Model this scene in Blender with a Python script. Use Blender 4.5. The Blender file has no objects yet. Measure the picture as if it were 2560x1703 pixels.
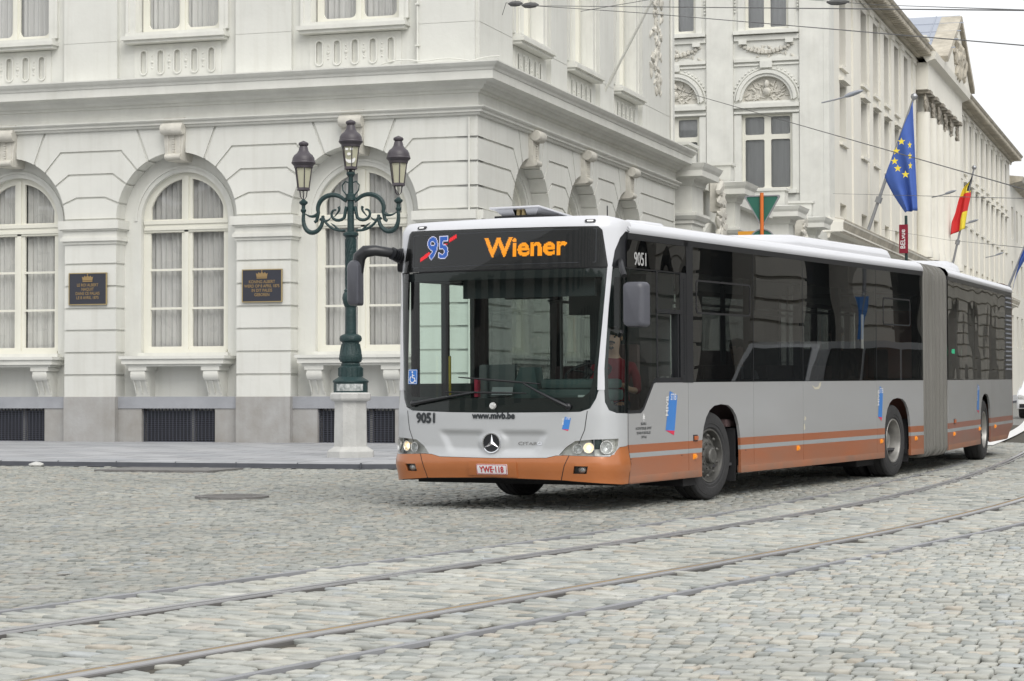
import bpy, bmesh, math, random
import numpy as np
from mathutils import Vector, Matrix
from mathutils.geometry import delaunay_2d_cdt
random.seed(7); rng = np.random.default_rng(7)
S = bpy.context.scene
COL = S.collection
# ------------------------------------------------------------------ camera
SLOPE = 0.0078                      # the street rises gently away from the viewer
cam_d = bpy.data.cameras.new("camera"); cam = bpy.data.objects.new("camera", cam_d); COL.objects.link(cam)
cam_d.sensor_width = 36.0; cam_d.lens = 36.0 * 5440 / 2560; cam_d.clip_start = 0.1; cam_d.clip_end = 2000
cam.location = (0, 0, 1.30)
cam.rotation_euler = (math.radians(90 + 1.437), math.radians(0.09), math.radians(18.02))
S.camera = cam
# ------------------------------------------------------------------ sky, sun, exposure
w = bpy.data.worlds.new("World"); S.world = w; w.use_nodes = True
nt = w.node_tree; N = nt.nodes; L = nt.links
for n in list(N): N.remove(n)
out = N.new("ShaderNodeOutputWorld"); bg = N.new("ShaderNodeBackground")
sky = N.new("ShaderNodeTexSky"); sky.sky_type = 'NISHITA'; sky.sun_disc = False
SUN_EL, SUN_AZ = math.radians(44), math.radians(143)   # azimuth clockwise from +Y
sky.sun_elevation = SUN_EL; sky.sun_rotation = SUN_AZ
sky.air_density = 1.0; sky.dust_density = 3.0; sky.altitude = 50
hsv = N.new("ShaderNodeHueSaturation"); hsv.inputs["Saturation"].default_value = 0.16
mixc = N.new("ShaderNodeMix"); mixc.data_type = 'RGBA'; mixc.inputs[0].default_value = 0.72
mixc.inputs[7].default_value = (6.7, 6.75, 6.85, 1)      # flat cloud layer
tc = N.new("ShaderNodeTexCoord"); cn = N.new("ShaderNodeTexNoise"); cn.inputs["Scale"].default_value = 2.2
cn.inputs["Detail"].default_value = 5
ramp = N.new("ShaderNodeMapRange"); ramp.inputs[1].default_value = 0.3; ramp.inputs[2].default_value = 0.7
ramp.inputs[3].default_value = 0.9; ramp.inputs[4].default_value = 1.12
mul = N.new("ShaderNodeMix"); mul.data_type = 'RGBA'; mul.blend_type = 'MULTIPLY'; mul.inputs[0].default_value = 1
L.new(sky.outputs[0], hsv.inputs["Color"]); L.new(hsv.outputs[0], mixc.inputs[6])
L.new(tc.outputs["Generated"], cn.inputs["Vector"]); L.new(cn.outputs[0], ramp.inputs[0])
L.new(mixc.outputs[2], mul.inputs[6]); L.new(ramp.outputs[0], mul.inputs[7])
L.new(mul.outputs[2], bg.inputs["Color"]); bg.inputs["Strength"].default_value = 0.12
L.new(bg.outputs[0], out.inputs[0])
sd = bpy.data.lights.new("sun", 'SUN'); so = bpy.data.objects.new("sun", sd); COL.objects.link(so)
sd.energy = 1.15; sd.angle = math.radians(40); sd.color = (1.0, 0.965, 0.9)
dv = Vector((math.sin(SUN_AZ) * math.cos(SUN_EL), math.cos(SUN_AZ) * math.cos(SUN_EL), math.sin(SUN_EL)))
so.rotation_euler = dv.to_track_quat('Z', 'Y').to_euler()
S.view_settings.view_transform = 'Standard'; S.view_settings.look = 'None'
S.view_settings.gamma = 1; S.view_settings.exposure = 0.60
try: S.view_settings.use_curve_mapping = False
except Exception: pass
S.cycles.max_bounces = 10; S.cycles.transparent_max_bounces = 24

# ------------------------------------------------------------------ materials
MATS = {}
def newmat(name):
    m = bpy.data.materials.new(name); m.use_nodes = True; MATS[name] = m
    return m, m.node_tree.nodes, m.node_tree.links, m.node_tree.nodes["Principled BSDF"]
def pmat(name, col, rough=0.6, metal=0.0, var=0.0, scale=3.0, bump=0.0, bscale=None, coat=0.0, emit=None, spec=None,
         stretch=(1, 1, 1), col2=None, streak=0.0):
    m, N, L, b = newmat(name)
    b.inputs["Base Color"].default_value = (*col, 1); b.inputs["Roughness"].default_value = rough
    b.inputs["Metallic"].default_value = metal
    if coat: b.inputs["Coat Weight"].default_value = coat; b.inputs["Coat Roughness"].default_value = 0.06
    if spec is not None: b.inputs["Specular IOR Level"].default_value = spec
    if emit: b.inputs["Emission Color"].default_value = (*emit[:3], 1); b.inputs["Emission Strength"].default_value = emit[3]
    tc = N.new("ShaderNodeTexCoord"); mp = N.new("ShaderNodeMapping"); mp.inputs["Scale"].default_value = stretch
    L.new(tc.outputs["Object"], mp.inputs[0])
    last = None
    if var:
        n = N.new("ShaderNodeTexNoise"); n.inputs["Scale"].default_value = scale; n.inputs["Detail"].default_value = 8
        n.inputs["Roughness"].default_value = 0.62
        L.new(mp.outputs[0], n.inputs["Vector"])
        mr = N.new("ShaderNodeMapRange"); mr.inputs[1].default_value = 0.25; mr.inputs[2].default_value = 0.75
        L.new(n.outputs[0], mr.inputs[0])
        mx = N.new("ShaderNodeMix"); mx.data_type = 'RGBA'
        c2 = col2 if col2 else tuple(c * (1 - var) for c in col)
        mx.inputs[6].default_value = (*c2, 1); mx.inputs[7].default_value = (*[min(1, c * (1 + var * .35)) for c in col], 1)
        L.new(mr.outputs[0], mx.inputs[0]); last = mx.outputs[2]
        if streak:     # rain streaks: noise stretched along z
            m2 = N.new("ShaderNodeMapping"); m2.inputs["Scale"].default_value = (5, 5, 0.35); L.new(tc.outputs["Object"], m2.inputs[0])
            n2 = N.new("ShaderNodeTexNoise"); n2.inputs["Scale"].default_value = 1.4; n2.inputs["Detail"].default_value = 6
            L.new(m2.outputs[0], n2.inputs["Vector"])
            r2 = N.new("ShaderNodeMapRange"); r2.inputs[1].default_value = 0.5; r2.inputs[2].default_value = 0.78
            r2.inputs[4].default_value = streak; L.new(n2.outputs[0], r2.inputs[0])
            mx2 = N.new("ShaderNodeMix"); mx2.data_type = 'RGBA'
            mx2.inputs[7].default_value = (col[0] * .55, col[1] * .52, col[2] * .45, 1)
            L.new(r2.outputs[0], mx2.inputs[0]); L.new(last, mx2.inputs[6]); last = mx2.outputs[2]
        L.new(last, b.inputs["Base Color"])
    if bump:
        n = N.new("ShaderNodeTexNoise"); n.inputs["Scale"].default_value = bscale or scale * 6; n.inputs["Detail"].default_value = 4
        L.new(mp.outputs[0], n.inputs["Vector"])
        bp = N.new("ShaderNodeBump"); bp.inputs["Strength"].default_value = bump; bp.inputs["Distance"].default_value = 0.02
        L.new(n.outputs[0], bp.inputs["Height"]); L.new(bp.outputs[0], b.inputs["Normal"])
    return m
def glassmat(name, tint, wave=0.0, wscale=1.5, gl=(1, 1, 1), rough=0.0, ior=1.5, diffuse=None):
    m, N, L, b = newmat(name); N.remove(b)
    o = N["Material Output"]
    tr = N.new("ShaderNodeBsdfTransparent"); tr.inputs[0].default_value = (*tint, 1)
    g = N.new("ShaderNodeBsdfGlossy"); g.inputs["Color"].default_value = (*gl, 1); g.inputs["Roughness"].default_value = rough
    fr = N.new("ShaderNodeFresnel"); fr.inputs["IOR"].default_value = ior
    mx = N.new("ShaderNodeMixShader"); L.new(fr.outputs[0], mx.inputs[0])
    a = tr.outputs[0]
    if diffuse:   # a thin film of dust on the pane
        df = N.new("ShaderNodeBsdfDiffuse"); df.inputs[0].default_value = (*diffuse[:3], 1)
        m2 = N.new("ShaderNodeMixShader"); m2.inputs[0].default_value = diffuse[3]
        L.new(tr.outputs[0], m2.inputs[1]); L.new(df.outputs[0], m2.inputs[2]); a = m2.outputs[0]
    L.new(a, mx.inputs[1]); L.new(g.outputs[0], mx.inputs[2]); L.new(mx.outputs[0], o.inputs[0])
    if wave:
        tc = N.new("ShaderNodeTexCoord"); n = N.new("ShaderNodeTexNoise"); n.inputs["Scale"].default_value = wscale; n.inputs["Detail"].default_value = 1
        bp = N.new("ShaderNodeBump"); bp.inputs["Strength"].default_value = wave; bp.inputs["Distance"].default_value = 0.1
        L.new(tc.outputs["Object"], n.inputs["Vector"]); L.new(n.outputs[0], bp.inputs["Height"]); L.new(bp.outputs[0], g.inputs["Normal"])
    return m
M = MATS
pmat("stucco", (0.67, 0.672, 0.632), 0.85, var=0.12, scale=0.7, bump=0.15, bscale=14, streak=0.20)
pmat("stucco_trim", (0.69, 0.69, 0.645), 0.8, var=0.14, scale=1.6, bump=0.12, bscale=18, streak=0.13)
pmat("stucco_warm", (0.76, 0.74, 0.67), 0.85, var=0.12, scale=0.35, bump=0.1, bscale=8, streak=0.16)
pmat("trim_weathered", (0.52, 0.48, 0.40), 0.85, var=0.45, scale=1.2, bump=0.3, bscale=6, streak=0.4)
pmat("carved_stone", (0.62, 0.60, 0.54), 0.85, var=0.25, scale=3, bump=0.9, bscale=9)
pmat("carved_dark", (0.36, 0.33, 0.28), 0.9, var=0.5, scale=1.5, bump=1.0, bscale=5)
pmat("bluestone", (0.37, 0.37, 0.37), 0.8, var=0.28, scale=1.6, bump=0.2, bscale=20, col2=(0.27, 0.255, 0.23), streak=0.22)
pmat("bluestone_lintel", (0.33, 0.34, 0.365), 0.8, var=0.2, scale=2.0, bump=0.15, bscale=20)
pmat("pavement_slab", (0.33, 0.34, 0.36), 0.85, var=0.22, scale=0.7, bump=0.2, bscale=12, col2=(0.27, 0.27, 0.27))
pmat("kerb_stone", (0.36, 0.37, 0.385), 0.8, var=0.3, scale=2.5, bump=0.2)
pmat("gutter", (0.10, 0.105, 0.12), 0.8, var=0.3, scale=2)
pmat("window_paint", (0.72, 0.71, 0.63), 0.5, var=0.06, scale=2)
pmat("curtain_pale", (0.76, 0.755, 0.73), 0.95, var=0.3, scale=1.0, stretch=(5, 5, 0.2), bump=0.2, bscale=9)
pmat("curtain", (0.66, 0.655, 0.64), 0.95, var=0.25, scale=1.2, stretch=(6, 6, 0.2), bump=0.2, bscale=9)
pmat("curtain_shade", (0.50, 0.505, 0.51), 0.95, var=0.2, scale=1.2, stretch=(6, 6, 0.2))
pmat("curtain_far", (0.72, 0.73, 0.74), 0.95, var=0.15, scale=1.2, stretch=(6, 6, 0.2))
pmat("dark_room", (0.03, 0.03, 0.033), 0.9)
pmat("grate_iron", (0.06, 0.065, 0.085), 0.6, var=0.2)
glassmat("window_glass", (0.86, 0.865, 0.86), wave=0.10, wscale=1.3, ior=1.6)
pmat("plaque_black", (0.035, 0.037, 0.05), 0.35, var=0.1)
pmat("plaque_gold", (0.34, 0.235, 0.11), 0.5, metal=0.4)
pmat("brass_edge", (0.42, 0.33, 0.17), 0.4, metal=0.5)
pmat("iron_green", (0.016, 0.044, 0.045), 0.5, var=0.3, scale=6, bump=0.5, bscale=40)
pmat("lantern_cap", (0.065, 0.056, 0.066), 0.45, var=0.2, scale=4)
pmat("opal_glass", (0.50, 0.49, 0.37), 0.35, var=0.1, scale=3)
pmat("pedestal_stone", (0.53, 0.53, 0.51), 0.85, var=0.22, scale=3, bump=0.4, bscale=30)
pmat("white_paint", (0.78, 0.78, 0.77), 0.5)
pmat("sticker", (0.55, 0.56, 0.55), 0.6, var=0.9, scale=14, col2=(0.05, 0.08, 0.08))
pmat("slate_roof", (0.34, 0.37, 0.43), 0.5, var=0.1, scale=0.5)
pmat("cable", (0.09, 0.09, 0.09), 0.6)
pmat("galv", (0.33, 0.34, 0.36), 0.45, metal=0.5, var=0.1)
pmat("lamp_grey", (0.30, 0.32, 0.36), 0.45, var=0.1)
# bus
pmat("bus_white", (0.62, 0.63, 0.665), 0.28, coat=0.5, var=0.03, scale=1.2)
pmat("bus_silver_front", (0.50, 0.515, 0.53), 0.33, metal=0.15, coat=0.5, var=0.04, scale=2)
pmat("bus_orange_front", (0.43, 0.145, 0.045), 0.34, metal=0.1, coat=0.5, var=0.10, scale=3)
pmat("black_trim", (0.016, 0.017, 0.02), 0.30)
pmat("black_matte", (0.014, 0.014, 0.016), 0.75)
pmat("mirror_grey", (0.085, 0.088, 0.105), 0.42, var=0.1, scale=5)
pmat("rubber", (0.038, 0.038, 0.040), 0.8, var=0.35, scale=5, bump=0.2)
pmat("rim_steel", (0.15, 0.148, 0.14), 0.55, metal=0.4, var=0.5, scale=8, bump=0.3)
pmat("rim_bright", (0.42, 0.41, 0.39), 0.4, metal=0.6, var=0.4, scale=6)
pmat("bellows", (0.20, 0.195, 0.18), 0.75, var=0.28, scale=1.0, stretch=(1, 1, 0.6), streak=0.3)
pmat("chrome", (0.75, 0.76, 0.78), 0.12, metal=1.0)
pmat("lamp_chrome", (0.85, 0.85, 0.84), 0.2, metal=0.45, var=0.4, scale=22, bump=0.6, bscale=26)
pmat("lamp_lit", (0.9, 0.8, 0.6), 0.4, emit=(1.0, 0.74, 0.42, 1.5))
glassmat("lamp_lens", (0.88, 0.90, 0.90), ior=1.35)
pmat("amber", (0.80, 0.27, 0.02), 0.3, coat=0.5, emit=(1.0, 0.35, 0.02, 0.12))
pmat("amber_dark", (0.45, 0.12, 0.04), 0.35, coat=0.5)
pmat("led_orange", (0.3, 0.1, 0.01), 0.5, emit=(1.0, 0.36, 0.01, 0.78))
pmat("led_blue", (0.02, 0.06, 0.2), 0.5, emit=(0.02, 0.12, 0.52, 0.62))
pmat("led_white", (0.3, 0.3, 0.35), 0.5, emit=(0.74, 0.72, 0.92, 0.62))
pmat("led_red", (0.5, 0.02, 0.03), 0.5, emit=(0.95, 0.01, 0.02, 0.62))
pmat("led_green", (0.02, 0.4, 0.25), 0.5, emit=(0.02, 0.9, 0.42, 1.6))
pmat("display_black", (0.020, 0.020, 0.021), 0.25)
pmat("decal_black", (0.03, 0.035, 0.04), 0.45)
pmat("decal_grey", (0.42, 0.42, 0.42), 0.5)
pmat("decal_blue", (0.055, 0.22, 0.60), 0.4)
pmat("decal_red", (0.68, 0.035, 0.09), 0.4)
pmat("decal_white", (0.8, 0.8, 0.8), 0.4)
pmat("wheelchair_blue", (0.03, 0.17, 0.55), 0.4)
pmat("plate_white", (0.74, 0.73, 0.75), 0.4)
pmat("plate_red", (0.50, 0.02, 0.03), 0.4)
glassmat("windshield", (0.74, 0.84, 0.80), wave=0.05, wscale=0.9, ior=1.42)
glassmat("door_glass", (0.88, 0.96, 0.92), ior=1.4)
glassmat("bus_side_glass", (0.27, 0.29, 0.29), wave=0.05, wscale=0.8, ior=1.95, gl=(0.90, 0.90, 0.89))
pmat("interior_grey", (0.14, 0.15, 0.155), 0.7)
pmat("interior_dark", (0.045, 0.05, 0.055), 0.7)
pmat("dash_teal", (0.085, 0.12, 0.12), 0.6)
pmat("seat_fabric", (0.13, 0.085, 0.085), 0.9, var=0.3, scale=8)
pmat("handrail_yellow", (0.70, 0.50, 0.05), 0.4)
pmat("bus_floor", (0.06, 0.06, 0.065), 0.8)
pmat("ceiling_panel", (0.40, 0.42, 0.42), 0.7)
pmat("skin", (0.42, 0.24, 0.17), 0.55)
pmat("hair_dark", (0.02, 0.016, 0.014), 0.7)
pmat("shirt_red", (0.20, 0.012, 0.022), 0.85)
pmat("trousers_navy", (0.03, 0.035, 0.06), 0.85)
pmat("shirt_dark", (0.03, 0.03, 0.035), 0.85)
pmat("shirt_pale", (0.50, 0.50, 0.52), 0.85)
pmat("flag_blue", (0.06, 0.13, 0.45), 0.75, var=0.1)
pmat("flag_yellow", (0.85, 0.68, 0.06), 0.75)
pmat("flag_red", (0.66, 0.035, 0.035), 0.75)
pmat("flag_black", (0.035, 0.04, 0.045), 0.75)
pmat("banner_red", (0.24, 0.008, 0.028), 0.7)
pmat("sign_green", (0.025, 0.14, 0.10), 0.6)
pmat("pole_orange", (0.68, 0.17, 0.03), 0.5)
pmat("sign_orange", (0.72, 0.33, 0.03), 0.5)
pmat("rail_steel", (0.40, 0.40, 0.41), 0.33, metal=0.4, var=0.2, scale=1.5)
pmat("rail_groove", (0.30, 0.215, 0.10), 0.8, var=0.5, scale=2.0, col2=(0.16, 0.14, 0.11))
pmat("rail_side", (0.13, 0.125, 0.12), 0.7, var=0.3)
pmat("strip_grey", (0.275, 0.28, 0.295), 0.55, var=0.2, scale=1.2)
pmat("iron_cover", (0.19, 0.185, 0.18), 0.6, var=0.3, scale=8, bump=0.6, bscale=40)
pmat("car_white", (0.78, 0.79, 0.80), 0.3, coat=0.6)
pmat("car_silver", (0.35, 0.37, 0.40), 0.35, metal=0.4, coat=0.6)
pmat("car_glass", (0.03, 0.035, 0.04), 0.08, spec=0.8)
pmat("stone_brown", (0.56, 0.54, 0.49), 0.85, var=0.2, scale=0.6)
pmat("sand_joint", (0.085, 0.078, 0.062), 0.95, var=0.4, scale=6, bump=0.4)

# ------------------------------------------------------------------ mesh helpers
def pip(pts, loops):
    """even-odd point in polygon for arrays of points"""
    x, y = pts[:, 0], pts[:, 1]; c = np.zeros(len(pts), bool)
    for lp in loops:
        lp = np.asarray(lp, float); a = lp; b = np.roll(lp, -1, 0)
        for (x1, y1), (x2, y2) in zip(a, b):
            if y1 == y2: continue
            t = ((y1 > y) != (y2 > y)) & (x < (x2 - x1) * (y - y1) / (y2 - y1) + x1)
            c ^= t
    return c
def subdiv(lp, step):
    o = []
    for i in range(len(lp)):
        a = np.array(lp[i], float); b = np.array(lp[(i + 1) % len(lp)], float)
        n = max(1, int(math.ceil(np.linalg.norm(b - a) / step)))
        for k in range(n): o.append(tuple(a + (b - a) * k / n))
    return o
class MB:
    def __init__(s): s.v = []; s.f = []; s.m = []
    def add(s, vs, fs, mi=0):
        o = len(s.v); s.v += [tuple(map(float, v)) for v in vs]
        for f in fs: s.f.append(tuple(i + o for i in f)); s.m.append(mi)
    def box(s, x0, x1, y0, y1, z0, z1, mi=0, fm=None, bev=0.0):
        if x0 > x1: x0, x1 = x1, x0
        if y0 > y1: y0, y1 = y1, y0
        if z0 > z1: z0, z1 = z1, z0
        if bev:
            b = min(bev, (x1 - x0) * .45, (y1 - y0) * .45, (z1 - z0) * .45)
            bm = bmesh.new(); bmesh.ops.create_cube(bm, size=1)
            for v in bm.verts:
                v.co = Vector((x0 + (v.co.x + .5) * (x1 - x0), y0 + (v.co.y + .5) * (y1 - y0), z0 + (v.co.z + .5) * (z1 - z0)))
            bmesh.ops.bevel(bm, geom=list(bm.edges), offset=b, segments=2, profile=0.6, affect='EDGES')
            bm.verts.index_update(); vs = [tuple(v.co) for v in bm.verts]; fs = [tuple(v.index for v in f.verts) for f in bm.faces]; bm.free()
        else:
            vs = [(x0, y0, z0), (x1, y0, z0), (x1, y1, z0), (x0, y1, z0), (x0, y0, z1), (x1, y0, z1), (x1, y1, z1), (x0, y1, z1)]
            fs = [(0, 3, 2, 1), (4, 5, 6, 7), (0, 1, 5, 4), (1, 2, 6, 5), (2, 3, 7, 6), (3, 0, 4, 7)]
        if fm: vs = [fm(*v) for v in vs]
        s.add(vs, fs, mi)
    def region(s, loops, fm, d0=0.0, d1=None, step=None, mi=0, back=False, side_mi=None):
        """fill the 2D loops (outer + holes, even-odd), place with fm(u, v, d); front at depth d0, walls to depth d1"""
        if step: loops = [subdiv(l, step) for l in loops]
        pts = []; ed = []
        for l in loops:
            o = len(pts); n = len(l); pts += [tuple(p) for p in l]; ed += [(o + i, o + (i + 1) % n) for i in range(n)]
        nb = len(pts)
        if step:
            a = np.array(pts); x0, y0 = a.min(0); x1, y1 = a.max(0)
            gx = np.arange(x0 + step * .5, x1, step); gy = np.arange(y0 + step * .5, y1, step)
            g = np.array([(x, y) for x in gx for y in gy])
            if len(g): pts += [tuple(p) for p in g[pip(g, loops)]]
        r = delaunay_2d_cdt([Vector(p) for p in pts], ed, [], 0, 1e-6)
        vs = [(v.x, v.y) for v in r[0]]; tr = r[2]
        cen = np.array([[sum(vs[i][k] for i in t) / len(t) for k in (0, 1)] for t in tr])
        ok = pip(cen, loops); tr = [t for t, k in zip(tr, ok) if k]
        s.add([fm(x, y, d0) for x, y in vs], tr, mi)
        if d1 is not None:
            for l in loops:
                n = len(l); vv = [fm(x, y, d0) for x, y in l] + [fm(x, y, d1) for x, y in l]
                s.add(vv, [(i, (i + 1) % n, n + (i + 1) % n, n + i) for i in range(n)], mi if side_mi is None else side_mi)
            if back: s.add([fm(x, y, d1) for x, y in vs], tr, mi)
    def lathe(s, prof, cx=0, cy=0, n=24, mi=0, fm=None, z0=0, sq=None):
        vs = []; m = len(prof)
        for i in range(n):
            a = 2 * math.pi * i / n
            for r, z in prof: vs.append((cx + r * math.cos(a), cy + r * math.sin(a), z0 + z))
        fs = []
        for i in range(n):
            j = (i + 1) % n
            for k in range(m - 1): fs.append((i * m + k, j * m + k, j * m + k + 1, i * m + k + 1))
        if fm: vs = [fm(*v) for v in vs]
        s.add(vs, fs, mi)
    def tube(s, path, r, n=8, mi=0, cap=True, flat=1.0):
        P = [Vector(p) for p in path]; m = len(P); rs = r if isinstance(r, (list, tuple)) else [r] * m
        vs = []; up = None
        for i in range(m):
            t = (P[min(i + 1, m - 1)] - P[max(i - 1, 0)]).normalized()
            if up is None: up = Vector((0, 0, 1)) if abs(t.z) < .9 else Vector((1, 0, 0))
            a = t.cross(up).normalized(); b = a.cross(t).normalized(); up = b
            for k in range(n):
                q = 2 * math.pi * k / n; vs.append(tuple(P[i] + (a * math.cos(q) * flat + b * math.sin(q)) * rs[i]))
        fs = []
        for i in range(m - 1):
            for k in range(n): fs.append((i * n + k, i * n + (k + 1) % n, (i + 1) * n + (k + 1) % n, (i + 1) * n + k))
        if cap: fs.append(tuple(range(n))[::-1]); fs.append(tuple((m - 1) * n + k for k in range(n)))
        s.add(vs, fs, mi)
    def sphere(s, c, r, n=12, mi=0, sc=(1, 1, 1)):
        m = n // 2; prof = [(math.sin(math.pi * k / m), -math.cos(math.pi * k / m)) for k in range(m + 1)]
        s.lathe(prof, n=n, mi=mi, fm=lambda x, y, z: (c[0] + x * r * sc[0], c[1] + y * r * sc[1], c[2] + z * r * sc[2]))
    def sweep(s, prof, path_of, npts, mi=0, close=False):
        """prof: list of (d, z); path_of(d, z) -> list of npts points"""
        rows = [path_of(d, z) for d, z in prof]; vs = [p for r in rows for p in r]
        fs = []
        for i in range(len(prof) - 1):
            for k in range(npts - 1): fs.append((i * npts + k, i * npts + k + 1, (i + 1) * npts + k + 1, (i + 1) * npts + k))
        s.add(vs, fs, mi)
    def build(s, name, mats, parent=None, smooth=False, angle=35, recalc=True, merge=0.0):
        me = bpy.data.meshes.new(name); me.from_pydata(s.v, [], s.f)
        if not isinstance(mats, (list, tuple)): mats = [mats]
        for m in mats: me.materials.append(M[m] if isinstance(m, str) else m)
        me.polygons.foreach_set("material_index", s.m)
        if recalc or merge:
            bm = bmesh.new(); bm.from_mesh(me)
            if merge: bmesh.ops.remove_doubles(bm, verts=bm.verts, dist=merge)
            if recalc: bmesh.ops.recalc_face_normals(bm, faces=bm.faces)
            bm.to_mesh(me); bm.free()
        if smooth:
            me.polygons.foreach_set("use_smooth", [True] * len(me.polygons))
            me.set_sharp_from_angle(angle=math.radians(angle))
        me.update()
        o = bpy.data.objects.new(name, me); COL.objects.link(o)
        if parent: o.parent = parent
        return o
def tag(o, label=None, cat=None, group=None, kind=None):
    if label: o["label"] = label
    if cat: o["category"] = cat
    if group: o["group"] = group
    if kind: o["kind"] = kind
    return o
def empty(name, loc, label, cat, group=None, rz=0.0):
    o = bpy.data.objects.new(name, None); COL.objects.link(o); o.location = loc; o.rotation_euler = (0, 0, rz)
    o.empty_display_size = 0.2
    return tag(o, label, cat, group)
def copy_tree(o, parent=None):
    c = o.copy(); COL.objects.link(c); c.parent = parent
    for ch in [x for x in bpy.data.objects if x.parent == o]: copy_tree(ch, c)
    return c
def text_shape(txt, size, offset=0.0, align='CENTER', sx=1.0, res=3):
    """flat lettering as 2D verts and faces (height of capitals about 0.7 * size)"""
    cu = bpy.data.curves.new("t", 'FONT'); cu.body = txt; cu.size = size; cu.offset = offset; cu.resolution_u = res
    cu.align_x = align; cu.align_y = 'BOTTOM_BASELINE' if False else 'TOP_BASELINE'
    ob = bpy.data.objects.new("t", cu); COL.objects.link(ob)
    bpy.context.view_layer.update()
    me = bpy.data.meshes.new_from_object(ob.evaluated_get(bpy.context.evaluated_depsgraph_get()))
    vs = [(v.co.x * sx, v.co.y) for v in me.vertices]; fs = [tuple(p.vertices) for p in me.polygons]
    bpy.data.objects.remove(ob); bpy.data.curves.remove(cu); bpy.data.meshes.remove(me)
    return vs, fs
def rrect(x0, x1, y0, y1, r, n=5):
    if not isinstance(r, (list, tuple)): r = [r] * 4      # bl br tr tl
    o = []
    for (cx, cy, a0, rr) in ((x0 + r[0], y0 + r[0], 180, r[0]), (x1 - r[1], y0 + r[1], 270, r[1]), (x1 - r[2], y1 - r[2], 0, r[2]), (x0 + r[3], y1 - r[3], 90, r[3])):
        if rr <= 0: o.append((cx, cy)); continue
        for k in range(n + 1):
            a = math.radians(a0 + 90 * k / n); o.append((cx + rr * math.cos(a), cy + rr * math.sin(a)))
    return o
def gz(y): return SLOPE * y
def lerp(a, b, t): return a + (b - a) * t
def interp(tab, y): return float(np.interp(y, [a for a, b in tab], [b for a, b in tab]))
# ================================================================== GROUND
RAIL1 = [(4, -7.2), (7, -6.62), (9.93, -6.02), (10.86, -5.80), (12.13, -5.56), (13.47, -5.26), (15.07, -4.90), (17.1, -4.47), (19.65, -3.97), (22, -3.62), (24.04, -3.40), (28.03, -3.18), (33, -3.12), (38.45, -3.2), (50, -3.7), (70, -5.0), (100, -7.0)]
RAIL2 = [(4, -5.80), (7, -5.16), (8.36, -4.87), (9.82, -4.52), (10.9, -4.27), (12.21, -3.97), (13.95, -3.58), (15.83, -3.17), (18.59, -2.64), (21, -2.28), (23.5, -2.0), (28, -1.75), (33, -1.68), (38.45, -1.76), (50, -2.25), (70, -3.55), (100, -5.55)]
STA = [(4, -7.9), (7, -7.35), (10.85, -6.58), (11.87, -6.33), (13.18, -6.05), (14.66, -5.72), (16.34, -5.32), (18.68, -4.87), (21.72, -4.40), (27.58, -3.90), (32.97, -3.72), (38, -3.8)]
STB = [(4, -5.15), (7, -4.5), (8.57, -4.14), (9.86, -3.86), (11.01, -3.58), (12.39, -3.24), (14.08, -2.84), (16.7, -2.32), (19.68, -1.68), (24, -1.15), (30, -0.9), (38, -0.95)]
def smooth_tab(t, step=0.5):
    ys = np.array([a for a, b in t]); xs = np.array([b for a, b in t]); o = []
    Y = np.arange(ys[0], ys[-1] + 1e-6, step); X = np.interp(Y, ys, xs)
    k = np.ones(7) / 7; Xp = np.pad(X, 3, mode='reflect', reflect_type='odd')
    return list(zip(Y.tolist(), np.convolve(Xp, k, 'valid').tolist()))
RAIL1, RAIL2, STA, STB = [smooth_tab(t) for t in (RAIL1, RAIL2, STA, STB)]

KY, KH = 29.68, 0.07          # kerb line in front of the palace, kerb height
PAVX = -10.2                  # kerb line along the street
# ground sheet out to the horizon (joint sand / earth colour under the setts)
mb = MB(); ys = [-60, 0, 40, 120, 300, 900]
for x0, x1 in ((-900, 900),):
    for a, b in zip(ys[:-1], ys[1:]): mb.add([(x0, a, gz(a) - .024), (x1, a, gz(a) - .024), (x1, b, gz(b) - .024), (x0, b, gz(b) - .024)], [(0, 1, 2, 3)])
# far ground material: small setts drawn by a brick texture, wide enough to fade into one tone
m, Nn, Ln, bb = newmat("far_setts"); tcn = Nn.new("ShaderNodeTexCoord")
br = Nn.new("ShaderNodeTexBrick"); br.inputs["Scale"].default_value = 1.0; br.inputs["Brick Width"].default_value = .17; br.inputs["Row Height"].default_value = .13
br.inputs["Mortar Size"].default_value = .012; br.inputs["Color1"].default_value = (.30, .30, .28, 1); br.inputs["Color2"].default_value = (.22, .225, .22, 1); br.inputs["Mortar"].default_value = (.10, .09, .075, 1)
Ln.new(tcn.outputs["Object"], br.inputs["Vector"]); Ln.new(br.outputs[0], bb.inputs["Base Color"]); bb.inputs["Roughness"].default_value = .8
tag(mb.build("ground", "far_setts", recalc=False), kind="structure")

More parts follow.
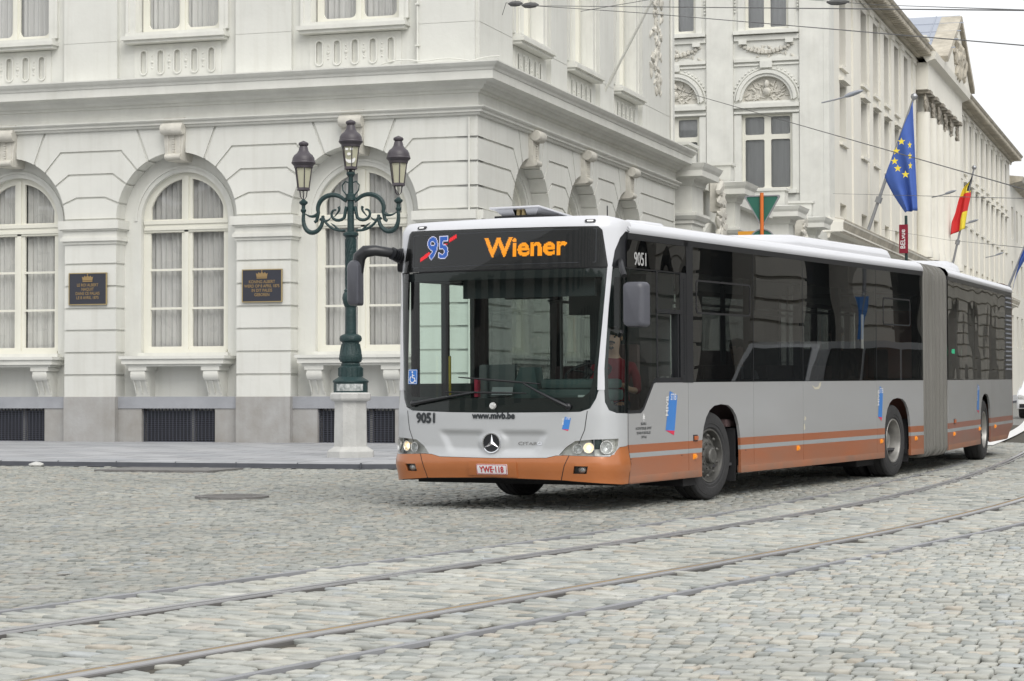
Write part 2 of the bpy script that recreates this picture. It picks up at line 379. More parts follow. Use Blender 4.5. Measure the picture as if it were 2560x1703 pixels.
def setts():
    """individual worn setts, each a low eight-sided dome, laid in rows; one mesh, tone carried per stone"""
    stones = []    # cx, cy, half_len, half_wid, angle, seed
    def seg_ok(x, y): return True
    rngl = np.random.default_rng(11)
    camx = lambda y: (-math.tan(math.radians(18.02 + 13.9)) * y - 1.6, -math.tan(math.radians(18.02 - 13.9)) * y + 3.0)
    def rows(y0, y1, pitch, ln, ang, test, amp=0.03, dark=0.0):
        ca, sa = math.cos(ang), math.sin(ang)
        # rows in a rotated frame (u along the row, v across)
        cx0, cy0 = -7.0, 18.0
        v = -26.0
        while v < 26.0:
            p = pitch * (1 + rngl.uniform(-.10, .10)); u = -22.0 + rngl.uniform(0, ln); ph = rngl.uniform(0, 6.28)
            while u < 22.0:
                l = ln * rngl.uniform(.74, 1.30); um = u + l / 2
                wv = v + amp * math.sin(um * .9 + ph * .15) + 0.05 * math.sin(um * .31 + 2)
                x = cx0 + um * ca - wv * sa; y = cy0 + um * sa + wv * ca
                u += l
                if y < y0 or y > y1: continue
                a, b = camx(y)
                if x < a or x > b: continue
                if not test(x, y): continue
                stones.append((x, y, l / 2, p / 2, ang + rngl.normal(0, .02), dark))
            v += p
    r1 = lambda y: interp(RAIL1, y); r2 = lambda y: interp(RAIL2, y); sa_ = lambda y: interp(STA, y); sb_ = lambda y: interp(STB, y)
    CL = .072
    rows(7.4, KY - .28, .112, .100, -.03, lambda x, y: x < sa_(y) - .04, dark=1.0)
    rows(7.4, 34, .122, .105, .02, lambda x, y: x < sa_(y) - .06 and y >= KY - .28 and x > PAVX + .25, dark=1.0)
    rows(34, 60, .128, .165, .02, lambda x, y: x < interp(RAIL1, y) - .1 and x > PAVX + .25, dark=.6)
    rows(7.0, 40, .122, .096, -.05, lambda x, y: x > sb_(y) + .06)
    rows(7.0, 60, .118, .185, -.24, lambda x, y: (sa_(y) + .06 < x < r1(y) - CL) or (r1(y) + CL < x < r2(y) - CL) or (r2(y) + CL < x < sb_(y) - .06 and y < 40))
    st = np.array(stones); n = len(st)
    seg = 8
    base = np.array([(-1, -.88), (-.93, -1), (.93, -1), (1, -.88), (1, .88), (.93, 1), (-.93, 1), (-1, .88)])
    rings = [(1.0, -.035), (.985, -.003), (.95, .006), (.85, .0088)]
    V = np.zeros((n, seg * 4 + 1, 3))
    c, s_ = np.cos(st[:, 4]), np.sin(st[:, 4])
    jit = rngl.normal(0, .035, (n, seg, 2))
    hz = rngl.normal(0, .0036, n); tx = rngl.normal(0, .03, n); ty = rngl.normal(0, .03, n)
    hl = st[:, 2] - .0030 - rngl.uniform(0, .003, n); hw = st[:, 3] - .0095 - rngl.uniform(0, .008, n)
    for r, (k, z) in enumerate(rings):
        u = (base[None, :, 0] * k + jit[:, :, 0] * .7) * hl[:, None]; v = (base[None, :, 1] * k + jit[:, :, 1]) * hw[:, None]
        V[:, r * seg:(r + 1) * seg, 0] = st[:, 0:1] + u * c[:, None] - v * s_[:, None]
        V[:, r * seg:(r + 1) * seg, 1] = st[:, 1:2] + u * s_[:, None] + v * c[:, None]
        zz = z + (hz[:, None] + tx[:, None] * u + ty[:, None] * v if r else 0)
        V[:, r * seg:(r + 1) * seg, 2] = zz
    V[:, -1, 0] = st[:, 0]; V[:, -1, 1] = st[:, 1]; V[:, -1, 2] = .0093 + hz
    V[:, :, 2] += SLOPE * V[:, :, 1] - .012
    nv = seg * 4 + 1
    F = []
    for r in range(3):
        for k in range(seg):
            j = (k + 1) % seg; F.append((r * seg + k, r * seg + j, (r + 1) * seg + j, (r + 1) * seg + k))
    T = [(3 * seg + k, 3 * seg + (k + 1) % seg, nv - 1) for k in range(seg)]
    loops = np.array([i for f in F for i in f] + [i for f in T for i in f]); cnt = np.array([4] * len(F) + [3] * len(T))
    allL = (loops[None, :] + (np.arange(n) * nv)[:, None]).ravel(); allC = np.tile(cnt, n)
    me = bpy.data.meshes.new("road_setts"); me.vertices.add(n * nv); me.vertices.foreach_set("co", V.reshape(-1))
    me.loops.add(len(allL)); me.loops.foreach_set("vertex_index", allL.astype(np.int32))
    me.polygons.add(len(allC)); me.polygons.foreach_set("loop_start", np.r_[0, np.cumsum(allC)[:-1]].astype(np.int32))
    me.polygons.foreach_set("use_smooth", np.ones(len(allC), bool))
    me.update(calc_edges=True); me.validate()
    at = me.attributes.new("tone", 'FLOAT_COLOR', 'POINT')
    t = rngl.uniform(0, 1, (n, 3)); colr = np.zeros((n, nv, 4)); t[:, 2] = st[:, 5]; colr[:, :, 0:3] = t[:, None, :]; colr[:, :, 3] = 1
    at.data.foreach_set("color", colr.reshape(-1).astype(np.float32))
    o = bpy.data.objects.new("road_setts", me); COL.objects.link(o)
    m, N, L, b = newmat("sett_stone"); me.materials.append(m)
    an = N.new("ShaderNodeAttribute"); an.attribute_name = "tone"; sp = N.new("ShaderNodeSeparateColor"); L.new(an.outputs["Color"], sp.inputs[0])
    cr = N.new("ShaderNodeValToRGB"); cr.color_ramp.elements[0].color = (.25, .26, .25, 1); cr.color_ramp.elements[1].color = (.46, .45, .415, 1)
    for pos, cc in ((.15, (.33, .337, .32)), (.40, (.36, .36, .337)), (.62, (.385, .38, .348)), (.80, (.41, .40, .362)), (.92, (.41, .365, .31)), (.95, (.33, .35, .365))):
        e = cr.color_ramp.elements.new(pos); e.color = (*cc, 1)
    L.new(sp.outputs[0], cr.inputs[0])
    tc = N.new("ShaderNodeTexCoord"); nz = N.new("ShaderNodeTexNoise"); nz.inputs["Scale"].default_value = 9; nz.inputs["Detail"].default_value = 7; L.new(tc.outputs["Object"], nz.inputs["Vector"])
    big = N.new("ShaderNodeTexNoise"); big.inputs["Scale"].default_value = .45; big.inputs["Detail"].default_value = 4; L.new(tc.outputs["Object"], big.inputs["Vector"])
    mr = N.new("ShaderNodeMapRange"); mr.inputs[1].default_value = .3; mr.inputs[2].default_value = .7; mr.inputs[3].default_value = .80; mr.inputs[4].default_value = 1.13; L.new(nz.outputs[0], mr.inputs[0])
    mr2 = N.new("ShaderNodeMapRange"); mr2.inputs[1].default_value = .3; mr2.inputs[2].default_value = .7; mr2.inputs[3].default_value = .88; mr2.inputs[4].default_value = 1.12; L.new(big.outputs[0], mr2.inputs[0])
    ml = N.new("ShaderNodeMath"); ml.operation = 'MULTIPLY'; L.new(mr.outputs[0], ml.inputs[0]); L.new(mr2.outputs[0], ml.inputs[1])
    vm = N.new("ShaderNodeVectorMath"); vm.operation = 'SCALE'; L.new(cr.outputs[0], vm.inputs[0]); L.new(ml.outputs[0], vm.inputs["Scale"])
    ra = N.new("ShaderNodeMapRange"); ra.inputs[3].default_value = 1.0; ra.inputs[4].default_value = .78; L.new(sp.outputs[2], ra.inputs[0])
    v2 = N.new("ShaderNodeVectorMath"); v2.operation = 'SCALE'; L.new(vm.outputs[0], v2.inputs[0]); L.new(ra.outputs[0], v2.inputs["Scale"])
    tint = N.new("ShaderNodeVectorMath"); tint.operation = 'MULTIPLY'; tint.inputs[1].default_value = (1.04, 1.06, 1.045); L.new(v2.outputs[0], tint.inputs[0])
    L.new(tint.outputs[0], b.inputs["Base Color"])
    rr = N.new("ShaderNodeMapRange"); rr.inputs[3].default_value = .48; rr.inputs[4].default_value = .8; L.new(sp.outputs[1], rr.inputs[0]); L.new(rr.outputs[0], b.inputs["Roughness"])
    bp = N.new("ShaderNodeBump"); bp.inputs["Strength"].default_value = .5; bp.inputs["Distance"].default_value = .006
    n3 = N.new("ShaderNodeTexNoise"); n3.inputs["Scale"].default_value = 38; n3.inputs["Detail"].default_value = 4; L.new(tc.outputs["Object"], n3.inputs["Vector"])
    L.new(n3.outputs[0], bp.inputs["Height"]); L.new(bp.outputs[0], b.inputs["Normal"])
    tag(o, kind="structure")
    print("setts", n)
setts()
# joint bed just under the stone tops
mb = MB(); Y = np.arange(5, 62, 1.0)
for a, b in zip(Y[:-1], Y[1:]): mb.add([(-34, a, gz(a) - .020), (0.4, a, gz(a) - .020), (0.4, b, gz(b) - .020), (-34, b, gz(b) - .020)], [(0, 1, 2, 3)])
tag(mb.build("road_joint_bed", "sand_joint", recalc=False), kind="structure")

def ribbon(tab, offs, dz, name, mats, y0, y1, step=.5, jitter=0.0, wav=0.0):
    """long bands following a track: offs = [(left, right, z, material index), ...]"""
    mb = MB(); Y = np.arange(y0, y1, step)
    def pt(y, o, z):
        x = interp(tab, y); dx = (interp(tab, y + .2) - interp(tab, y - .2)) / .4; l = math.hypot(1, dx)
        x += wav * math.sin(y * 1.3) + wav * .6 * math.sin(y * 3.1 + 1)
        return (x + o / l, y - o * dx / l, gz(y) + z)
    for pts, mi in offs:       # pts: cross-section polyline
        rows = [[pt(y, o + (rng.normal(0, jitter) if jitter else 0), z) for o, z in pts] for y in Y]
        vs = [p for r in rows for p in r]; k = len(pts)
        fs = [(i * k + j, i * k + j + 1, (i + 1) * k + j + 1, (i + 1) * k + j) for i in range(len(Y) - 1) for j in range(k - 1)]
        mb.add(vs, fs, mi)
    return mb.build(name, mats, recalc=False)
def rail(tab, s, name, y1, label, gd=.007, gm=1):
    # s = +1: groove towards +x of the running head
    offs = [([(-.066 * s, -.03), (-.066 * s, -.002), (-.045 * s, .001)], 2), ([(-.045 * s, -.004), (-.043 * s, .008), (-.038 * s, .010), (.006 * s, .010), (.012 * s, .009), (.013 * s, -.006)], 0),
            ([(.013 * s, gd), (.06 * s, gd)], gm), ([(.06 * s, -.006), (.061 * s, .009), (.078 * s, .009), (.080 * s, -.004)], 0), ([(.080 * s, .000), (.088 * s, -.002), (.088 * s, -.03)], 2)]
    r = ribbon(tab, offs, 0, name, ["rail_steel", "rail_groove", "rail_side"], 5, y1)
    tag(r, label, "tram rail", "tram rails in the street")
rail(RAIL1, 1, "tram_rail", 96, "far grooved tram rail, nearer the bus, with narrow shiny head in the cobbles", -.004, 2)
rail(RAIL2, -1, "tram_rail", 96, "near grooved tram rail with wide sandy brown groove in the cobbles")
for tab, nm, y1 in ((STA, "paving_edge_strip", 35), (STB, "paving_edge_strip", 38)):
    r = ribbon(tab, [([(-.028, -.03), (-.026, .002), (.026, .002), (.028, -.03)], 0)], 0, nm, "strip_grey", 5, y1, wav=.008)
    tag(r, kind="structure")
# pale worn paint and a white line at the far right of the street
mb = MB()
for i in range(26):
    y0 = 42 + i * 1.6; y1 = y0 + 1.6; c = lambda y: -4.25 - .0007 * (y - 42) ** 2 * 1.6 - .02 * (y - 42)
    wd = .15
    mb.add([(c(y0) - wd, y0, gz(y0) + .012), (c(y0) + wd, y0, gz(y0) + .012), (c(y1) + wd, y1, gz(y1) + .012), (c(y1) - wd, y1, gz(y1) + .012)], [(0, 1, 2, 3)])
tag(mb.build("painted_road_line", "white_paint", recalc=False), kind="structure")
# scraps of old paint on single setts
mb = MB()
for (x, y, sx, sy) in ((-3.4, 29.4, .34, .5), (-3.55, 27.8, .2, .3), (-3.3, 31.2, .2, .6), (-2.75, 30.6, .3, .9)):
    for k in range(7):
        a = x + rng.normal(0, sx * .6); b = y + rng.normal(0, sy * .6); u = rng.uniform(.03, .07); v = rng.uniform(.03, .08)
        lp = [(a - u, b - v), (a + u * .8, b - v * .9), (a + u, b + v * .7), (a - u * .7, b + v)]
        mb.add([(p, q, gz(q) + .006) for p, q in lp], [(0, 1, 2, 3)])
tag(mb.build("worn_paint", pmat("old_paint", (.52, .52, .49), .8, var=.3, scale=6).name, recalc=False), kind="structure")

# pavement in front of the palace and along the side street, one kerb round the corner
def pav_path(o):
    """kerb line offset outwards by o"""
    pts = [(-42.0, KY - o), (PAVX - 2.2, KY - o)]
    for k in range(1, 9):
        a = math.radians(-90 + 90 * k / 8); pts.append((PAVX - 2.2 + (2.2 + o) * math.cos(a), KY + 2.2 + (2.2 + o) * math.sin(a)))
    return pts + [(PAVX + o, 60.0), (PAVX + o, 260.0)]
def top(pl, z): return [(x, y, gz(y) + z) for x, y in pl]
mb = MB(); k0 = pav_path(-.30)
n = len(k0); inner = [(-42, 39.6), (-14.5, 39.6)] + [(-14.5, 39.6)] * (n - 4) + [(-14.5, 60), (-14.5, 260)]
mb.add(top(k0, KH) + top(inner, KH), [(i, i + 1, n + i + 1, n + i) for i in range(n - 1)])
m, Nn, Ln, bb = newmat("pavement_flags"); tcn = Nn.new("ShaderNodeTexCoord")
br = Nn.new("ShaderNodeTexBrick"); br.inputs["Scale"].default_value = 1.0; br.inputs["Brick Width"].default_value = .9; br.inputs["Row Height"].default_value = .6
br.inputs["Mortar Size"].default_value = .016; br.inputs["Color1"].default_value = (.38, .385, .40, 1); br.inputs["Color2"].default_value = (.29, .30, .32, 1); br.inputs["Mortar"].default_value = (.13, .13, .13, 1)
nz = Nn.new("ShaderNodeTexNoise"); nz.inputs["Scale"].default_value = .8; nz.inputs["Detail"].default_value = 7
mxn = Nn.new("ShaderNodeMix"); mxn.data_type = 'RGBA'; mxn.blend_type = 'MULTIPLY'; mxn.inputs[0].default_value = .5
Ln.new(tcn.outputs["Object"], br.inputs["Vector"]); Ln.new(tcn.outputs["Object"], nz.inputs["Vector"]); Ln.new(br.outputs[0], mxn.inputs[6]); Ln.new(nz.outputs[0], mxn.inputs[7])
gm = Nn.new("ShaderNodeVectorMath"); gm.operation = 'SCALE'; gm.inputs["Scale"].default_value = 1.35; Ln.new(mxn.outputs[2], gm.inputs[0])
Ln.new(gm.outputs[0], bb.inputs["Base Color"]); bb.inputs["Roughness"].default_value = .8
tag(mb.build("pavement", "pavement_flags", recalc=False), kind="structure")
mb = MB(); a = pav_path(-.30); b = pav_path(-.012); c = pav_path(0); d = pav_path(.30)
rows = [top(a, KH + .002), top(b, KH + .002), top(c, KH - .012), top(c, -.02)]
for r0, r1 in zip(rows[:-1], rows[1:]): mb.add(r0 + r1, [(i, i + 1, n + i + 1, n + i) for i in range(n - 1)], 1 if r1 is rows[-1] else 0)
tag(mb.build("kerb", ["kerb_stone", "gutter"], recalc=False), kind="structure")
mb = MB()
for k in range(30): mb.box(-41 + k * 1.0, -40.988 + k * 1.0, KY - .004, KY + .30, gz(KY) + .0, gz(KY) + KH + .0045)
tag(mb.build("kerb_joints", "gutter"), kind="structure")
mb = MB(); mb.add(top(c, -.004) + top(d, .002), [(i, i + 1, n + i + 1, n + i) for i in range(n - 1)])
tag(mb.build("gutter", "gutter", recalc=False), kind="structure")
# manhole covers
def cover(x, y, r, sq, label):
    mb = MB()
    if sq: mb.box(x - r * 1.25, x + r * 1.25, y - r * .8, y + r * .8, gz(y) - .03, gz(y) + .022)
    else:
        mb.lathe([(r + .05, -.03), (r + .05, .010), (r + .012, .012), (r + .010, .006), (r, .006), (r - .004, .013), (0, .013)], x, y, n=40, z0=gz(y) + .010)
        for k in range(-4, 5):
            h = math.sqrt(max(0, r * r * .86 - (k * r * .2) ** 2)); mb.box(x - h, x + h, y + k * r * .2 - .012, y + k * r * .2 + .012, gz(y) + .022, gz(y) + .027)
    tag(mb.build("manhole_cover", "iron_cover"), label, "manhole cover", "manhole covers in the road")
cover(-10.42, 22.0, .36, False, "round iron manhole cover set in the cobbles in front of the bus")
cover(-14.45, 28.4, .72, True, "flat dark rectangular drain cover in the cobbles by the kerb")
# a loose stone at the kerb
mb = MB(); bmn = bmesh.new(); bmesh.ops.create_icosphere(bmn, subdivisions=2, radius=1)
vs = [(-17.15 + v.co.x * .13 * (1 + rng.normal(0, .1)), 29.3 + v.co.y * .12, gz(29.3) + .02 + v.co.z * .045 * (1 + rng.normal(0, .12))) for v in bmn.verts]
bmn.verts.index_update(); mb.add(vs, [tuple(v.index for v in f.verts) for f in bmn.faces]); bmn.free()
tag(mb.build("loose_stone", "pedestal_stone"), "pale loose lump of stone lying at the foot of the kerb", "stone")
# ================================================================== PALACE (corner building)
Y0, XS, SEND = 39.1, -13.4, 54.8
ZP, ZI, ZS0, ZS1, ZC = 1.28, 4.83, 6.64, 6.80, 7.58
R0, HP = 1.33, 1.91
WL = lambda s, z, d: (s, Y0 - d, z)            # left facade: s runs along X, d outwards
WS = lambda s, z, d: (XS + d, s, z)            # side facade: s runs along Y
def B(mb, fm, s0, s1, z0, z1, d0, d1, mi=0, bev=0): mb.box(s0, s1, z0, z1, d0, d1, mi, fm=fm, bev=bev)
palace = empty("palace", (-18, Y0, gz(Y0) + KH), "near cream corner palace with arched windows and a heavy cornice, behind the street lamp", "building")
palace_off = Vector(palace.location)
def pb(mb, name, mats, parent=None, **k):
    """build a part of the palace (vertices are world coordinates)"""
    o = mb.build(name, mats, **k); o.parent = parent or palace
    o.matrix_parent_inverse = Matrix.Translation(-palace_off) if not parent else Matrix.Identity(4)
    if parent: o.matrix_parent_inverse = Matrix.Identity(4); o.location = (0, 0, 0)
    return o
LC = [-23.58 - 3.82, -23.58, -19.76, -15.94]           # arch centres, left facade
SC = [42.53, 46.35, 50.17]                              # arch centres, side facade
LINES = [(ZS0, .87, 62.), (6.20, 1.23, 48.), (5.74, 1.42, 32.), (5.27, 1.60, 14.), (ZI, R0, 0.)]
COURSE = [4.36, 3.93, 3.48, 3.03, 2.59, 2.14, 1.69, ZP]
def arcp(t, a, R=R0): return (R * math.cos(math.radians(a)) * t, ZI + R * math.sin(math.radians(a)))
def left_end(kind, s, i):       # boundary going down from line i to line i+1, block to the right of it
    (z0, t0, a0), (z1, t1, a1) = LINES[i], LINES[i + 1]; g = .045
    if kind == 'flat': return [(s, z0), (s, z1 + g)]
    e = 1.8; P = [(s + t0, z0)] if i else [(s + t0 + .02, z0)]
    n = 6
    for k in range(n + 1):
        a = a0 + (a1 + e - a0) * k / n if i else (a0 - 1.2) + (a1 + e - a0 + 1.2) * k / n
        x, z = arcp(1, a); P.append((s + x, z))
    if i < 3: P.append((s + t1 - .012, z1 + g))
    else: P[-1] = (s + R0, ZI + g)
    return P
def facade(fm, ends, centres, name_grp):
    """ends: (s_left, s_right) flat ends; rusticated ground floor between and beside the arches"""
    wall = MB(); gaps = [('flat', ends[0], 'arch', centres[0])] + [('arch', a, 'arch', b) for a, b in zip(centres[:-1], centres[1:])] + [('arch', centres[-1], 'flat', ends[1])]
    for k0, a, k1, b in gaps:
        for i in range(4):
            Lp = left_end(k0, a, i); Rp = [(2 * b - x if k1 == 'arch' else b, z) for x, z in left_end(k1, b, i)]
            wall.region([Lp + Rp[::-1]], fm, 0.0, -.42)
        sa = a + R0 if k0 == 'arch' else a; sb = b - R0 if k1 == 'arch' else b
        for zt, zb in zip(COURSE[:-1], COURSE[1:]): wall.region([[(sa, zt), (sa, zb + (.045 if zb > ZP else 0)), (sb, zb + (.045 if zb > ZP else 0)), (sb, zt)]], fm, 0.0, -.42)
    for c in centres:          # the voussoirs beside each keystone
        for sg in (-1, 1):
            P = [(c + sg * .20, ZS0)] + [(c + sg * R0 * math.cos(math.radians(a)), ZI + R0 * math.sin(math.radians(a))) for a in (81, 76, 70, 66, 63.2)] + [(c + sg * .84, ZS0)]
            wall.region([P], fm, 0.0, -.42)
    # backing wall seen in the grooves, with the same openings a little larger
    op = []
    for c in centres:
        r = R0 + .012; op.append([(c - r, ZP - .1), (c + r, ZP - .1)] + [(c + r * math.cos(math.radians(a)), ZI + r * math.sin(math.radians(a))) for a in range(0, 181, 10)])
    op = [[(x, max(z, ZP + .002)) for x, z in o] for o in op]
    wall.region([[(ends[0], ZP), (ends[1], ZP), (ends[1], ZS0), (ends[0], ZS0)]] + op, fm, -.036, None)
    for c in centres:          # the groove bottoms returning into each opening
        r = R0 + .028; pl_ = [(c + r, ZP)] + [(c + r * math.cos(math.radians(a)), ZI + r * math.sin(math.radians(a))) for a in range(0, 181, 10)] + [(c - r, ZP)]
        n_ = len(pl_); wall.add([fm(x, z, d) for d in (-.036, -.42) for x, z in pl_], [(k, k + 1, n_ + k + 1, n_ + k) for k in range(n_ - 1)])
    pb(wall, "rusticated_wall", "stucco")
    # impost bands on the piers
    tr = MB()
    for k0, a, k1, b in gaps:
        sa = a + R0 if k0 == 'arch' else a; sb = b - R0 if k1 == 'arch' else b
        ea = .10 if k0 == 'arch' else 0; eb = .10 if k1 == 'arch' else 0
        for z0, z1, e in ((4.36, 4.42, .03), (4.42, 4.49, .075), (4.49, 4.52, .045), (4.52, 4.63, .03), (4.63, 4.66, .075), (4.66, ZI, .11)):
            B(tr, fm, sa - ea * e / .11, sb + eb * e / .11, z0, z1, -.40, e)
    pb(tr, "impost_band", "stucco_trim")
    # inner wall around each window
    for c in centres:
        ring = MB(); r = R0 + .03; ri = .965
        ring.region([[(c - r, 1.0), (c + r, 1.0)] + [(c + r * math.cos(math.radians(a)), ZI + r * math.sin(math.radians(a))) for a in range(0, 181, 6)],
                     [(c - ri, 2.06), (c + ri, 2.06)] + [(c + ri * math.cos(math.radians(a)), ZI + ri * math.sin(math.radians(a))) for a in range(0, 181, 6)]], fm, -.38, -.56)
        # a thin moulded archivolt on the ring
        for rr, e in ((1.10, .025),):
            o1 = [(c + rr * math.cos(math.radians(a)), ZI + rr * math.sin(math.radians(a))) for a in range(0, 181, 6)]; o2 = [(c + (rr - .05) * math.cos(math.radians(a)), ZI + (rr - .05) * math.sin(math.radians(a))) for a in range(180, -1, -6)]
            ring.region([o1 + o2], fm, -.38 + e, -.38)
        pb(ring, "window_niche", "stucco", smooth=False)
        window(fm, c)
        # keystone: scrolled block with a beaded front
        ks = MB()
        ks.region([[(c - .17, 5.98), (c + .17, 5.98), (c + .215, 6.40), (c + .225, ZS1 + .03), (c - .225, ZS1 + .03), (c - .215, 6.40)]], fm, .10, -.40)
        ks.lathe([(0, -.235), (.105, -.235), (.12, -.20), (.12, .20), (.105, .235), (0, .235)], n=18, fm=lambda x, y, z: fm(c + z, 6.60 + y, .15 + x))
        ks.lathe([(0, -.17), (.06, -.17), (.06, .17), (0, .17)], n=12, fm=lambda x, y, z: fm(c + z, 6.05 + y, .12 + x))
        for k in range(8): B(ks, fm, c - .028, c + .028, 6.10 + k * .05, 6.135 + k * .05, .09, .125)
        B(ks, fm, c - .15, c - .11, 6.08, 6.48, .09, .115); B(ks, fm, c + .11, c + .15, 6.08, 6.48, .09, .115)
        pb(ks, "keystone", "carved_stone", smooth=True)
        # sill on two scrolled consoles
        sl = MB(); B(sl, fm, c - 1.12, c + 1.12, 1.93, 2.03, -.38, .16); B(sl, fm, c - 1.16, c + 1.16, 2.03, 2.09, -.38, .20); B(sl, fm, c - 1.0, c + 1.0, 2.09, 2.16, -.56, -.30); B(sl, fm, c - 1.05, c + 1.05, 1.885, 1.93, -.38, .10)
        pb(sl, "window_sill", "stucco_trim")
        for sg in (-1, 1):
            x = c + sg * .80; cs = MB()
            B(cs, fm, x - .20, x + .20, 1.80, 1.885, -.38, .09)
            prof = [(.07, 1.80), (.085, 1.74), (.075, 1.66), (.03, 1.61), (-.02, 1.60), (-.05, 1.55), (-.10, 1.47), (-.14, 1.38), (-.155, 1.28)]
            lp = prof + [(-.38, 1.28), (-.38, 1.80)]
            cs.region([[(d, z) for d, z in lp]], lambda d, z, e: fm(x + e, z, d), -.155, .155, back=True)
            for e in (-.16, 0, .16): cs.box(-.012, .012, 0, 1, 0, 1, fm=lambda a, b_, c_: fm(x + e * .8 + a, lerp(1.34, 1.76, c_), lerp(-.15, .05, c_) + .03 * b_))
            cs.lathe([(0, -.165), (.085, -.165), (.085, .165), (0, .165)], n=14, fm=lambda a, b_, z: fm(x + z, 1.71 + b_, -.005 + a))
            B(cs, fm, x - .17, x + .17, 1.20, 1.28, -.38, -.13); 
            for q in range(4): B(cs, fm, x - .14 + q * .08, x - .10 + q * .08, 1.15, 1.20, -.38, -.15)
            pb(cs, "console", "stucco_trim", smooth=True)
def window(fm, c, z_sill=2.16, arched=True, top=None, hw=.965, r=0.0, parent=None, depth=-.50, curtain="curtain"):
    """two-leaf casement with glazing bars; arched head or rectangular with rounded panes"""
    fr = MB(); gl = MB(); ct = MB()
    if arched:
        outer = [(c - hw, 2.10), (c + hw, 2.10)] + [(c + hw * math.cos(math.radians(a)), ZI + hw * math.sin(math.radians(a))) for a in range(0, 181, 5)]
        holes = [rrect(c - .815, c - .115, 2.29, 4.59, .01, 1), rrect(c + .115, c + .815, 2.29, 4.59, .01, 1)]
        for sg in (-1, 1):
            a0 = math.degrees(math.acos(.115 / .845)); a1 = math.degrees(math.acos(.80 / .845))
            arc = [(c + sg * .845 * math.cos(math.radians(a)), ZI + .845 * math.sin(math.radians(a))) for a in np.linspace(a1, a0, 9)]
            holes.append([(c + sg * .115, 4.86), (c + sg * .80, 4.86)] + arc)
        zt = ZI + .9
    else:
        zt = top
        outer = [(c - hw, z_sill), (c + hw, z_sill), (c + hw, top), (c - hw, top)]
        holes = [rrect(c - hw + .13, c - .085, z_sill + .10, top - .1, r), rrect(c + .085, c + hw - .13, z_sill + .10, top - .1, r)]
    fr.region([outer] + holes, fm, depth, depth - .07)
    fr.box(c - .045, c + .045, (z_sill if not arched else 2.16), zt + .0, depth, depth + .03, fm=fm)
    if arched:
        for z in (3.84, 3.06):
            for sg in (-1, 1): B(fr, fm, c + sg * .115, c + sg * .815, z - .022, z + .022, depth - .05, depth - .01)
        for z0, z1, e in ((4.60, 4.64, .03), (4.64, 4.70, .055), (4.70, 4.76, .035), (4.76, 4.83, .06)): B(fr, fm, c - .93, c + .93, z0, z1, depth, depth + e)
        B(fr, fm, c - .90, c + .90, 2.16, 2.22, depth, depth + .05)
    f = pb(fr, "window", "window_paint")
    gl.region([[(c - hw + .05, z_sill + .03), (c + hw - .05, z_sill + .03), (c + hw - .05, ZI if arched else top)] + ([(c + (hw - .05) * math.cos(math.radians(a)), ZI + (hw - .05) * math.sin(math.radians(a))) for a in range(5, 176, 5)] if arched else []) + [(c - hw + .05, ZI if arched else top)]], fm, depth - .045)
    pb(gl, "pane", "window_glass", f)
    # sheer curtain in folds, one width each side
    for sg in (-1, 1):
        n = 60; vs = []; ph = rng.uniform(0, 6)
        g1 = rng.uniform(-.06, .10); x0 = c + (-.92 if sg < 0 else .03 + max(0, g1)); x1 = c + (-.03 - max(0, -g1) if sg < 0 else .92)
        if abs(hw - .965) > .01: x0 = c + (-hw if sg < 0 else .02); x1 = c + (-.02 if sg < 0 else hw)
        zz = [z_sill - .05, (z_sill + zt) / 2, zt + .05]
        for z in zz:
            for i in range(n):
                t = i / (n - 1); wv = .028 * math.sin(t * 46 + ph) + .018 * math.sin(t * 19 + ph * 2 + z * .3)
                vs.append(fm(lerp(x0, x1, t), z, depth - .17 + wv))
        fs = [(r_ * n + i, r_ * n + i + 1, (r_ + 1) * n + i + 1, (r_ + 1) * n + i) for r_ in range(2) for i in range(n - 1)]
        ct.add(vs, fs)
    pb(ct, "curtain", rng.choice(["curtain", "curtain_pale", "curtain"]) if curtain == "curtain" else curtain, f, smooth=True, recalc=False)
    return f
facade(WL, (-31.2, XS - .004), LC, "l"); facade(WS, (Y0 + .004, SEND), SC, "s")
# dark rooms behind the windows
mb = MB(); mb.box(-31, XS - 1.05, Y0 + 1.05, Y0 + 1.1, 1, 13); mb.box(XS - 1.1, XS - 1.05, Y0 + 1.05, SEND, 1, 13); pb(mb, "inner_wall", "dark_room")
# plinth of blue stone with basement gratings
def plinth(fm, ends, centres, zb):
    pl = MB(); lt = MB(); edges = [ends[0]] + [v for c in centres for v in (c - R0, c + R0)] + [ends[1]]
    for i in range(0, len(edges), 2): B(pl, fm, edges[i], edges[i + 1], zb, ZP, -.5, .035, bev=.008)
    for c in centres:
        for sg in (-1, 1): B(pl, fm, c + sg * .81, c + sg * R0, zb, 1.045, -.42, -.12)
        B(lt, fm, c - R0, c + R0, 1.045, ZP, -.42, -.10)
        B(pl, fm, c - .81, c + .81, zb, zb + .05, -.42, -.10)
        g = MB()
        for k in range(21): B(g, fm, c - .80 + k * .08 - .008, c - .80 + k * .08 + .008, zb + .05, 1.045, -.235, -.21)
        for k in range(15): B(g, fm, c - .81, c + .81, zb + .08 + k * .042, zb + .092 + k * .042, -.21, -.20)
        B(g, fm, c + .20, c + .30, zb + .05, 1.045, -.34, -.30, 1); B(g, fm, c - .81, c + .81, zb + .04, 1.045, -.40, -.39, 2)
        pb(g, "basement_grate", ["grate_iron", "bluestone", "dark_room"])
    pb(pl, "plinth", "bluestone"); pb(lt, "basement_lintel", "bluestone_lintel")
plinth(WL, (-31.2, XS - .1), LC, .30); plinth(WS, (Y0 + .1, SEND), SC, .30)
mb = MB(); mb.box(XS - .12, XS + .035, Y0 - .035, Y0 + .12, .3, ZP); pb(mb, "corner_plinth", "bluestone")
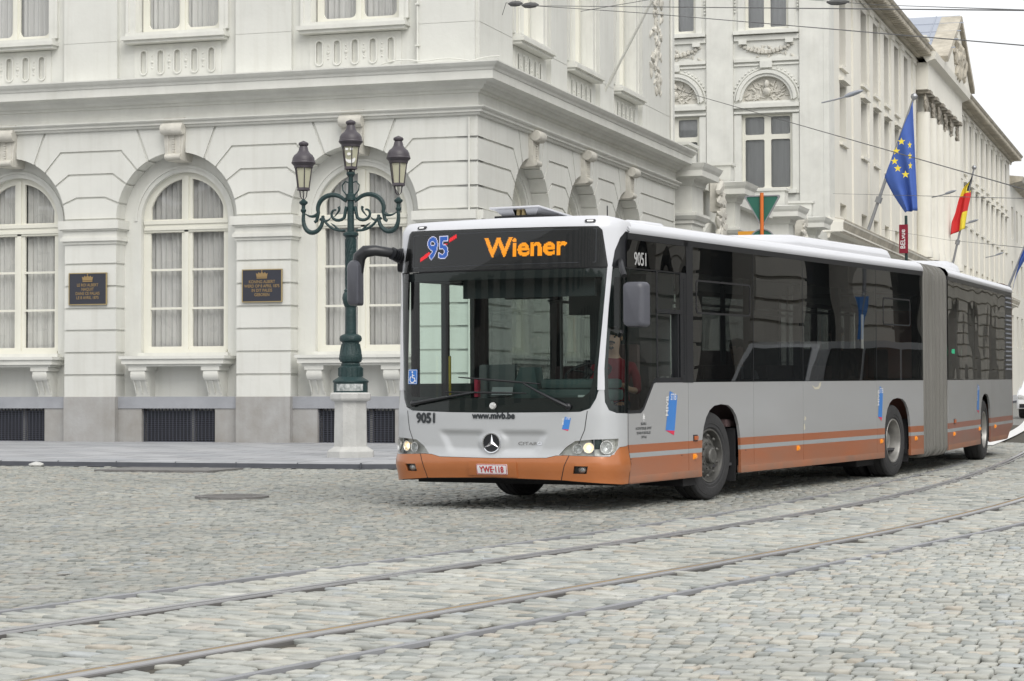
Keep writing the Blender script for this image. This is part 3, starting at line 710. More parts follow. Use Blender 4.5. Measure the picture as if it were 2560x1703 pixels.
# string course and cornice, mitred round the corner
def ell(d, z): return [(-31.2, Y0 - d, z), (XS + d, Y0 - d, z), (XS + d, SEND + .12, z)]
sc_prof = [(-.4, ZS0), (.05, ZS0), (.07, ZS0 + .015), (.07, ZS0 + .05), (.12, ZS0 + .055), (.12, ZS0 + .105), (.17, ZS0 + .12), (.19, ZS0 + .14), (.19, ZS1), (.02, ZS1 + .01)]
mb = MB(); mb.sweep(sc_prof, ell, 3)
mb.sweep([(.024, ZS1), (.024, 7.10)], ell, 3); pb(mb, "string_course", "stucco_trim")
cp = [(.02, 7.06), (.06, 7.07), (.08, 7.12), (.12, 7.12), (.17, 7.155), (.20, 7.20), (.24, 7.20), (.28, 7.24), (.46, 7.26), (.46, 7.42), (.48, 7.43), (.50, 7.47), (.55, 7.51), (.59, 7.56), (.59, 7.585), (.02, 7.63)]
mb = MB(); mb.sweep(cp, ell, 3); pb(mb, "cornice", "stucco_trim")
mb = MB(); mb.add(*(lambda v: (v, [(0, 1, 2, 3)]))([(XS + .02, SEND, 1), (XS - 8, SEND, 1), (XS - 8, SEND, 16), (XS + .02, SEND, 16)])); pb(mb, "end_wall", "stucco")
# upper floor
def upper(fm, ends, centres, carved=None):
    zt = 14.0; wl = MB(); edges = []
    holes = [[(c - .93, 8.56), (c + .93, 8.56), (c + .93, 12.2), (c - .93, 12.2)] for c in centres]
    pan = [[(c - .96, 7.68), (c + .96, 7.68), (c + .96, 8.33), (c - .96, 8.33)] for c in centres]
    wl.region([[(ends[0], 7.5), (ends[1], 7.5), (ends[1], zt), (ends[0], zt)]] + holes + pan, fm, -.08, -.45)
    pb(wl, "upper_wall", "stucco")
    pl = MB()
    mids = [(a + b) / 2 for a, b in zip(centres[:-1], centres[1:])]
    spans = [(m_ - .60, m_ + .60) for m_ in mids]
    spans.append((centres[-1] + 1.32, ends[1])); spans.append((ends[0], centres[0] - 1.32))
    for s0, s1 in spans:
        B(pl, fm, s0, s1, 7.56, 8.425, -.2, .02); B(pl, fm, s0, s1, 8.44, zt, -.2, .02)
        B(pl, fm, s0 + .004, s1 - .004, 8.425, 8.44, -.2, .012)
    pb(pl, "pilaster", "stucco")
    for c in centres:
        ar = MB()
        for sg in (-1, 1): B(ar, fm, c + sg * .926, c + sg * 1.10, 8.57, 12.2, -.2, -.03); B(ar, fm, c + sg * 1.07, c + sg * 1.13, 8.58, 12.2, -.2, .0)
        pb(ar, "architrave", "stucco_trim")
        sl = MB(); B(sl, fm, c - 1.10, c + 1.10, 8.36, 8.42, -.4, .14); B(sl, fm, c - 1.14, c + 1.14, 8.42, 8.50, -.4, .20); B(sl, fm, c - 1.08, c + 1.08, 8.50, 8.57, -.4, .12)
        pb(sl, "upper_sill", "stucco_trim")
        bl = MB(); slots = [rrect(c + (k - 2) * .375 - .062, c + (k - 2) * .375 + .062, 7.76, 8.22, .06) for k in range(5)]
        bl.region([[(c - .96, 7.66), (c + .96, 7.66), (c + .96, 8.34), (c - .96, 8.34)]] + slots, fm, -.06, -.17)
        for k in range(5):     # raised lip round every slot
            a_, b_ = c + (k - 2) * .375 - .062, c + (k - 2) * .375 + .062
            bl.region([rrect(a_ - .03, b_ + .03, 7.73, 8.25, .09), rrect(a_, b_, 7.76, 8.22, .06)], fm, -.04, -.07)
            if k < 4:
                x = c + (k - 1.5) * .375
                for z, r_ in ((8.12, .022), (8.05, .016), (7.99, .034), (7.93, .016), (7.87, .022)): bl.sphere(fm(x, z, -.06), r_, 8)
        B(bl, fm, c - .96, c + .96, 7.66, 8.34, -.14, -.115, 1)
        pb(bl, "balustrade", ["stucco_trim", "stucco_trim"], smooth=True)
        window(fm, c, 8.60, False, 12.15, .90, .11, depth=-.32, curtain="curtain")
upper(WL, (-31.2, XS - .05), LC); upper(WS, (Y0 + .06, SEND), SC)
# carved foliage drop on the end pilaster of the side front
def foliage(mb, fm, s0, s1, z0, z1, d, n, r, seed=1, prof=None):
    rg = np.random.default_rng(seed)
    for i in range(n):
        t = rg.uniform(0, 1); s = lerp(s0, s1, .5 + rg.normal(0, .2)); s = min(max(s, s0), s1); z = lerp(z0, z1, t)
        q = r * rg.uniform(.5, 1.2)
        p = fm(s, z, d); a = rg.uniform(0, 3.14)
        bm = bmesh.new(); bmesh.ops.create_icosphere(bm, subdivisions=1, radius=1); bm.verts.index_update()
        vs = []
        for v in bm.verts:
            u_, w_ = v.co.x * q * 1.5, v.co.z * q * .7
            vs.append(fm(s + u_ * math.cos(a) - w_ * math.sin(a), z + u_ * math.sin(a) + w_ * math.cos(a), d + v.co.y * q * .6))
        mb.add(vs, [tuple(v.index for v in f.verts) for f in bm.faces]); bm.free()
mb = MB(); foliage(mb, WS, 52.3, 53.5, 8.9, 13.5, .03, 150, .10, 3); pb(mb, "carved_drop", "carved_stone", smooth=True)
# downpipe in the corner, and clips
mb = MB(); mb.tube([(XS - .16, Y0 - .045, .3), (XS - .16, Y0 - .045, 6.6)], .02, 8)
mb.tube([(XS - 1.2, Y0 - .06, 7.7), (XS - 1.2, Y0 - .06, 14)], .018, 8); mb.tube([(XS + .06, 54.3, 7.7), (XS + .06, 54.3, 14)], .035, 8)
for z in (8.0, 8.8, 9.6): mb.box(XS - 1.24, XS - 1.16, Y0 - .10, Y0 - .03, z, z + .03)
pb(mb, "downpipe", "stucco_trim", smooth=True)
# cable sagging on top of the cornice
mb = MB(); mb.tube([(XS - 1.9 + k * .2, Y0 - .2 - .1 * math.sin(k * .5), 7.66 + .06 * abs(math.sin(k * .7))) for k in range(13)], .014, 6)
tag(mb.build("loose_cable", "stucco_trim", smooth=True), "thin pale cable lying loose on top of the cornice at the palace corner", "cable")
# flag pole leaning out from the side front (pale grey rod)
mb = MB(); a = Vector(WS(48.2, 8.15, -.1)); b = a + Vector((3.1, -2.0, 4.3)); mb.tube([a, b], [.032, .026], 10); mb.sphere(b, .05)
tag(mb.build("bare_flagpole", "stucco_trim", smooth=True), "bare pale grey flagpole slanting out from the first floor of the palace side", "flagpole")
# roof block (outside the picture, closes the building)
mb = MB(); mb.box(-31.2, XS - .1, Y0 + .1, SEND - .05, 13.9, 14.0); pb(mb, "roof", "slate_roof")
# plaques
def plaque(c, lines, label):
    t = empty("plaque", (c, Y0 - .02, 3.14), label, "plaque", "plaques on the palace front")
    mb = MB(); mb.box(-.42, .42, -.03, -.005, 0, .63, bev=.006); mb.build("plate", "plaque_black", t)
    mb = MB(); mb.region([[(-.43, -.01), (.43, -.01), (.43, .64), (-.43, .64)], [(-.412, .008), (.412, .008), (.412, .622), (-.412, .622)]], lambda u, v, d: (u, -d, v), .035, 0); mb.build("edge", "brass_edge", t)
    mb = MB(); fm = lambda u, v, d: (u, -.034 - d, v)
    mb.region([[(-.11, .485), (.11, .485), (.125, .56), (.09, .545), (.065, .58), (.035, .55), (0, .595), (-.035, .55), (-.065, .58), (-.09, .545), (-.125, .56)]], fm, .006, 0)
    mb.region([[(-.11, .455), (.11, .455), (.11, .478), (-.11, .478)]], fm, .006, 0)
    mb.sphere((0, -.036, .603), .014, 8)
    for i, s in enumerate(lines):
        vs, fs = text_shape(s, .083, .0012, sx=.88); z = .365 - i * .085
        mb.add([(x, -.0345, y + z) for x, y in vs], fs)
    mb.build("lettering", "plaque_gold", t, recalc=False)
plaque(-21.70, ["LE ROI ALBERT", "NAQUIT", "DANS CE PALAIS", "LE 8 AVRIL 1875"], "black plaque with gold crown whose second line reads naquit, left one")
plaque(-17.86, ["KONING ALBERT", "WERD OP 8 APRIL 1875", "IN DIT PALEIS", "GEBOREN"], "black plaque with gold crown ending in the word geboren, nearer the lamp")

# ================================================================== STREET LAMP
LX, LY = -13.13, 32.08; lz = gz(LY) + KH
lamp = empty("street_lamp", (LX, LY, lz), "dark green iron street lamp with three lanterns on a pale stone pedestal", "street lamp")
def octo(r): return r / math.cos(math.pi / 8)
mb = MB(); mb.lathe([(octo(.36), -.05), (octo(.36), .09), (octo(.345), .11), (octo(.27), .16), (octo(.255), .17), (octo(.245), .85), (octo(.25), .88), (octo(.30), .90), (octo(.315), .93), (octo(.315), 1.0), (octo(.29), 1.025), (0, 1.025)], n=8)
o = mb.build("pedestal", "pedestal_stone", lamp, smooth=False); o.rotation_euler = (0, 0, math.radians(22.5 + 18))
mb = MB(); z = 1.025
prof = [(.272, z), (.272, z + .155), (.285, z + .16), (.285, z + .185), (.25, z + .21), (.205, z + .235), (.19, z + .25), (.185, z + .40), (.165, z + .42), (.15, z + .425), (.155, z + .445), (.145, z + .46), (.14, z + .475), (.17, z + .49), (.185, z + .54), (.18, z + .60), (.155, z + .69), (.135, z + .78), (.14, z + .80), (.172, z + .82), (.18, z + .86), (.165, z + .90), (.12, z + .925), (.09, z + .93),
        (.086, z + 1.35), (.095, z + 1.36), (.12, z + 1.42), (.135, z + 1.50), (.125, z + 1.56), (.10, z + 1.60), (.11, z + 1.62), (.085, z + 1.65), (.082, z + 2.46), (.10, z + 2.48), (.125, z + 2.50), (.125, z + 2.53), (.09, z + 2.55), (.055, z + 2.56), (.052, z + 3.05), (.075, z + 3.06), (.075, z + 3.15), (.045, z + 3.17), (.035, z + 3.42), (.05, z + 3.45), (.07, z + 3.47), (.07, z + 3.50), (.03, z + 3.52), (.02, z + 3.56)]
mb.lathe(prof, n=28)
for k in range(10):   # spiral reeding on the shaft
    P = [(.083 * math.cos(k * .628 + t * 3.2), .083 * math.sin(k * .628 + t * 3.2), z + 1.68 + t * .76) for t in np.linspace(0, 1, 14)]; mb.tube(P, .010, 4)
for k in range(12): a = k * math.pi / 6; mb.tube([(.19 * math.cos(a), .19 * math.sin(a), z + .26), (.19 * math.cos(a), .19 * math.sin(a), z + .39)], .012, 4); mb.tube([(.182 * math.cos(a), .182 * math.sin(a), z + .52), (.16 * math.cos(a), .16 * math.sin(a), z + .68), (.14 * math.cos(a), .14 * math.sin(a), z + .77)], .009, 4)
mb.build("column", "iron_green", lamp, smooth=True)
mb = MB(); mb.region([[(-.235, 1.05), (.235, 1.05), (.235, 1.16), (-.235, 1.16)]], lambda u, v, d: (.276 * math.sin(u / .276), -.276 * math.cos(u / .276), v), 0, None, step=.04); o = mb.build("stickers", "sticker", lamp, recalc=False); o.rotation_euler = (0, 0, math.radians(18))
ROT = math.radians(6)
arms = []
for sg in (-1, 1):
    fm = lambda u, v, sg=sg: (sg * u * math.cos(ROT), sg * u * math.sin(ROT), v)
    mb = MB(); A = lambda pts, r, n=8: mb.tube([fm(u, v) for u, v in pts], r, n)
    def bez(P, n=18):
        P = [Vector(p) for p in P]; o = []
        for i in range(n + 1):
            t = i / n; q = list(P)
            while len(q) > 1: q = [q[k].lerp(q[k + 1], t) for k in range(len(q) - 1)]
            o.append(tuple(q[0]))
        return o
    c0 = (.30, z + 2.86)
    # big C scroll from the shaft over and down to the outer foot
    C = [(.07 + 0, z + 3.10)] + [(.30 + .245 * math.cos(a), z + 2.93 + .22 * math.sin(a)) for a in np.linspace(math.radians(150), math.radians(-15), 16)] + [(.565, z + 2.74), (.60, z + 2.72)]
    A(C, [.026 + .013 * math.sin(math.pi * i / (len(C) - 1)) for i in range(len(C))])
    # inner volute
    Vv = [(.07, z + 2.96)] + [(.235 + (.155 - .010 * i) * math.cos(a), z + 2.87 + (.155 - .010 * i) * math.sin(a)) for i, a in enumerate(np.linspace(math.radians(215), math.radians(440), 13))]
    A(Vv, [.029 - .0010 * i for i in range(len(Vv))])
    # outward arm to the lantern: U shape
    U = bez([(.575, z + 2.82), (.56, z + 2.62), (.70, z + 2.48), (.92, z + 2.50), (1.03, z + 2.62), (.97, z + 2.90)])
    U = [(u * .80, v) for u, v in U]; A(U, [.026 + .013 * math.sin(math.pi * i / 18) for i in range(19)])
    A(bez([(.09, z + 2.58), (.22, z + 2.56), (.40, z + 2.62), (.47, z + 2.82)]), .021)
    A([(.20, z + 2.59), (.27, z + 2.66), (.33, z + 2.70)], [.02, .015, .004])
    A(bez([(.55, z + 2.84), (.62, z + 2.80), (.68, z + 2.80), (.76, z + 2.86)]), [.034 - .0015 * i for i in range(19)])
    A(bez([(.50, z + 2.78), (.44, z + 2.70), (.36, z + 2.74), (.33, z + 2.79)]), [.030 - .0013 * i for i in range(19)])
    A(bez([(.20, z + 2.96), (.16, z + 2.90), (.24, z + 2.84), (.27, z + 2.80)]), [.024 - .0009 * i for i in range(19)])
    A([(.05, z + 3.12), (.13, z + 3.22), (.14, z + 3.30), (.09, z + 3.36), (.03, z + 3.34)], .012)
    xe = .785
    mb.lathe([(.018, z + 2.86), (.045, z + 2.90), (.045, z + 2.92), (.03, z + 2.94), (.03, z + 2.99), (.065, z + 3.02), (.07, z + 3.05), (.04, z + 3.07), (.02, z + 3.09)], n=16, fm=lambda x, y, q: (fm(xe, 0)[0] + x, fm(xe, 0)[1] + y, q))
    mb.build("bracket", "iron_green", lamp, smooth=True)
def lantern(x, y, zb, face=False):
    k = MB(); o_ = lambda p: p
    k.lathe([(.012, 0), (.05, .03), (.06, .08), (.07, .135)], x, y, n=12, z0=zb) if False else None
    for a in range(6):
        q = a * math.pi / 3; k.tube([(x + .02 * math.cos(q), y + .02 * math.sin(q), zb), (x + .055 * math.cos(q), y + .055 * math.sin(q), zb + .04), (x + .068 * math.cos(q), y + .068 * math.sin(q), zb + .14)], .006, 5)
    zc = zb + .14
    k.lathe([(.085, zc), (.112, zc), (.112, zc + .02), (.10, zc + .045), (.085, zc + .045)], x, y, n=6)
    for a in range(6):
        q = a * math.pi / 3; k.tube([(x + .098 * math.cos(q), y + .098 * math.sin(q), zc + .03), (x + .142 * math.cos(q), y + .142 * math.sin(q), zc + .36)], .009, 5)
    k.lathe([(.13, zc + .355), (.15, zc + .36), (.155, zc + .395), (.19, zc + .43), (.195, zc + .445), (.185, zc + .46), (.185, zc + .475), (.18, zc + .48), (.175, zc + .52), (.15, zc + .565), (.105, zc + .60), (.08, zc + .64), (.066, zc + .70), (.058, zc + .715), (.078, zc + .725), (.082, zc + .75), (.07, zc + .77), (.0, zc + .80)], x, y, n=28)
    f = k.build("lantern", "lantern_cap", lamp, smooth=True)
    g = MB(); g.lathe([(.088, zc + .03), (.135, zc + .37)], x, y, n=6, fm=None); gg = g.build("lantern_glass", "opal_glass", f)
    if face:
        mb = MB(); yy = lambda v: y - .088 - (v) * .14
        # painted smiling face on the pane turned to the street
        fa = math.radians(270 + 0); cs, sn = math.cos(math.radians(18)), math.sin(math.radians(18))
        def F(u, v, d=0):
            rr = (.098 + (v / .36) * .047) * .90
            return (x + u * cs + (rr + .012) * sn * 1, y + u * sn - (rr + .012) * cs, zc + .03 + v)
        mb.region([rrect(-.075, -.03, .265, .30, .01)], F); mb.region([rrect(-.005, .045, .265, .30, .01)], F)
        mb.region([[(-.02 + .03 * math.cos(a), .205 + .024 * math.sin(a)) for a in np.linspace(0, 6.1, 12)]], F)
        mb.region([[(-.075, .14), (-.05, .12), (0, .115), (.045, .13), (.07, .15), (.085, .125), (.06, .075), (.02, .06), (-.03, .065), (-.065, .09)]], F)
        mb.build("painted_face", "white_paint", f, recalc=False)
c_, s_ = math.cos(ROT) * .785, math.sin(ROT) * .785
lantern(0, 0, z + 3.41, True); lantern(-c_, -s_, z + 3.09); lantern(c_, s_, z + 3.13)
# ================================================================== ARTICULATED BUS
BY, BT = math.radians(10.712), math.radians(0.449)
BX = Vector((math.cos(BY), -math.sin(BY), 0)); BYv = Vector((math.sin(BY) * math.cos(BT), math.cos(BY) * math.cos(BT), math.sin(BT))); BZ = BX.cross(BYv)
bus = empty("articulated_bus", (0, 0, 0), "silver and orange articulated city bus with amber destination display, turning over the tram rails", "bus")
Mb = Matrix((BX, BYv, BZ)).transposed().to_4x4(); Mb.translation = Vector((-6.912, 20.433, 0.157))
bus.matrix_world = Mb
Mbi = Mb.inverted()
# local frame: x to the driver's side (right in the picture), y backwards, z up
_c = [(0, .12), (.4, .13), (.75, .155), (1.0, .20), (1.14, .27), (1.225, .37), (1.265, .49), (1.275, .62), (1.275, .9)]
_p = np.array([(-x, y) for x, y in _c[:0:-1]] + _c)
def _cat(P, n=24):
    o = []; Q = np.vstack([2 * P[0] - P[1], P, 2 * P[-1] - P[-2]])
    for i in range(1, len(Q) - 2):
        for k in range(n):
            t = k / n; a, b, c, d = Q[i - 1:i + 3]; o.append(.5 * ((2 * b) + (-a + c) * t + (2 * a - 5 * b + 4 * c - d) * t * t + (-a + 3 * b - 3 * c + d) * t ** 3))
    o.append(Q[-2]); return np.array(o)
_D = _cat(_p); _L = np.r_[0, np.cumsum(np.linalg.norm(np.diff(_D, axis=0), axis=1))]; _L -= _L[-1] / 2
_N = np.gradient(_D, axis=0); _N = np.stack([_N[:, 1], -_N[:, 0]], 1); _N /= np.linalg.norm(_N, axis=1)[:, None]
def FS(q, z, d=0.0):      # point of the front skin, d outwards
    x = float(np.interp(q, _L, _D[:, 0])); y = float(np.interp(q, _L, _D[:, 1])); nx = float(np.interp(q, _L, _N[:, 0])); ny = float(np.interp(q, _L, _N[:, 1]))
    k = 0.0
    if z > 2.80: k = -(z - 2.80) ** 2 * 5.5            # roof edge rolls back
    if z < .60: k = .03 * math.exp(-((z - .45) / .10) ** 2)
    e = d + k
    xl = x * (1.02 if x < 0 else 1.0)
    return (xl + nx * e, y + .05 * max(0, z - .95) + ny * e, z)
QS = 1.52                  # where the front skin ends on the flat side
ZB, ZR, ZK = 1.258, 2.742, .262     # belt, roof edge, skirt
HW = 1.275
SEC2 = Matrix.Rotation(BY - math.radians(2.5), 4, 'Z'); 
_w = Vector((-3.68, 31.4, gz(31.4))); _l = Mbi @ _w                       # outer side joint of the rear section
_M2 = Matrix(((math.cos(math.radians(2.5)), math.sin(math.radians(2.5)), 0), (-math.sin(math.radians(2.5)), math.cos(math.radians(2.5)), 0), (0, SLOPE, 1))).to_4x4()
_M2.transpose() if False else None
def W2(x, y, z):           # rear section frame -> bus frame (x lateral, y backwards from its front end)
    a = math.radians(2.5); X = Vector((math.cos(a), -math.sin(a), 0)); Yv = Vector((math.sin(a), math.cos(a), SLOPE)).normalized(); Z = X.cross(Yv)
    o = _w - X * HW; o.z = gz(o.y)
    return tuple(Mbi @ (o + X * x + Yv * y + Z * z))
W1 = lambda x, y, z: (x, y, z)

# paint for the flat sides: silver above, orange skirt with a pale stripe, driven by height
def side_paint(name, dirt):
    m, N, L, b = newmat(name); at = N.new("ShaderNodeAttribute"); at.attribute_name = "hgt"
    cr = N.new("ShaderNodeValToRGB"); cr.color_ramp.interpolation = 'CONSTANT'
    f = 1 - dirt * .25
    O = (.40 * f, .125 * f + .03 * dirt, .040 + .05 * dirt, 1); G = (.36, .385, .40, 1); Sv = (.375 - .06 * dirt, .38 - .06 * dirt, .387 - .065 * dirt, 1)
    els = cr.color_ramp.elements; els[0].color = O; els[0].position = 0
    els[1].position = .506 / 3; els[1].color = G
    e = els.new(.558 / 3); e.color = O; e = els.new(.634 / 3); e.color = Sv
    L.new(at.outputs["Fac"], cr.inputs[0])
    tc = N.new("ShaderNodeTexCoord"); n = N.new("ShaderNodeTexNoise"); n.inputs["Scale"].default_value = 1.6; n.inputs["Detail"].default_value = 7
    mp = N.new("ShaderNodeMapping"); mp.inputs["Scale"].default_value = (1, .5, 1.6); L.new(tc.outputs["Object"], mp.inputs[0]); L.new(mp.outputs[0], n.inputs["Vector"])
    # road dirt thins out with height
    ma = N.new("ShaderNodeMapRange"); ma.inputs[1].default_value = .25 / 3; ma.inputs[2].default_value = .75 / 3; ma.inputs[3].default_value = .5 + .25 * dirt; ma.inputs[4].default_value = .10 * dirt + .05
    L.new(at.outputs["Fac"], ma.inputs[0])
    mr = N.new("ShaderNodeMapRange"); mr.inputs[1].default_value = .35; mr.inputs[2].default_value = .75; L.new(n.outputs[0], mr.inputs[0])
    mu = N.new("ShaderNodeMath"); mu.operation = 'MULTIPLY'; L.new(ma.outputs[0], mu.inputs[0]); L.new(mr.outputs[0], mu.inputs[1])
    mx = N.new("ShaderNodeMix"); mx.data_type = 'RGBA'; mx.inputs[7].default_value = (.20, .165, .135, 1)
    L.new(mu.outputs[0], mx.inputs[0]); L.new(cr.outputs[0], mx.inputs[6]); L.new(mx.outputs[2], b.inputs["Base Color"])
    b.inputs["Roughness"].default_value = .38 + .15 * dirt; b.inputs["Coat Weight"].default_value = .45 - .35 * dirt; b.inputs["Coat Roughness"].default_value = .08
    bp = N.new("ShaderNodeBump"); bp.inputs["Strength"].default_value = .12; bp.inputs["Distance"].default_value = .05; n2 = N.new("ShaderNodeTexNoise"); n2.inputs["Scale"].default_value = .9; n2.inputs["Detail"].default_value = 1
    L.new(tc.outputs["Object"], n2.inputs["Vector"]); L.new(n2.outputs[0], bp.inputs["Height"]); L.new(bp.outputs[0], b.inputs["Normal"])
    return m
side_paint("side_paint_front", .25); side_paint("side_paint_rear", .9)
def set_hgt(o, zs):
    at = o.data.attributes.new("hgt", 'FLOAT', 'POINT'); at.data.foreach_set("value", np.array(zs, np.float32))

def arch(c, r, n=12, z0=ZK, rx=None):
    """wheel arch outline in (y, z): flat top, round shoulders, going backwards"""
    rx = rx or r; P = [(c - rx, z0)]
    for k in range(n + 1):
        a = math.pi - math.pi * k / n; x = math.cos(a); y = math.sin(a)
        x = math.copysign(abs(x) ** .75, x); P.append((c + rx * x, .47 + (r) * max(0, y) ** .8))
    return P + [(c + rx, z0)]
def side_panels(x, fmw, spans, arches, name, mat, notch=None, mirror=False, inset=.004):
    """silver/orange lower wall split at the panel joints; spans = y break list"""
    mb = MB(); hs = []
    for a, b in zip(spans[:-1], spans[1:]):
        a_, b_ = a + inset, b - inset; P = [(a_, ZB), (a_, ZK)]
        here = [ar for ar in arches if ar[0] - ar[2] < b_ and ar[0] + ar[2] > a_]
        if here:
            c, r, rx = here[0]; A = arch(c, r, rx=rx); A = [p for p in A if a_ < p[0] < b_]
            if c - rx <= a_: P = [(a_, ZB)]; P.append((a_, max([q[1] for q in A[:1]] + [ZK])))
            P += A
            if c + rx < b_: P.append((b_, ZK))
        else: P.append((b_, ZK))
        P.append((b_, ZB if not (here and here[0][0] + here[0][2] >= b_) else ZB))
        if notch and a == spans[0]: P = notch + P[1:]
        mb.region([P], lambda u, v, d: fmw(x + (d if x > 0 else -d), u, v), 0, -.03, step=.30)
    o = None
    vz = []
    me_v = mb.v
    o = mb.build(name, mat, bus, recalc=False)
    inv = None
    return o, mb
# heights for the paint: recompute from coordinates in the section frame
def build_sides():
    sp1 = [.56, 2.04, 3.82, 5.34, 7.94, 9.84]; sp2 = [0.0, 2.55, 4.30, 5.25, 6.75]
    A1 = [(2.91, .55, .53), (8.76, .56, .53)]; A2 = [(3.62, .57, .55)]
    for sgn, fmw, sp, A, nm, mat in ((1, W1, sp1, A1, "side_panel", "side_paint_front"), (-1, W1, sp1, A1, "side_panel", "side_paint_front"), (1, W2, sp2, A2, "rear_side_panel", "side_paint_rear"), (-1, W2, sp2, A2, "rear_side_panel", "side_paint_rear")):
        for a, b in zip(sp[:-1], sp[1:]):
            mb = MB(); hz = []
            a_, b_ = a + .004, b - .004
            top = [(b_, ZB), (a_, ZB)]
            if sgn > 0 and a == .56: top = [(b_, ZB), (1.22, ZB), (1.17, 1.235), (.93, .985), (.86, .955), (a_, .953)]
            bot = [(a_, ZK)]
            for c, r, rx in A:
                pts = arch(c, r, rx=rx)
                bot += [p for p in pts if a_ < p[0] < b_ or (abs(p[0] - (c - rx)) < 1e-6 and a_ < c - rx < b_)]
                if c - rx < a_ < c + rx:     # panel starts inside an arch
                    z = [np.interp(a_, [p[0] for p in pts[1:-1]], [p[1] for p in pts[1:-1]])][0]; bot = [(a_, z)] + [p for p in pts if a_ < p[0] < b_]
                if c - rx < b_ < c + rx:
                    z = np.interp(b_, [p[0] for p in pts[1:-1]], [p[1] for p in pts[1:-1]]); bot.append((b_, float(z)))
            if not any(c - rx < b_ < c + rx for c, r, rx in A): bot.append((b_, ZK))
            if nm == "rear_side_panel" and b == sp2[-1]: bot = [(a_, ZK), (b_ - .65, ZK), (b_ - .25, .42), (b_, .46)]
            loop = [p for i, p in enumerate(bot + top) if i == 0 or np.hypot(p[0] - (bot + top)[i - 1][0], p[1] - (bot + top)[i - 1][1]) > 1e-4]
            cap = lambda u, v, d: (hz.append(v / 3), fmw(sgn * (HW + d), u, v))[1]
            mb.region([loop], cap, 0, -.03, step=.12)
            o = mb.build(nm, mat, bus, recalc=False); set_hgt(o, hz)
build_sides()
# lower skirt lip, proud of the panels, and dark underbody
mb = MB()
for fmw, y0, y1 in ((W1, .62, 2.36), (W1, 3.45, 8.22), (W1, 9.30, 9.83), (W2, .02, 3.05), (W2, 4.2, 6.0)):
    for s in (-1, 1):
        mb.box(s * (HW - .05), s * (HW + .002), y0, y1, ZK - .005, ZK + .078, fm=fmw, bev=.012)
o = mb.build("skirt_rail", pmat("skirt_orange", (.36, .135, .065), .5, var=.35, scale=2.5, col2=(.24, .15, .11)).name, bus, smooth=True)
mb = MB(); 
for fmw, y0, y1 in ((W1, .75, 2.30), (W1, 3.5, 8.15), (W1, 9.3, 9.8), (W2, .1, 3.0), (W2, 4.2, 6.6)):
    mb.box(-HW + .06, HW - .06, y0, y1, .28, .42, fm=fmw)
mb.box(-1.15, 1.15, .6, 2.2, .24, .40); mb.box(-.7, .7, .5, 9.8, .30, .5); mb.box(-.9, .9, 0.1, 6.7, .42, .5, fm=W2)
for c in (2.85, 8.76):
    for s in (-1, 1): mb.box(s * .72, s * .76, c - .56, c + .56, .2, 1.03); mb.box(s * .72, s * 1.24, c - .56, c + .56, 1.03, 1.05)
for s in (-1, 1): mb.box(s * .72, s * .76, 3.05, 4.2, .2, 1.03, fm=W2); mb.box(s * .72, s * 1.24, 3.05, 4.2, 1.03, 1.05, fm=W2)
# mud flaps and ground-near bits
for fmw, y in ((W1, 3.40), (W1, 9.32), (W2, 4.15)):
    for s in (-1, 1): mb.box(s * .80, s * 1.22, y, y + .02, .17, .75, fm=fmw)
for y in (2.05,): 
    for s in (-1, 1): mb.box(s * .70, s * 1.20, y, y + .35, .17, .30)
mb.box(.55, 1.15, 7.5, 8.15, .17, .34); mb.box(-.1, .1, .3, .7, .2, .3, fm=W2)
mb.build("underbody", "black_matte", bus)

# ---- windows along the sides: one black band of panes
def pane(fmw, s, y0, y1, z0, z1, name="side_window", mat="bus_side_glass", r=.0, x=HW):
    mb = MB(); mb.region([rrect(y0 + .005, y1 - .005, z0, z1, r) if r else [(y0 + .005, z0), (y1 - .005, z0), (y1 - .005, z1), (y0 + .005, z1)]], lambda u, v, d: fmw(s * (x + d), u, v), 0, -.006, step=.5)
    return mb.build(name, mat, bus, recalc=False)
ZT = 2.40
for s in (-1, 1):
    p1 = [2.17, 3.82, 5.34, 7.94, 9.84] if s > 0 else [2.0, 3.82, 5.1, 6.4, 7.94, 9.84]
    for a, b in zip(p1[:-1], p1[1:]): pane(W1, s, a, b, ZB + .004, ZR - .06)
    for a, b in zip([.02, 2.5, 5.05], [2.5, 5.05, 5.9]): pane(W2, s, a, b, ZB + .004, ZR - .06)
# black frame behind the panes: posts, upper opaque band, belt rail
mb = MB()
for fmw, posts, y0, y1 in ((W1, [2.1, 3.82, 5.34, 6.62, 7.94, 9.70], 1.95, 9.84), (W2, [.06, 1.3, 2.5, 3.8, 5.05, 5.95, 6.7], 0.0, 6.75)):
    for s in (-1, 1):
        x0, x1 = s * (HW - .10), s * (HW - .012)
        mb.box(x0, x1, y0, y1, 2.40, ZR - .005, fm=fmw); mb.box(x0, x1, y0, y1, ZB - .12, ZB + .03, fm=fmw)
        for p in posts: mb.box(x0, x1, p - .05, p + .05, ZB, 2.5, fm=fmw)
        mb.box(s * (HW - .012), s * (HW + .003), y0, y1, ZR - .062, ZR - .002, fm=fmw)
for y in (3.82, 5.34, 7.94): mb.box(HW - .004, HW + .001, y - .006, y + .006, ZB, ZR - .05)
mb.box(HW - .03, HW - .004, .60, 2.05, 2.385, ZR - .06); mb.box(HW - .03, HW + .003, .60, 2.05, ZR - .062, ZR - .002)
mb.build("window_frame_band", "black_trim", bus)
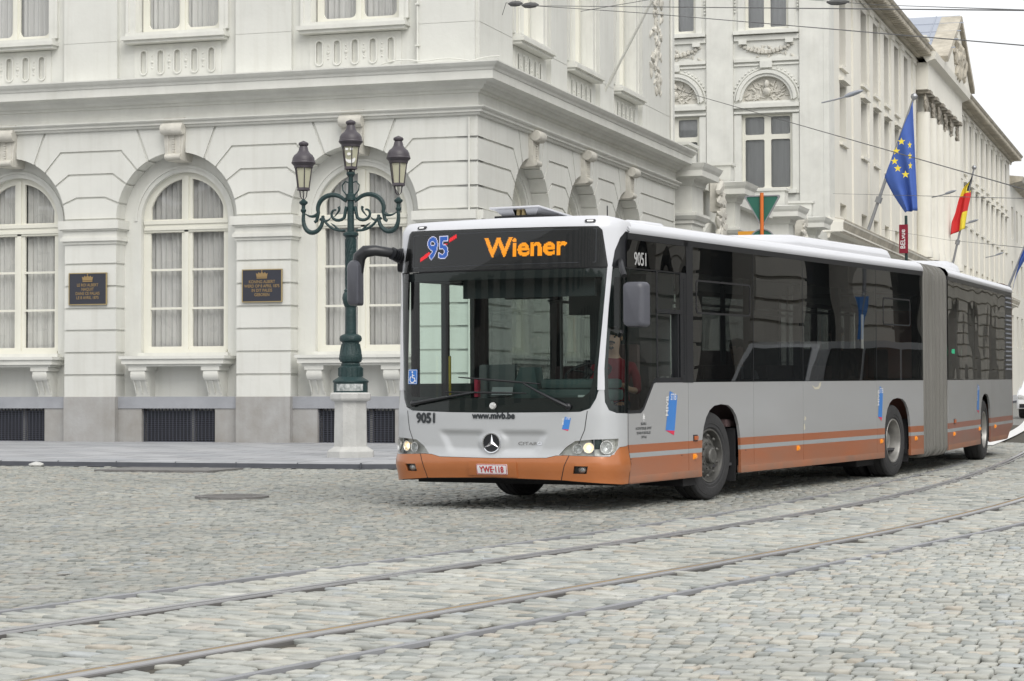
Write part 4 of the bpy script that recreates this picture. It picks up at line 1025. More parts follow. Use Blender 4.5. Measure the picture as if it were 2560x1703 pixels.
# tip-up vent windows
mb = MB()
for fmw, y0, y1 in ((W1, 2.25, 3.74), (W1, 8.2, 9.3)):
    o_ = rrect(y0, y1, 1.98, 2.34, .05); i_ = rrect(y0 + .022, y1 - .022, 2.0, 2.32, .04)
    mb.region([o_, i_], lambda u, v, d: fmw(HW + d, u, v), .004, -.004)
mb.build("vent_window_frame", "black_matte", bus)
# driver's side: quarter-glass to B pillar
dr = MB(); dr.region([[(.575, .965), (.87, .965), (.94, 1.0), (1.17, 1.25), (1.24, 1.28), (1.26, 1.30), (1.26, 2.375), (.575, 2.375)]], lambda u, v, d: (HW + d, u, v), 0, -.006, step=.3)
dr.build("driver_front_window", "windshield", bus, recalc=False)
pane(W1, 1, 1.285, 1.86, 2.0, 2.375, "driver_upper_window", "windshield")
pane(W1, 1, 1.285, 1.62, 1.31, 1.96, "driver_sliding_window", "windshield")
mb = MB()
for a in ((1.255, 1.29, 1.28, 2.39), (1.84, 1.90, 1.28, 2.39), (2.0, 2.165, 1.255, 2.68), (1.78, 1.80, 1.3, 1.98)): mb.box(HW - .05, HW + .004, *a)
mb.box(HW - .05, HW + .002, 1.9, 2.0, 1.255, 2.39); mb.box(HW - .05, HW + .004, 1.255, 1.9, 1.26, 1.31); mb.box(HW - .05, HW + .008, 1.255, 1.9, 1.965, 2.005)
mb.region([[(.575, .955), (.88, .955), (.95, .99), (1.19, 1.25), (1.26, 1.262), (1.26, 1.31), (1.23, 1.30), (1.16, 1.262), (.925, 1.015), (.865, .985), (.575, .985)]], lambda u, v, d: (HW + .003 + d, u, v), 0, -.02)
for z in np.arange(1.34, 2.34, .028): mb.box(HW, HW + .007, 1.93, 1.985, z, z + .012)
fr_ = mb.build("driver_window_frame", "black_trim", bus)
mb = MB(); mb.box(HW - .06, HW - .03, 1.28, 1.62, 1.305, 1.318); mb.box(HW - .02, HW - .012, 1.64, 1.648, 1.34, 1.95); mb.build("sliding_track", "chrome", fr_)

# ---- front skin
def front(loops, name, mat, d=0.0, d1=None, step=.06, parent=None, smooth=True):
    mb = MB(); mb.region(loops, FS, d, d1, step=step); return mb.build(name, mat, parent or bus, smooth=smooth, recalc=False)
# bumper
btop = [(-QS, .63), (-1.37, .625), (-1.24, .536), (-.79, .55), (-.70, .545), (-.60, .522), (0, .514), (.60, .522), (.70, .545), (.79, .55), (1.24, .536), (1.37, .625), (QS, .634)]
bot = [(QS, .265), (1.40, .262), (.76, .308), (0, .325), (-.76, .308), (-1.40, .262), (-QS, .265)]
foghole = lambda s: [(s * .88, .372), (s * 1.015, .372), (s * 1.03, .445), (s * .895, .448)]
front([btop + bot, foghole(1), foghole(-1)], "bumper", "bus_orange_front", 0, -.03, .05)
front([[(-1.38, .36), (1.38, .36), (1.36, .262), (.76, .295), (0, .312), (-.76, .295), (-1.36, .262)]], "bumper_lip", "black_matte", -.045, None, .1)
mb = MB()
for s in (-1, 1): mb.region([[(s * .752, .308), (s * .760, .308), (s * .80, .45), (s * .845, .553), (s * .837, .553), (s * .792, .45)]], FS, .0015, None, step=.05); mb.region([[(s * 1.019, .985), (s * 1.027, .985), (s * 1.0, .80), (s * .938, .66), (s * .930, .66), (s * .992, .80)]], FS, .0015, None, step=.05)
mb.region([[(-QS, 2.388), (QS, 2.388), (QS, 2.396), (-QS, 2.396)]], FS, .004, None, step=.1)
mb.region([[(-QS - .003, .262), (-QS + .004, .262), (-QS + .004, .95), (-QS - .003, .95)]], FS, .002, None, step=.1); mb.region([[(QS - .004, .262), (QS + .003, .262), (QS + .003, .95), (QS - .004, .95)]], FS, .002, None, step=.1)
mb.build("panel_gaps", "black_matte", bus, recalc=False)
for s in (-1, 1):
    mb = MB(); mb.region([foghole(s)], FS, -.05, None, step=.03); f = mb.build("fog_lamp", "interior_dark", bus, recalc=False)
    mb = MB(); c = FS(s * .965, .41, -.045); mb.sphere(c, .042, 14, sc=(1, .5, .8)); mb.build("bulb", "lamp_chrome", f, smooth=True)
    mb = MB(); mb.region([[(s * .885, .378), (s * 1.01, .378), (s * 1.024, .440), (s * .90, .443)]], FS, -.012, None, step=.03); mb.build("lens", "lamp_lens", f, recalc=False)
# silver front panel with the pressed oval and headlamp cut-outs
wl_b = [(-1.10, 1.30), (-1.085, 1.12), (-1.04, 1.03), (-.95, .99), (-.45, .978), (0, .975), (.45, .978), (.95, .982), (1.04, 1.02), (1.095, 1.11), (1.115, 1.30)]
panel = [(-QS, .955), (-1.33, .962), (-1.24, .99), (-1.19, 1.08), (-1.18, 1.20)] + [(-1.125, 1.20)] + [(-1.095, 1.10), (-1.05, 1.02), (-.95, .985), (-.45, .970), (0, .966), (.45, .970), (.95, .976), (1.05, 1.01), (1.105, 1.10), (1.135, 1.20)] + [(1.185, 1.20), (1.195, 1.07), (1.24, .99), (1.33, .962), (QS, .955)] + [(q, z + .004) for q, z in btop[::-1]]
hl = lambda s: [(s * .735, .555), (s * .80, .628), (s * .90, .692), (s * 1.08, .706), (s * 1.355, .712), (s * 1.345, .64), (s * 1.295, .556), (s * 1.08, .544)]
def FSo(q, z, d=0.0):      # front skin with the pressed oval around the emblem
    a = abs(q); w = .62 - .20 * min(1, max(0, (z - .56) / .22)) * 0
    t = 0.0
    if a < .66 and .53 < z < .80:
        zb = .56 + .015; ztp = .785 - .0 * a; wq = .52 + .12 * (z - .56) / .22
        e1 = min(1, max(0, (wq - a) / .10)); e2 = min(1, max(0, (z - .545) / .05)); e3 = min(1, max(0, (.79 - z) / .035))
        t = -.028 * (e1 * e1 * (3 - 2 * e1)) * e2 * (e3 * e3 * (3 - 2 * e3))
        rr = math.hypot(q - .0, (z - .667)); k = min(1, max(0, (.175 - rr) / .05)); t = t * (1 - k)
    return FS(q, z, d + t)
mb = MB(); mb.region([panel, hl(1), hl(-1)], FSo, 0, -.02, step=.022); mb.build("front_panel", "bus_silver_front", bus, smooth=True, angle=50, recalc=False)
for s in (-1, 1):      # headlamps
    mb = MB(); mb.region([hl(s)], FS, -.045, None, step=.05); H = hl(s); vv = [FS(q, z, -.045) for q, z in H] + [FS(q, z, 0) for q, z in H]; n = len(H)
    mb.add(vv, [(i, (i + 1) % n, n + (i + 1) % n, n + i) for i in range(n)])
    h = mb.build("headlight", pmat("lamp_housing", (.80, .79, .75), .35, metal=.1, var=.35, scale=18).name if "lamp_housing" not in M else "lamp_housing", bus, recalc=False)
    mb = MB()
    for q, z, r in ((.925, .615, .046), (1.035, .625, .050), (1.21, .628, .062)):
        c = Vector(FS(s * q, z, -.040)); nrm = (Vector(FS(s * q, z, .1)) - c).normalized(); a = nrm.cross(Vector((0, 0, 1))).normalized(); b = a.cross(nrm)
        prof = [(0, -.0), (r * .5, .004), (r * .85, .022), (r, .045), (r * 1.08, .045)]
        mb.lathe(prof, n=18, fm=lambda x, y, zz: tuple(c + a * x + b * y + nrm * zz))
    mb.build("reflector", "lamp_chrome", h, smooth=True, recalc=False)
    mb = MB(); mb.sphere(FS(s * 1.035, .625, -.025), .024, 12); mb.build("lit_bulb", "lamp_lit", h, smooth=True)
    mb = MB(); mb.region([[(s * 1.082, .545), (s * 1.092, .545), (s * 1.092, .706), (s * 1.082, .706)]], FS, .002, -.05, step=.05); mb.build("divider", "interior_grey", h, recalc=False)
    mb = MB(); mb.region([hl(s)], FS, -.002, None, step=.05); mb.build("lens", "lamp_lens", h, smooth=True, recalc=False)
# plate on its orange backing
front([[(-.255, .345), (.29, .328), (.285, .478), (-.25, .488)]], "plate_holder", "bus_orange_front", .012, -.01, .05)
pl = front([rrect(-.155, .187, .355, .457, .008, 2)], "number_plate", "plate_white", .020, .010, .05)
def ftext(txt, q, z, h, mat, name, off=.0, sx=1.0, d=.007, parent=None, bold=.0, fmap=FS, align='CENTER', rot=0.0, skew=0.0):
    vs, fs = text_shape(txt, h / .70, 0, align=align, sx=sx)
    # split long faces so that lettering follows the curve
    mb = MB(); cr, sr = math.cos(rot), math.sin(rot)
    for ox, oy in ((0, 0), (-bold, 0), (bold, 0), (0, bold), (0, -bold)): d += .0002; mb.add([fmap(q + (x * cr - y * sr) + skew * y + ox, z + (x * sr + y * cr) + oy, d) for x, y in vs], fs)
    return mb.build(name, mat, parent or bus, recalc=False)
ftext("YWE·118", .016, .376, .060, "plate_red", "plate_lettering", sx=.80, d=.023, parent=pl, bold=.0022)
mb = MB(); 
for b_ in (rrect(-.152, .184, .358, .454, .006, 2),): mb.region([b_, rrect(-.147, .179, .363, .449, .005, 2)], FS, .022, None, step=.05)
mb.build("plate_border", "plate_red", pl, recalc=False)
# lettering and marks on the front
ftext("9051", -.768, .866, .096, "decal_black", "fleet_number", sx=.92, bold=.007)
ftext("www.mivb.be", .018, .910, .062, "decal_black", "web_address", sx=.98, bold=.0048)
ftext("CITARO", .415, .650, .030, "chrome", "model_lettering", sx=1.75, bold=.0008, fmap=FSo, d=.006)
def company_mark(fmap, q0, z0, w_, h_, name, par=bus):
    """slanted blue and red block with white letters: one word upright, one word upside down along the side"""
    P = lambda u, v: (q0 + (u - .18 * (1 - v)) * w_ , z0 + v * h_)
    m1 = MB(); m1.region([[P(.0, .12), P(.95, .10), P(1.12, .90), P(.30, 1.0)]], fmap, .002, None, step=.1); o = m1.build(name, "decal_blue", par, recalc=False)
    m2 = MB(); m2.region([[P(-.0, .12), P(.95, .10), P(.88, 0.0)]], fmap, .0022, None, step=.1); m2.build("red_tip", "decal_red", o, recalc=False)
    m3 = MB(); vs, fs = text_shape("STIB", h_ * .20, .0015 * h_, align='CENTER', sx=.82)
    m3.add([fmap(*P(.70 + x / w_, .80 + y / h_), .004) for x, y in vs], fs)
    vs, fs = text_shape("MIVB", h_ * .20, .0015 * h_, align='CENTER', sx=1.05)
    m3.add([fmap(*P(.20 - y / w_, .66 + x / h_), .004) for x, y in vs], fs)
    m3.build("company_lettering", "decal_white", o, recalc=False)
    return o
company_mark(FS, .775, .79, .075, .14, "company_mark")
# round emblem: black disc, chrome ring, three-pointed star
mb = MB(); E0 = (.0, .667)
circ = lambda r, n=32: [(E0[0] + r * math.cos(a), E0[1] + r * math.sin(a)) for a in np.linspace(0, 2 * math.pi, n, endpoint=False)]
mb.region([circ(.098)], FS, .012, -.01, step=.05); em = mb.build("emblem_disc", "black_trim", bus, recalc=False)
mb = MB(); mb.region([circ(.100), circ(.090)], FS, .020, .0, step=.05)
for k in range(3):
    a = math.radians(90 + 120 * k); b1, b2 = a + math.radians(60), a - math.radians(60); t = (E0[0] + .088 * math.cos(a), E0[1] + .088 * math.sin(a))
    l = (E0[0] + .019 * math.cos(b1), E0[1] + .019 * math.sin(b1)); r = (E0[0] + .019 * math.cos(b2), E0[1] + .019 * math.sin(b2))
    c = FS(*E0, .030); mb.add([FS(*t, .014), FS(*l, .013), c], [(0, 1, 2)]); mb.add([FS(*t, .014), FS(*r, .013), c], [(0, 2, 1)])
mb.build("emblem_star", "chrome", em, recalc=False)
# windshield, its black border, and the display glass
ws = wl_b + [(1.195, 2.0), (1.225, 2.386), (-1.225, 2.386), (-1.195, 2.0)]
ws = wl_b + [(1.150, 1.7), (1.165, 2.0), (1.195, 2.386), (-1.195, 2.386), (-1.165, 2.0), (-1.14, 1.7)]
wsp = front([ws], "windshield", "windshield", -.004, None, .08)
inner_ = [(-1.06, 1.30), (-1.03, 1.17), (-.97, 1.125), (-.3, 1.112), (.3, 1.112), (.97, 1.12), (1.04, 1.17), (1.075, 1.30), (1.115, 1.7), (1.13, 2.0), (1.15, 2.30), (-1.15, 2.30), (-1.13, 2.0), (-1.10, 1.7)]
front([ws, inner_], "windshield_border", "black_trim", -.014, None, .06)
disp = [(-1.20, 2.398), (1.215, 2.398), (1.15, 2.78), (1.10, 2.805), (-1.02, 2.815), (-1.07, 2.80)]
disp = [(-1.155, 2.398), (1.20, 2.398), (1.135, 2.76), (1.10, 2.79), (-1.02, 2.815), (-1.05, 2.79)]
dp = front([disp], "destination_display", "display_black", .002, None, .06)
front([rrect(-.985, 1.085, 2.44, 2.775, .012, 3), rrect(-.979, 1.079, 2.446, 2.769, .010, 3)], "display_rim", "mirror_grey", .004, None, .2, parent=dp)
dg = front([[(-1.15, 2.40), (1.195, 2.40), (1.13, 2.76), (1.10, 2.787), (-1.02, 2.812), (-1.048, 2.79)]], "display_glass", "lamp_lens", .012, None, .1, parent=dp)
# LED lettering made of dots on a grid
def led(name, tris_vs, tris_fs, q0, z0, mat, pitch=.0098, test=None, dia=.0074, shear=0):
    tris = []
    for f in tris_fs:
        for k in range(1, len(f) - 1): tris.append([tris_vs[f[0]], tris_vs[f[k]], tris_vs[f[k + 1]]])
    T = np.array(tris); x0, y0 = T.reshape(-1, 2).min(0); x1, y1 = T.reshape(-1, 2).max(0)
    g = np.array([(x, y) for x in np.arange(x0 + pitch / 2, x1, pitch) for y in np.arange(y0 + pitch / 2, y1, pitch)])
    ok = np.zeros(len(g), bool)
    for t in T:
        a, b, c = t; den = (b[1] - c[1]) * (a[0] - c[0]) + (c[0] - b[0]) * (a[1] - c[1])
        if abs(den) < 1e-12: continue
        u = ((b[1] - c[1]) * (g[:, 0] - c[0]) + (c[0] - b[0]) * (g[:, 1] - c[1])) / den; v = ((c[1] - a[1]) * (g[:, 0] - c[0]) + (a[0] - c[0]) * (g[:, 1] - c[1])) / den
        ok |= (u >= -1e-6) & (v >= -1e-6) & (u + v <= 1 + 1e-6)
    return g[ok]
def dots(pts, q0, z0, mat, name, pitch=.0098, r=.0045, d=.008):
    mb = MB()
    for x, y in pts: mb.add([FS(q0 + x - r, z0 + y - r, d), FS(q0 + x + r, z0 + y - r, d), FS(q0 + x + r, z0 + y + r, d), FS(q0 + x - r, z0 + y + r, d)], [(0, 1, 2, 3)])
    return mb.build(name, mat, dp, recalc=False)
vs, fs = text_shape("Wiener", .262, .0075, align='CENTER', sx=1.09)
dots(led("w", vs, fs, 0, 0, None), .335, 2.528, "led_orange", "display_word")
vs, fs = text_shape("95", .305, .006, align='CENTER', sx=.86); inn = led("n", vs, fs, 0, 0, None)
vs, fs = text_shape("95", .305, .0135, align='CENTER', sx=.86)
G = led("o", vs, fs, 0, 0, None); P_ = .0098
key = lambda a: set((round((x - G[:, 0].min()) / P_), round((y - G[:, 1].min()) / P_)) for x, y in a)
KG = key(G); edge = [k for k in KG if any((k[0] + dx, k[1] + dy) not in KG for dx, dy in ((1, 0), (-1, 0), (0, 1), (0, -1)))]; core = [k for k in KG if k not in set(edge)]
gx0, gy0 = G[:, 0].min(), G[:, 1].min()
conv = lambda L_: [(gx0 + a * P_, gy0 + b * P_) for a, b in L_]
dots(conv(core), -.665, 2.535, "led_blue", "display_number"); dots(conv(edge), -.665, 2.535, "led_white", "display_number_outline")
sl = []
for x in np.arange(-.215, .22, P_):
    for y in np.arange(-.02, .25, P_):
        c = (y - .11) - x * .52
        if abs(c) < .020:
            k = (round((x - gx0) / P_), round((y - gy0) / P_))
            if not any((k[0] + i, k[1] + j) in KG for i in (-1, 0, 1) for j in (-1, 0, 1)): sl.append((x, y))
dots(sl, -.665, 2.525, "led_red", "display_slash")
ftext("MOBITEC", .985, 2.462, .010, "mirror_grey", "maker_strip", parent=dp, d=.006) if False else None
# white surround: pillars, cap above the display, corner cheeks
capU = [(-QS, 2.74), (-1.44, 2.76), (-1.36, 2.72), (-1.28, 2.58), (-1.24, 2.40), (-1.162, 2.40), (-1.058, 2.79), (-1.02, 2.822), (1.10, 2.797), (1.142, 2.76), (1.205, 2.40), (1.245, 2.40), (1.275, 2.56), (1.34, 2.69), (1.42, 2.755), (QS, 2.742)]
capT = [(QS, 2.85), (1.2, 2.905), (0, 2.915), (-1.2, 2.905), (-QS, 2.85)]
front([capU + capT], "front_cap", "bus_white", 0, -.02, .05)
pilR = [(1.118, 1.19), (1.19, 1.19), (1.182, 1.4), (1.215, 2.0), (1.25, 2.40), (1.198, 2.40), (1.168, 2.0), (1.120, 1.4)]
for s in (-1, 1): front([[(s * q, z) for q, z in pilR]], "corner_pillar", "bus_white", .006, -.03, .06)
# quarter windows wrapping the corners
for s in (-1, 1):
    qg = [(1.19, 1.20), (1.20, 1.08), (1.245, 1.0), (1.33, .968), (QS + .02, .96), (QS + .02, 2.385), (1.247, 2.385), (1.213, 2.0), (1.184, 1.4)]
    front([[(s * q, z) for q, z in qg]], "quarter_window", "windshield", -.006, None, .05)
    bd = [(1.235, 1.20), (1.24, 1.12), (1.27, 1.06), (1.34, 1.03), (QS - .06, 1.02), (QS - .06, 2.30), (1.285, 2.30), (1.25, 2.0), (1.225, 1.4)]
    front([[(s * q, z) for q, z in qg], [(s * q, z) for q, z in bd]], "quarter_window_border", "black_trim", -.012, None, .05)
    front([[(s * 1.25, 2.396), (s * (QS + .02), 2.396), (s * (QS + .02), 2.738), (s * 1.43, 2.75), (s * 1.345, 2.685), (s * 1.28, 2.555)]], "corner_black_panel", "black_trim", -.004, None, .05)
# marker lamps on the cap
for q in (-.885, 1.02):
    mb = MB(); mb.region([rrect(q - .055, q + .055, 2.838, 2.868, .014, 4)], FS, .012, -.01, step=.05); k = mb.build("marker_lamp", "black_trim", bus, recalc=False)
    mb = MB(); mb.region([rrect(q - .032, q + .032, 2.845, 2.861, .007, 4)], FS, .015, None); mb.build("lens", "decal_white", k, recalc=False)
# roof shell of the front section and of the rear section
def roof(fmw, y0, y1, name, mat="bus_white", front_shape=False):
    mb = MB(); prof = [(HW + .001, ZR - .003), (HW + .012, ZR + .012), (HW + .006, ZR + .05), (HW - .03, ZR + .10), (HW - .10, ZR + .130), (HW - .22, ZR + .150), (.6, ZR + .165), (0, ZR + .172)]
    prof = prof + [(-x, z) for x, z in prof[-2::-1]]
    ys = np.linspace(y0, y1, 12); vs = [fmw(x, y, z) for y in ys for x, z in prof]; k = len(prof)
    mb.add(vs, [(i * k + j, i * k + j + 1, (i + 1) * k + j + 1, (i + 1) * k + j) for i in range(len(ys) - 1) for j in range(k - 1)])
    return mb, prof
mb, prof = roof(W1, .62, 9.84, "roof")
# close the roof down to the front cap
fr = [FS(q, z, -.0) for q, z in [(t, 2.85 + .065 * (1 - (abs(t) / QS) ** 3)) for t in np.linspace(QS, -QS, len(prof))]]
k = len(prof); bk = [(x, .62, z) for x, z in prof]; bk = [(x, .62, max(z, 2.742)) for x, z in prof]
mb.add(fr + bk, [(j, j + 1, k + j + 1, k + j) for j in range(k - 1)])
for s in (-1, 1):      # cheeks between cap and roof edge
    a = [FS(s * QS, z, 0) for z in (2.742, 2.78, 2.82, 2.86)]; b = [(s * (HW + .012), .64, 2.754), (s * (HW + .006), .64, 2.79), (s * (HW - .03), .64, 2.84), (s * (HW - .03), .64, 2.84)]
    mb.add(a + b, [(i, i + 1, 5 + i, 4 + i) for i in range(3)])
mb.build("roof", "bus_white", bus, smooth=True, angle=60)
mb, _ = roof(W2, 0, 6.8, "rear_roof"); mb.build("rear_roof", "bus_white", bus, smooth=True, angle=60)
# rear end wall
mb = MB(); mb.region([rrect(-HW, HW, .46, ZR + .17, [.05, .05, .2, .2])], lambda u, v, d: W2(u, 6.78 + d, v), .0, -.03, step=.3); mb.build("rear_wall", "side_paint_rear", bus, recalc=False)
# louvred engine panel in the rear side
mb = MB(); mb.box(HW - .02, HW - .001, 5.9, 6.76, ZB, ZR - .06, fm=W2); e = mb.build("engine_panel", "black_trim", bus)
mb = MB()
for z in np.arange(1.42, 2.66, .075):
    if 2.33 < z < 2.45: continue
    mb.box(HW + .0, HW + .02, 6.02, 6.58, z, z + .026, fm=W2)
mb.build("louvre", "lamp_grey", e)
# ---- roof units
def pod(fmw, y0, y1, x0, x1, z0, z1, name, mat="bus_white", r=.12, taper=(.25, .25), par=bus, label=None):
    mb = MB(); ny = 14; ys = np.linspace(y0, y1, ny); vs = []; k = 0
    base = [(x0, z0), (x0 + r * .15, lerp(z0, z1, .45)), (x0 + r * .5, lerp(z0, z1, .8)), (x0 + r * 1.2, z1 - .01), ((x0 + x1) / 2, z1 + .01), (x1 - r * 1.2, z1 - .01), (x1 - r * .5, lerp(z0, z1, .8)), (x1 - r * .15, lerp(z0, z1, .45)), (x1, z0)]; k = len(base)
    yy = [y0, y0 + .02, y0 + taper[0] * .35, y0 + taper[0], *np.linspace(y0 + taper[0] + .1, y1 - taper[1] - .1, 4), y1 - taper[1], y1 - taper[1] * .35, y1 - .02, y1]
    for y in yy:
        e = 1.0
        if y < y0 + taper[0]: t = (y - y0) / taper[0]; e = math.sqrt(max(0, 1 - (1 - t) ** 2))
        if y > y1 - taper[1]: t = (y1 - y) / taper[1]; e = min(e, math.sqrt(max(0, 1 - (1 - t) ** 2)))
        for x, z in base: vs.append(fmw(lerp((x0 + x1) / 2, x, .86 + .14 * e), y, z0 + (z - z0) * max(e, .02)))
    mb.add(vs, [(i * k + j, i * k + j + 1, (i + 1) * k + j + 1, (i + 1) * k + j) for i in range(len(yy) - 1) for j in range(k - 1)])
    return mb.build(name, mat, par, smooth=True, angle=50)
pod(W1, 4.75, 9.6, -.95, .98, 2.84, 3.055, "roof_unit", taper=(1.3, .18))
pod(W2, .0, 3.4, -.93, .96, 2.84, 3.04, "roof_unit", taper=(1.2, .3))
pod(W2, 4.0, 5.3, -.7, .7, 2.86, 3.20, "roof_unit", taper=(.4, .3))
pod(W1, 1.55, 2.15, .55, 1.0, 2.86, 2.945, "roof_cover", taper=(.1, .1), r=.05)
mb = MB(); mb.tube([(.98, .75, 2.9), (.98, .75, 3.03)], .006, 6); mb.build("antenna", "black_trim", bus)
# open roof hatch behind the display: dark curb, thin lid raised at the front, side cheeks
mb = MB(); mb.box(-.24, .28, .62, 1.38, 2.93, 2.965, mi=1)
L0, L1 = 3.055, 2.985
fmh = lambda x, y, z: (x, y, z + lerp(L0, L1, (y - .56) / .86))
mb.box(-.27, .31, .56, 1.42, -.022, 0, 0, fm=fmh, bev=.01)
mb.add([(-.24, .60, L0 - .02), (-.02, .60, L0 - .02), (-.02, .66, 2.965), (-.17, .66, 2.965)], [(0, 1, 2, 3)], 0); mb.add([(.12, .60, L0 - .02), (.28, .60, L0 - .02), (.22, .66, 2.965), (.12, .66, 2.965)], [(0, 1, 2, 3)], 0)
for s in (-.17, .22): mb.add([(s + (.06 if s > 0 else -.07), .60, L0 - .02), (s, .66, 2.965), (s, 1.34, 2.965), (s + (.06 if s > 0 else -.07), 1.40, L1 - .02)], [(0, 1, 2, 3)], 0)
for x in (.02, .08): mb.tube([(x, .66, 2.95), (x, .66, L0 - .02)], .024, 10, 2)
mb.build("roof_hatch", ["bus_white", "black_matte", "brass_edge"], bus, smooth=True)
# ---- wheels
def wheel(fmw, x, y, s, kind, steer=0.0, name="wheel"):
    """kind 'front': dished steel with hub and nuts; 'drive': deep bright dish"""
    ca, sa = math.cos(steer), math.sin(steer)
    def fm(a, b_, c):      # a outward, b along travel, c up
        X = s * a; return fmw(x + X * ca + b_ * sa * 1.0, y - X * sa + b_ * ca, .470 + c)
    mb = MB(); R = .472
    prof = [(.285, -.14), (.30, -.135), (.36, -.14), (.425, -.14), (.455, -.125), (R, -.10), (R, -.085), (R - .010, -.083), (R - .010, -.075), (R, -.073), (R, -.012), (R - .010, -.010), (R - .010, -.002), (R, 0), (R, .07), (R - .010, .072), (R - .010, .08), (R, .082), (R, .10), (.458, .128), (.445, .136), (.43, .138), (.425, .142), (.38, .148), (.345, .146), (.34, .141), (.31, .142), (.296, .132), (.288, .12)]
    mb.lathe(prof, n=48, fm=lambda p, q, r: fm(r, p, q)); t = mb.build(name, "rubber", bus, smooth=True, angle=25)
    mb = MB()
    if kind == 'front': prof = [(.292, .125), (.286, .135), (.272, .132), (.266, .115), (.262, .05), (.235, .045), (.20, .075), (.165, .105), (.158, .110), (.11, .112), (.105, .118), (.088, .120), (.085, .165), (.072, .178), (.0, .180)]
    else: prof = [(.292, .125), (.286, .137), (.270, .134), (.262, .11), (.255, -.02), (.235, -.05), (.18, -.06), (.15, -.055), (.13, -.02), (.12, .04), (.10, .055), (.0, .06)]
    mb.lathe(prof, n=40, fm=lambda p, q, r: fm(r, p, q))
    if kind == 'front':
        for k in range(10):
            a = k * math.pi / 5; mb.lathe([(0, .13), (.013, .13), (.016, .105)], n=8, fm=lambda p, q, r, a=a: fm(r, .135 * math.cos(a) + p, .135 * math.sin(a) + q))
            mb.lathe([(0, .125), (.012, .122), (.02, .105)], n=8, fm=lambda p, q, r, a=a: fm(r, .215 * math.cos(a + .3) + p, .215 * math.sin(a + .3) + q - .0))
    mb.build("rim", "rim_steel" if kind == 'front' else "rim_bright", t, smooth=True, angle=30)
    mb = MB(); mb.lathe([(.28, -.13), (.0, -.13)], n=24, fm=lambda p, q, r: fm(r, p, q)); mb.build("brake_drum", "black_matte", t)
ST = math.radians(-5)
wheel(W1, 1.09, 2.72, 1, 'front', -ST); wheel(W1, -1.09, 2.72, -1, 'front', -ST * 1)
wheel(W1, 1.11, 8.66, 1, 'drive'); wheel(W1, -1.11, 8.66, -1, 'drive'); wheel(W1, .78, 8.66, 1, 'drive'); wheel(W2, 1.11, 3.62, 1, 'drive'); wheel(W2, -1.11, 3.62, -1, 'drive')
# ---- bellows
mb = MB(); nr = 7; prof = []
def bell_sec(e):
    x, zt, zb, r = HW + .005 - e, ZR + .15 - e, .20 + e, .16; return [(p[0], p[1]) for p in rrect(-x, x, zb, zt, [.12, .12, .22, .22], 5)]
rows = []
a0, a1 = 9.84, 0.0
for i in range(nr * 3 + 1):
    t = (i // 3 + (0.0, .24, .62)[i % 3]) / nr; e = (.13, 0.0, 0.0)[i % 3]
    if t > 1: break
    if i in (0, nr * 3): e = .03
    if 9 <= i <= 12: e += .015
    sec = bell_sec(e); A = [Vector((x, 9.84, z)) for x, z in sec]; Bq = [Vector(W2(x, 0.0, z)) for x, z in sec]
    rows.append([tuple(p.lerp(q, t)) for p, q in zip(A, Bq)])
k = len(rows[0]); mb.add([p for r in rows for p in r], [(i * k + j, i * k + (j + 1) % k, (i + 1) * k + (j + 1) % k, (i + 1) * k + j) for i in range(len(rows) - 1) for j in range(k)])
mb.build("bellows", "bellows", bus, recalc=True)
# ---- lamps, marks, seams on the visible side
FSd = lambda u, v, d=0.0: (HW + d, u, v)
def marker(fmw, y, z, w_, h_, mat, name, s=1):
    mb = MB(); mb.box(s * (HW - .002), s * (HW + .006), y - w_ / 2 - .012, y + w_ / 2 + .012, z - h_ / 2 - .012, z + h_ / 2 + .012, fm=fmw, bev=.003); o = mb.build(name, "black_trim" if mat == "amber_dark" else mat, bus)
    mb = MB(); mb.box(s * (HW + .004), s * (HW + .022), y - w_ / 2, y + w_ / 2, z - h_ / 2, z + h_ / 2, fm=fmw, bev=.006); mb.build("lens", mat, o, smooth=True)
marker(W1, 2.21, .672, .085, .045, "amber_dark", "turn_signal")
for y in (2.19, 5.16, 8.10, 9.50): marker(W1, y, .478, .055, .035, "amber", "side_marker")
marker(W2, .55, .66, .13, .055, "amber_dark", "turn_signal"); marker(W2, .5, .48, .10, .04, "amber", "side_marker"); marker(W2, 2.95, .50, .10, .04, "amber", "side_marker"); marker(W2, 4.65, .50, .12, .04, "amber", "side_marker")
vs, fs = text_shape("9051", .19, 0, align='LEFT', sx=.82); mb = MB(); [mb.add([(HW + .0045 + k * .0003, .735 + x + (k - 1) * .004, 2.428 + y) for x, y in vs], fs) for k in range(3)]; mb.build("side_fleet_number", "decal_grey", bus, recalc=False)
mb = MB(); mb.region([[(.58, 2.40), (2.0, 2.40), (2.0, 2.675), (.58, 2.675)]], FSd, .001, None); mb.build("side_black_panel", glassmat("dark_gloss", (.0, .0, .0), wave=.5, wscale=.9, ior=1.6).name, bus, recalc=False)
side_map = lambda q, z, d=0.0: (HW + d, q, z)
company_mark(lambda q, z, d=0.0: (HW + d, q, z), 1.50, .715, .235, .455, "side_company_mark")
company_mark(lambda q, z, d=0.0: (HW + d, q, z), 8.00, .74, .16, .45, "side_company_mark")
company_mark(lambda q, z, d=0.0: W2(HW + d, q, z), 2.72, .74, .22, .45, "side_company_mark")
mb = MB()
for i, tx in enumerate(["BRUSSELS", "HOOFDSTEDELIJK GEWEST", "REGION DE BRUXELLES", "CAPITALE"]):
    vs, fs = text_shape(tx, .036, .0004, align='CENTER', sx=.85); z = .835 - [0, .045, .090, .132][i]; mb.add([(HW + .002, .94 + x * 1.0, z + y) for x, y in vs], fs)
mb.build("region_lettering", "decal_black", bus, recalc=False)
mb = MB()      # white iris flower above it
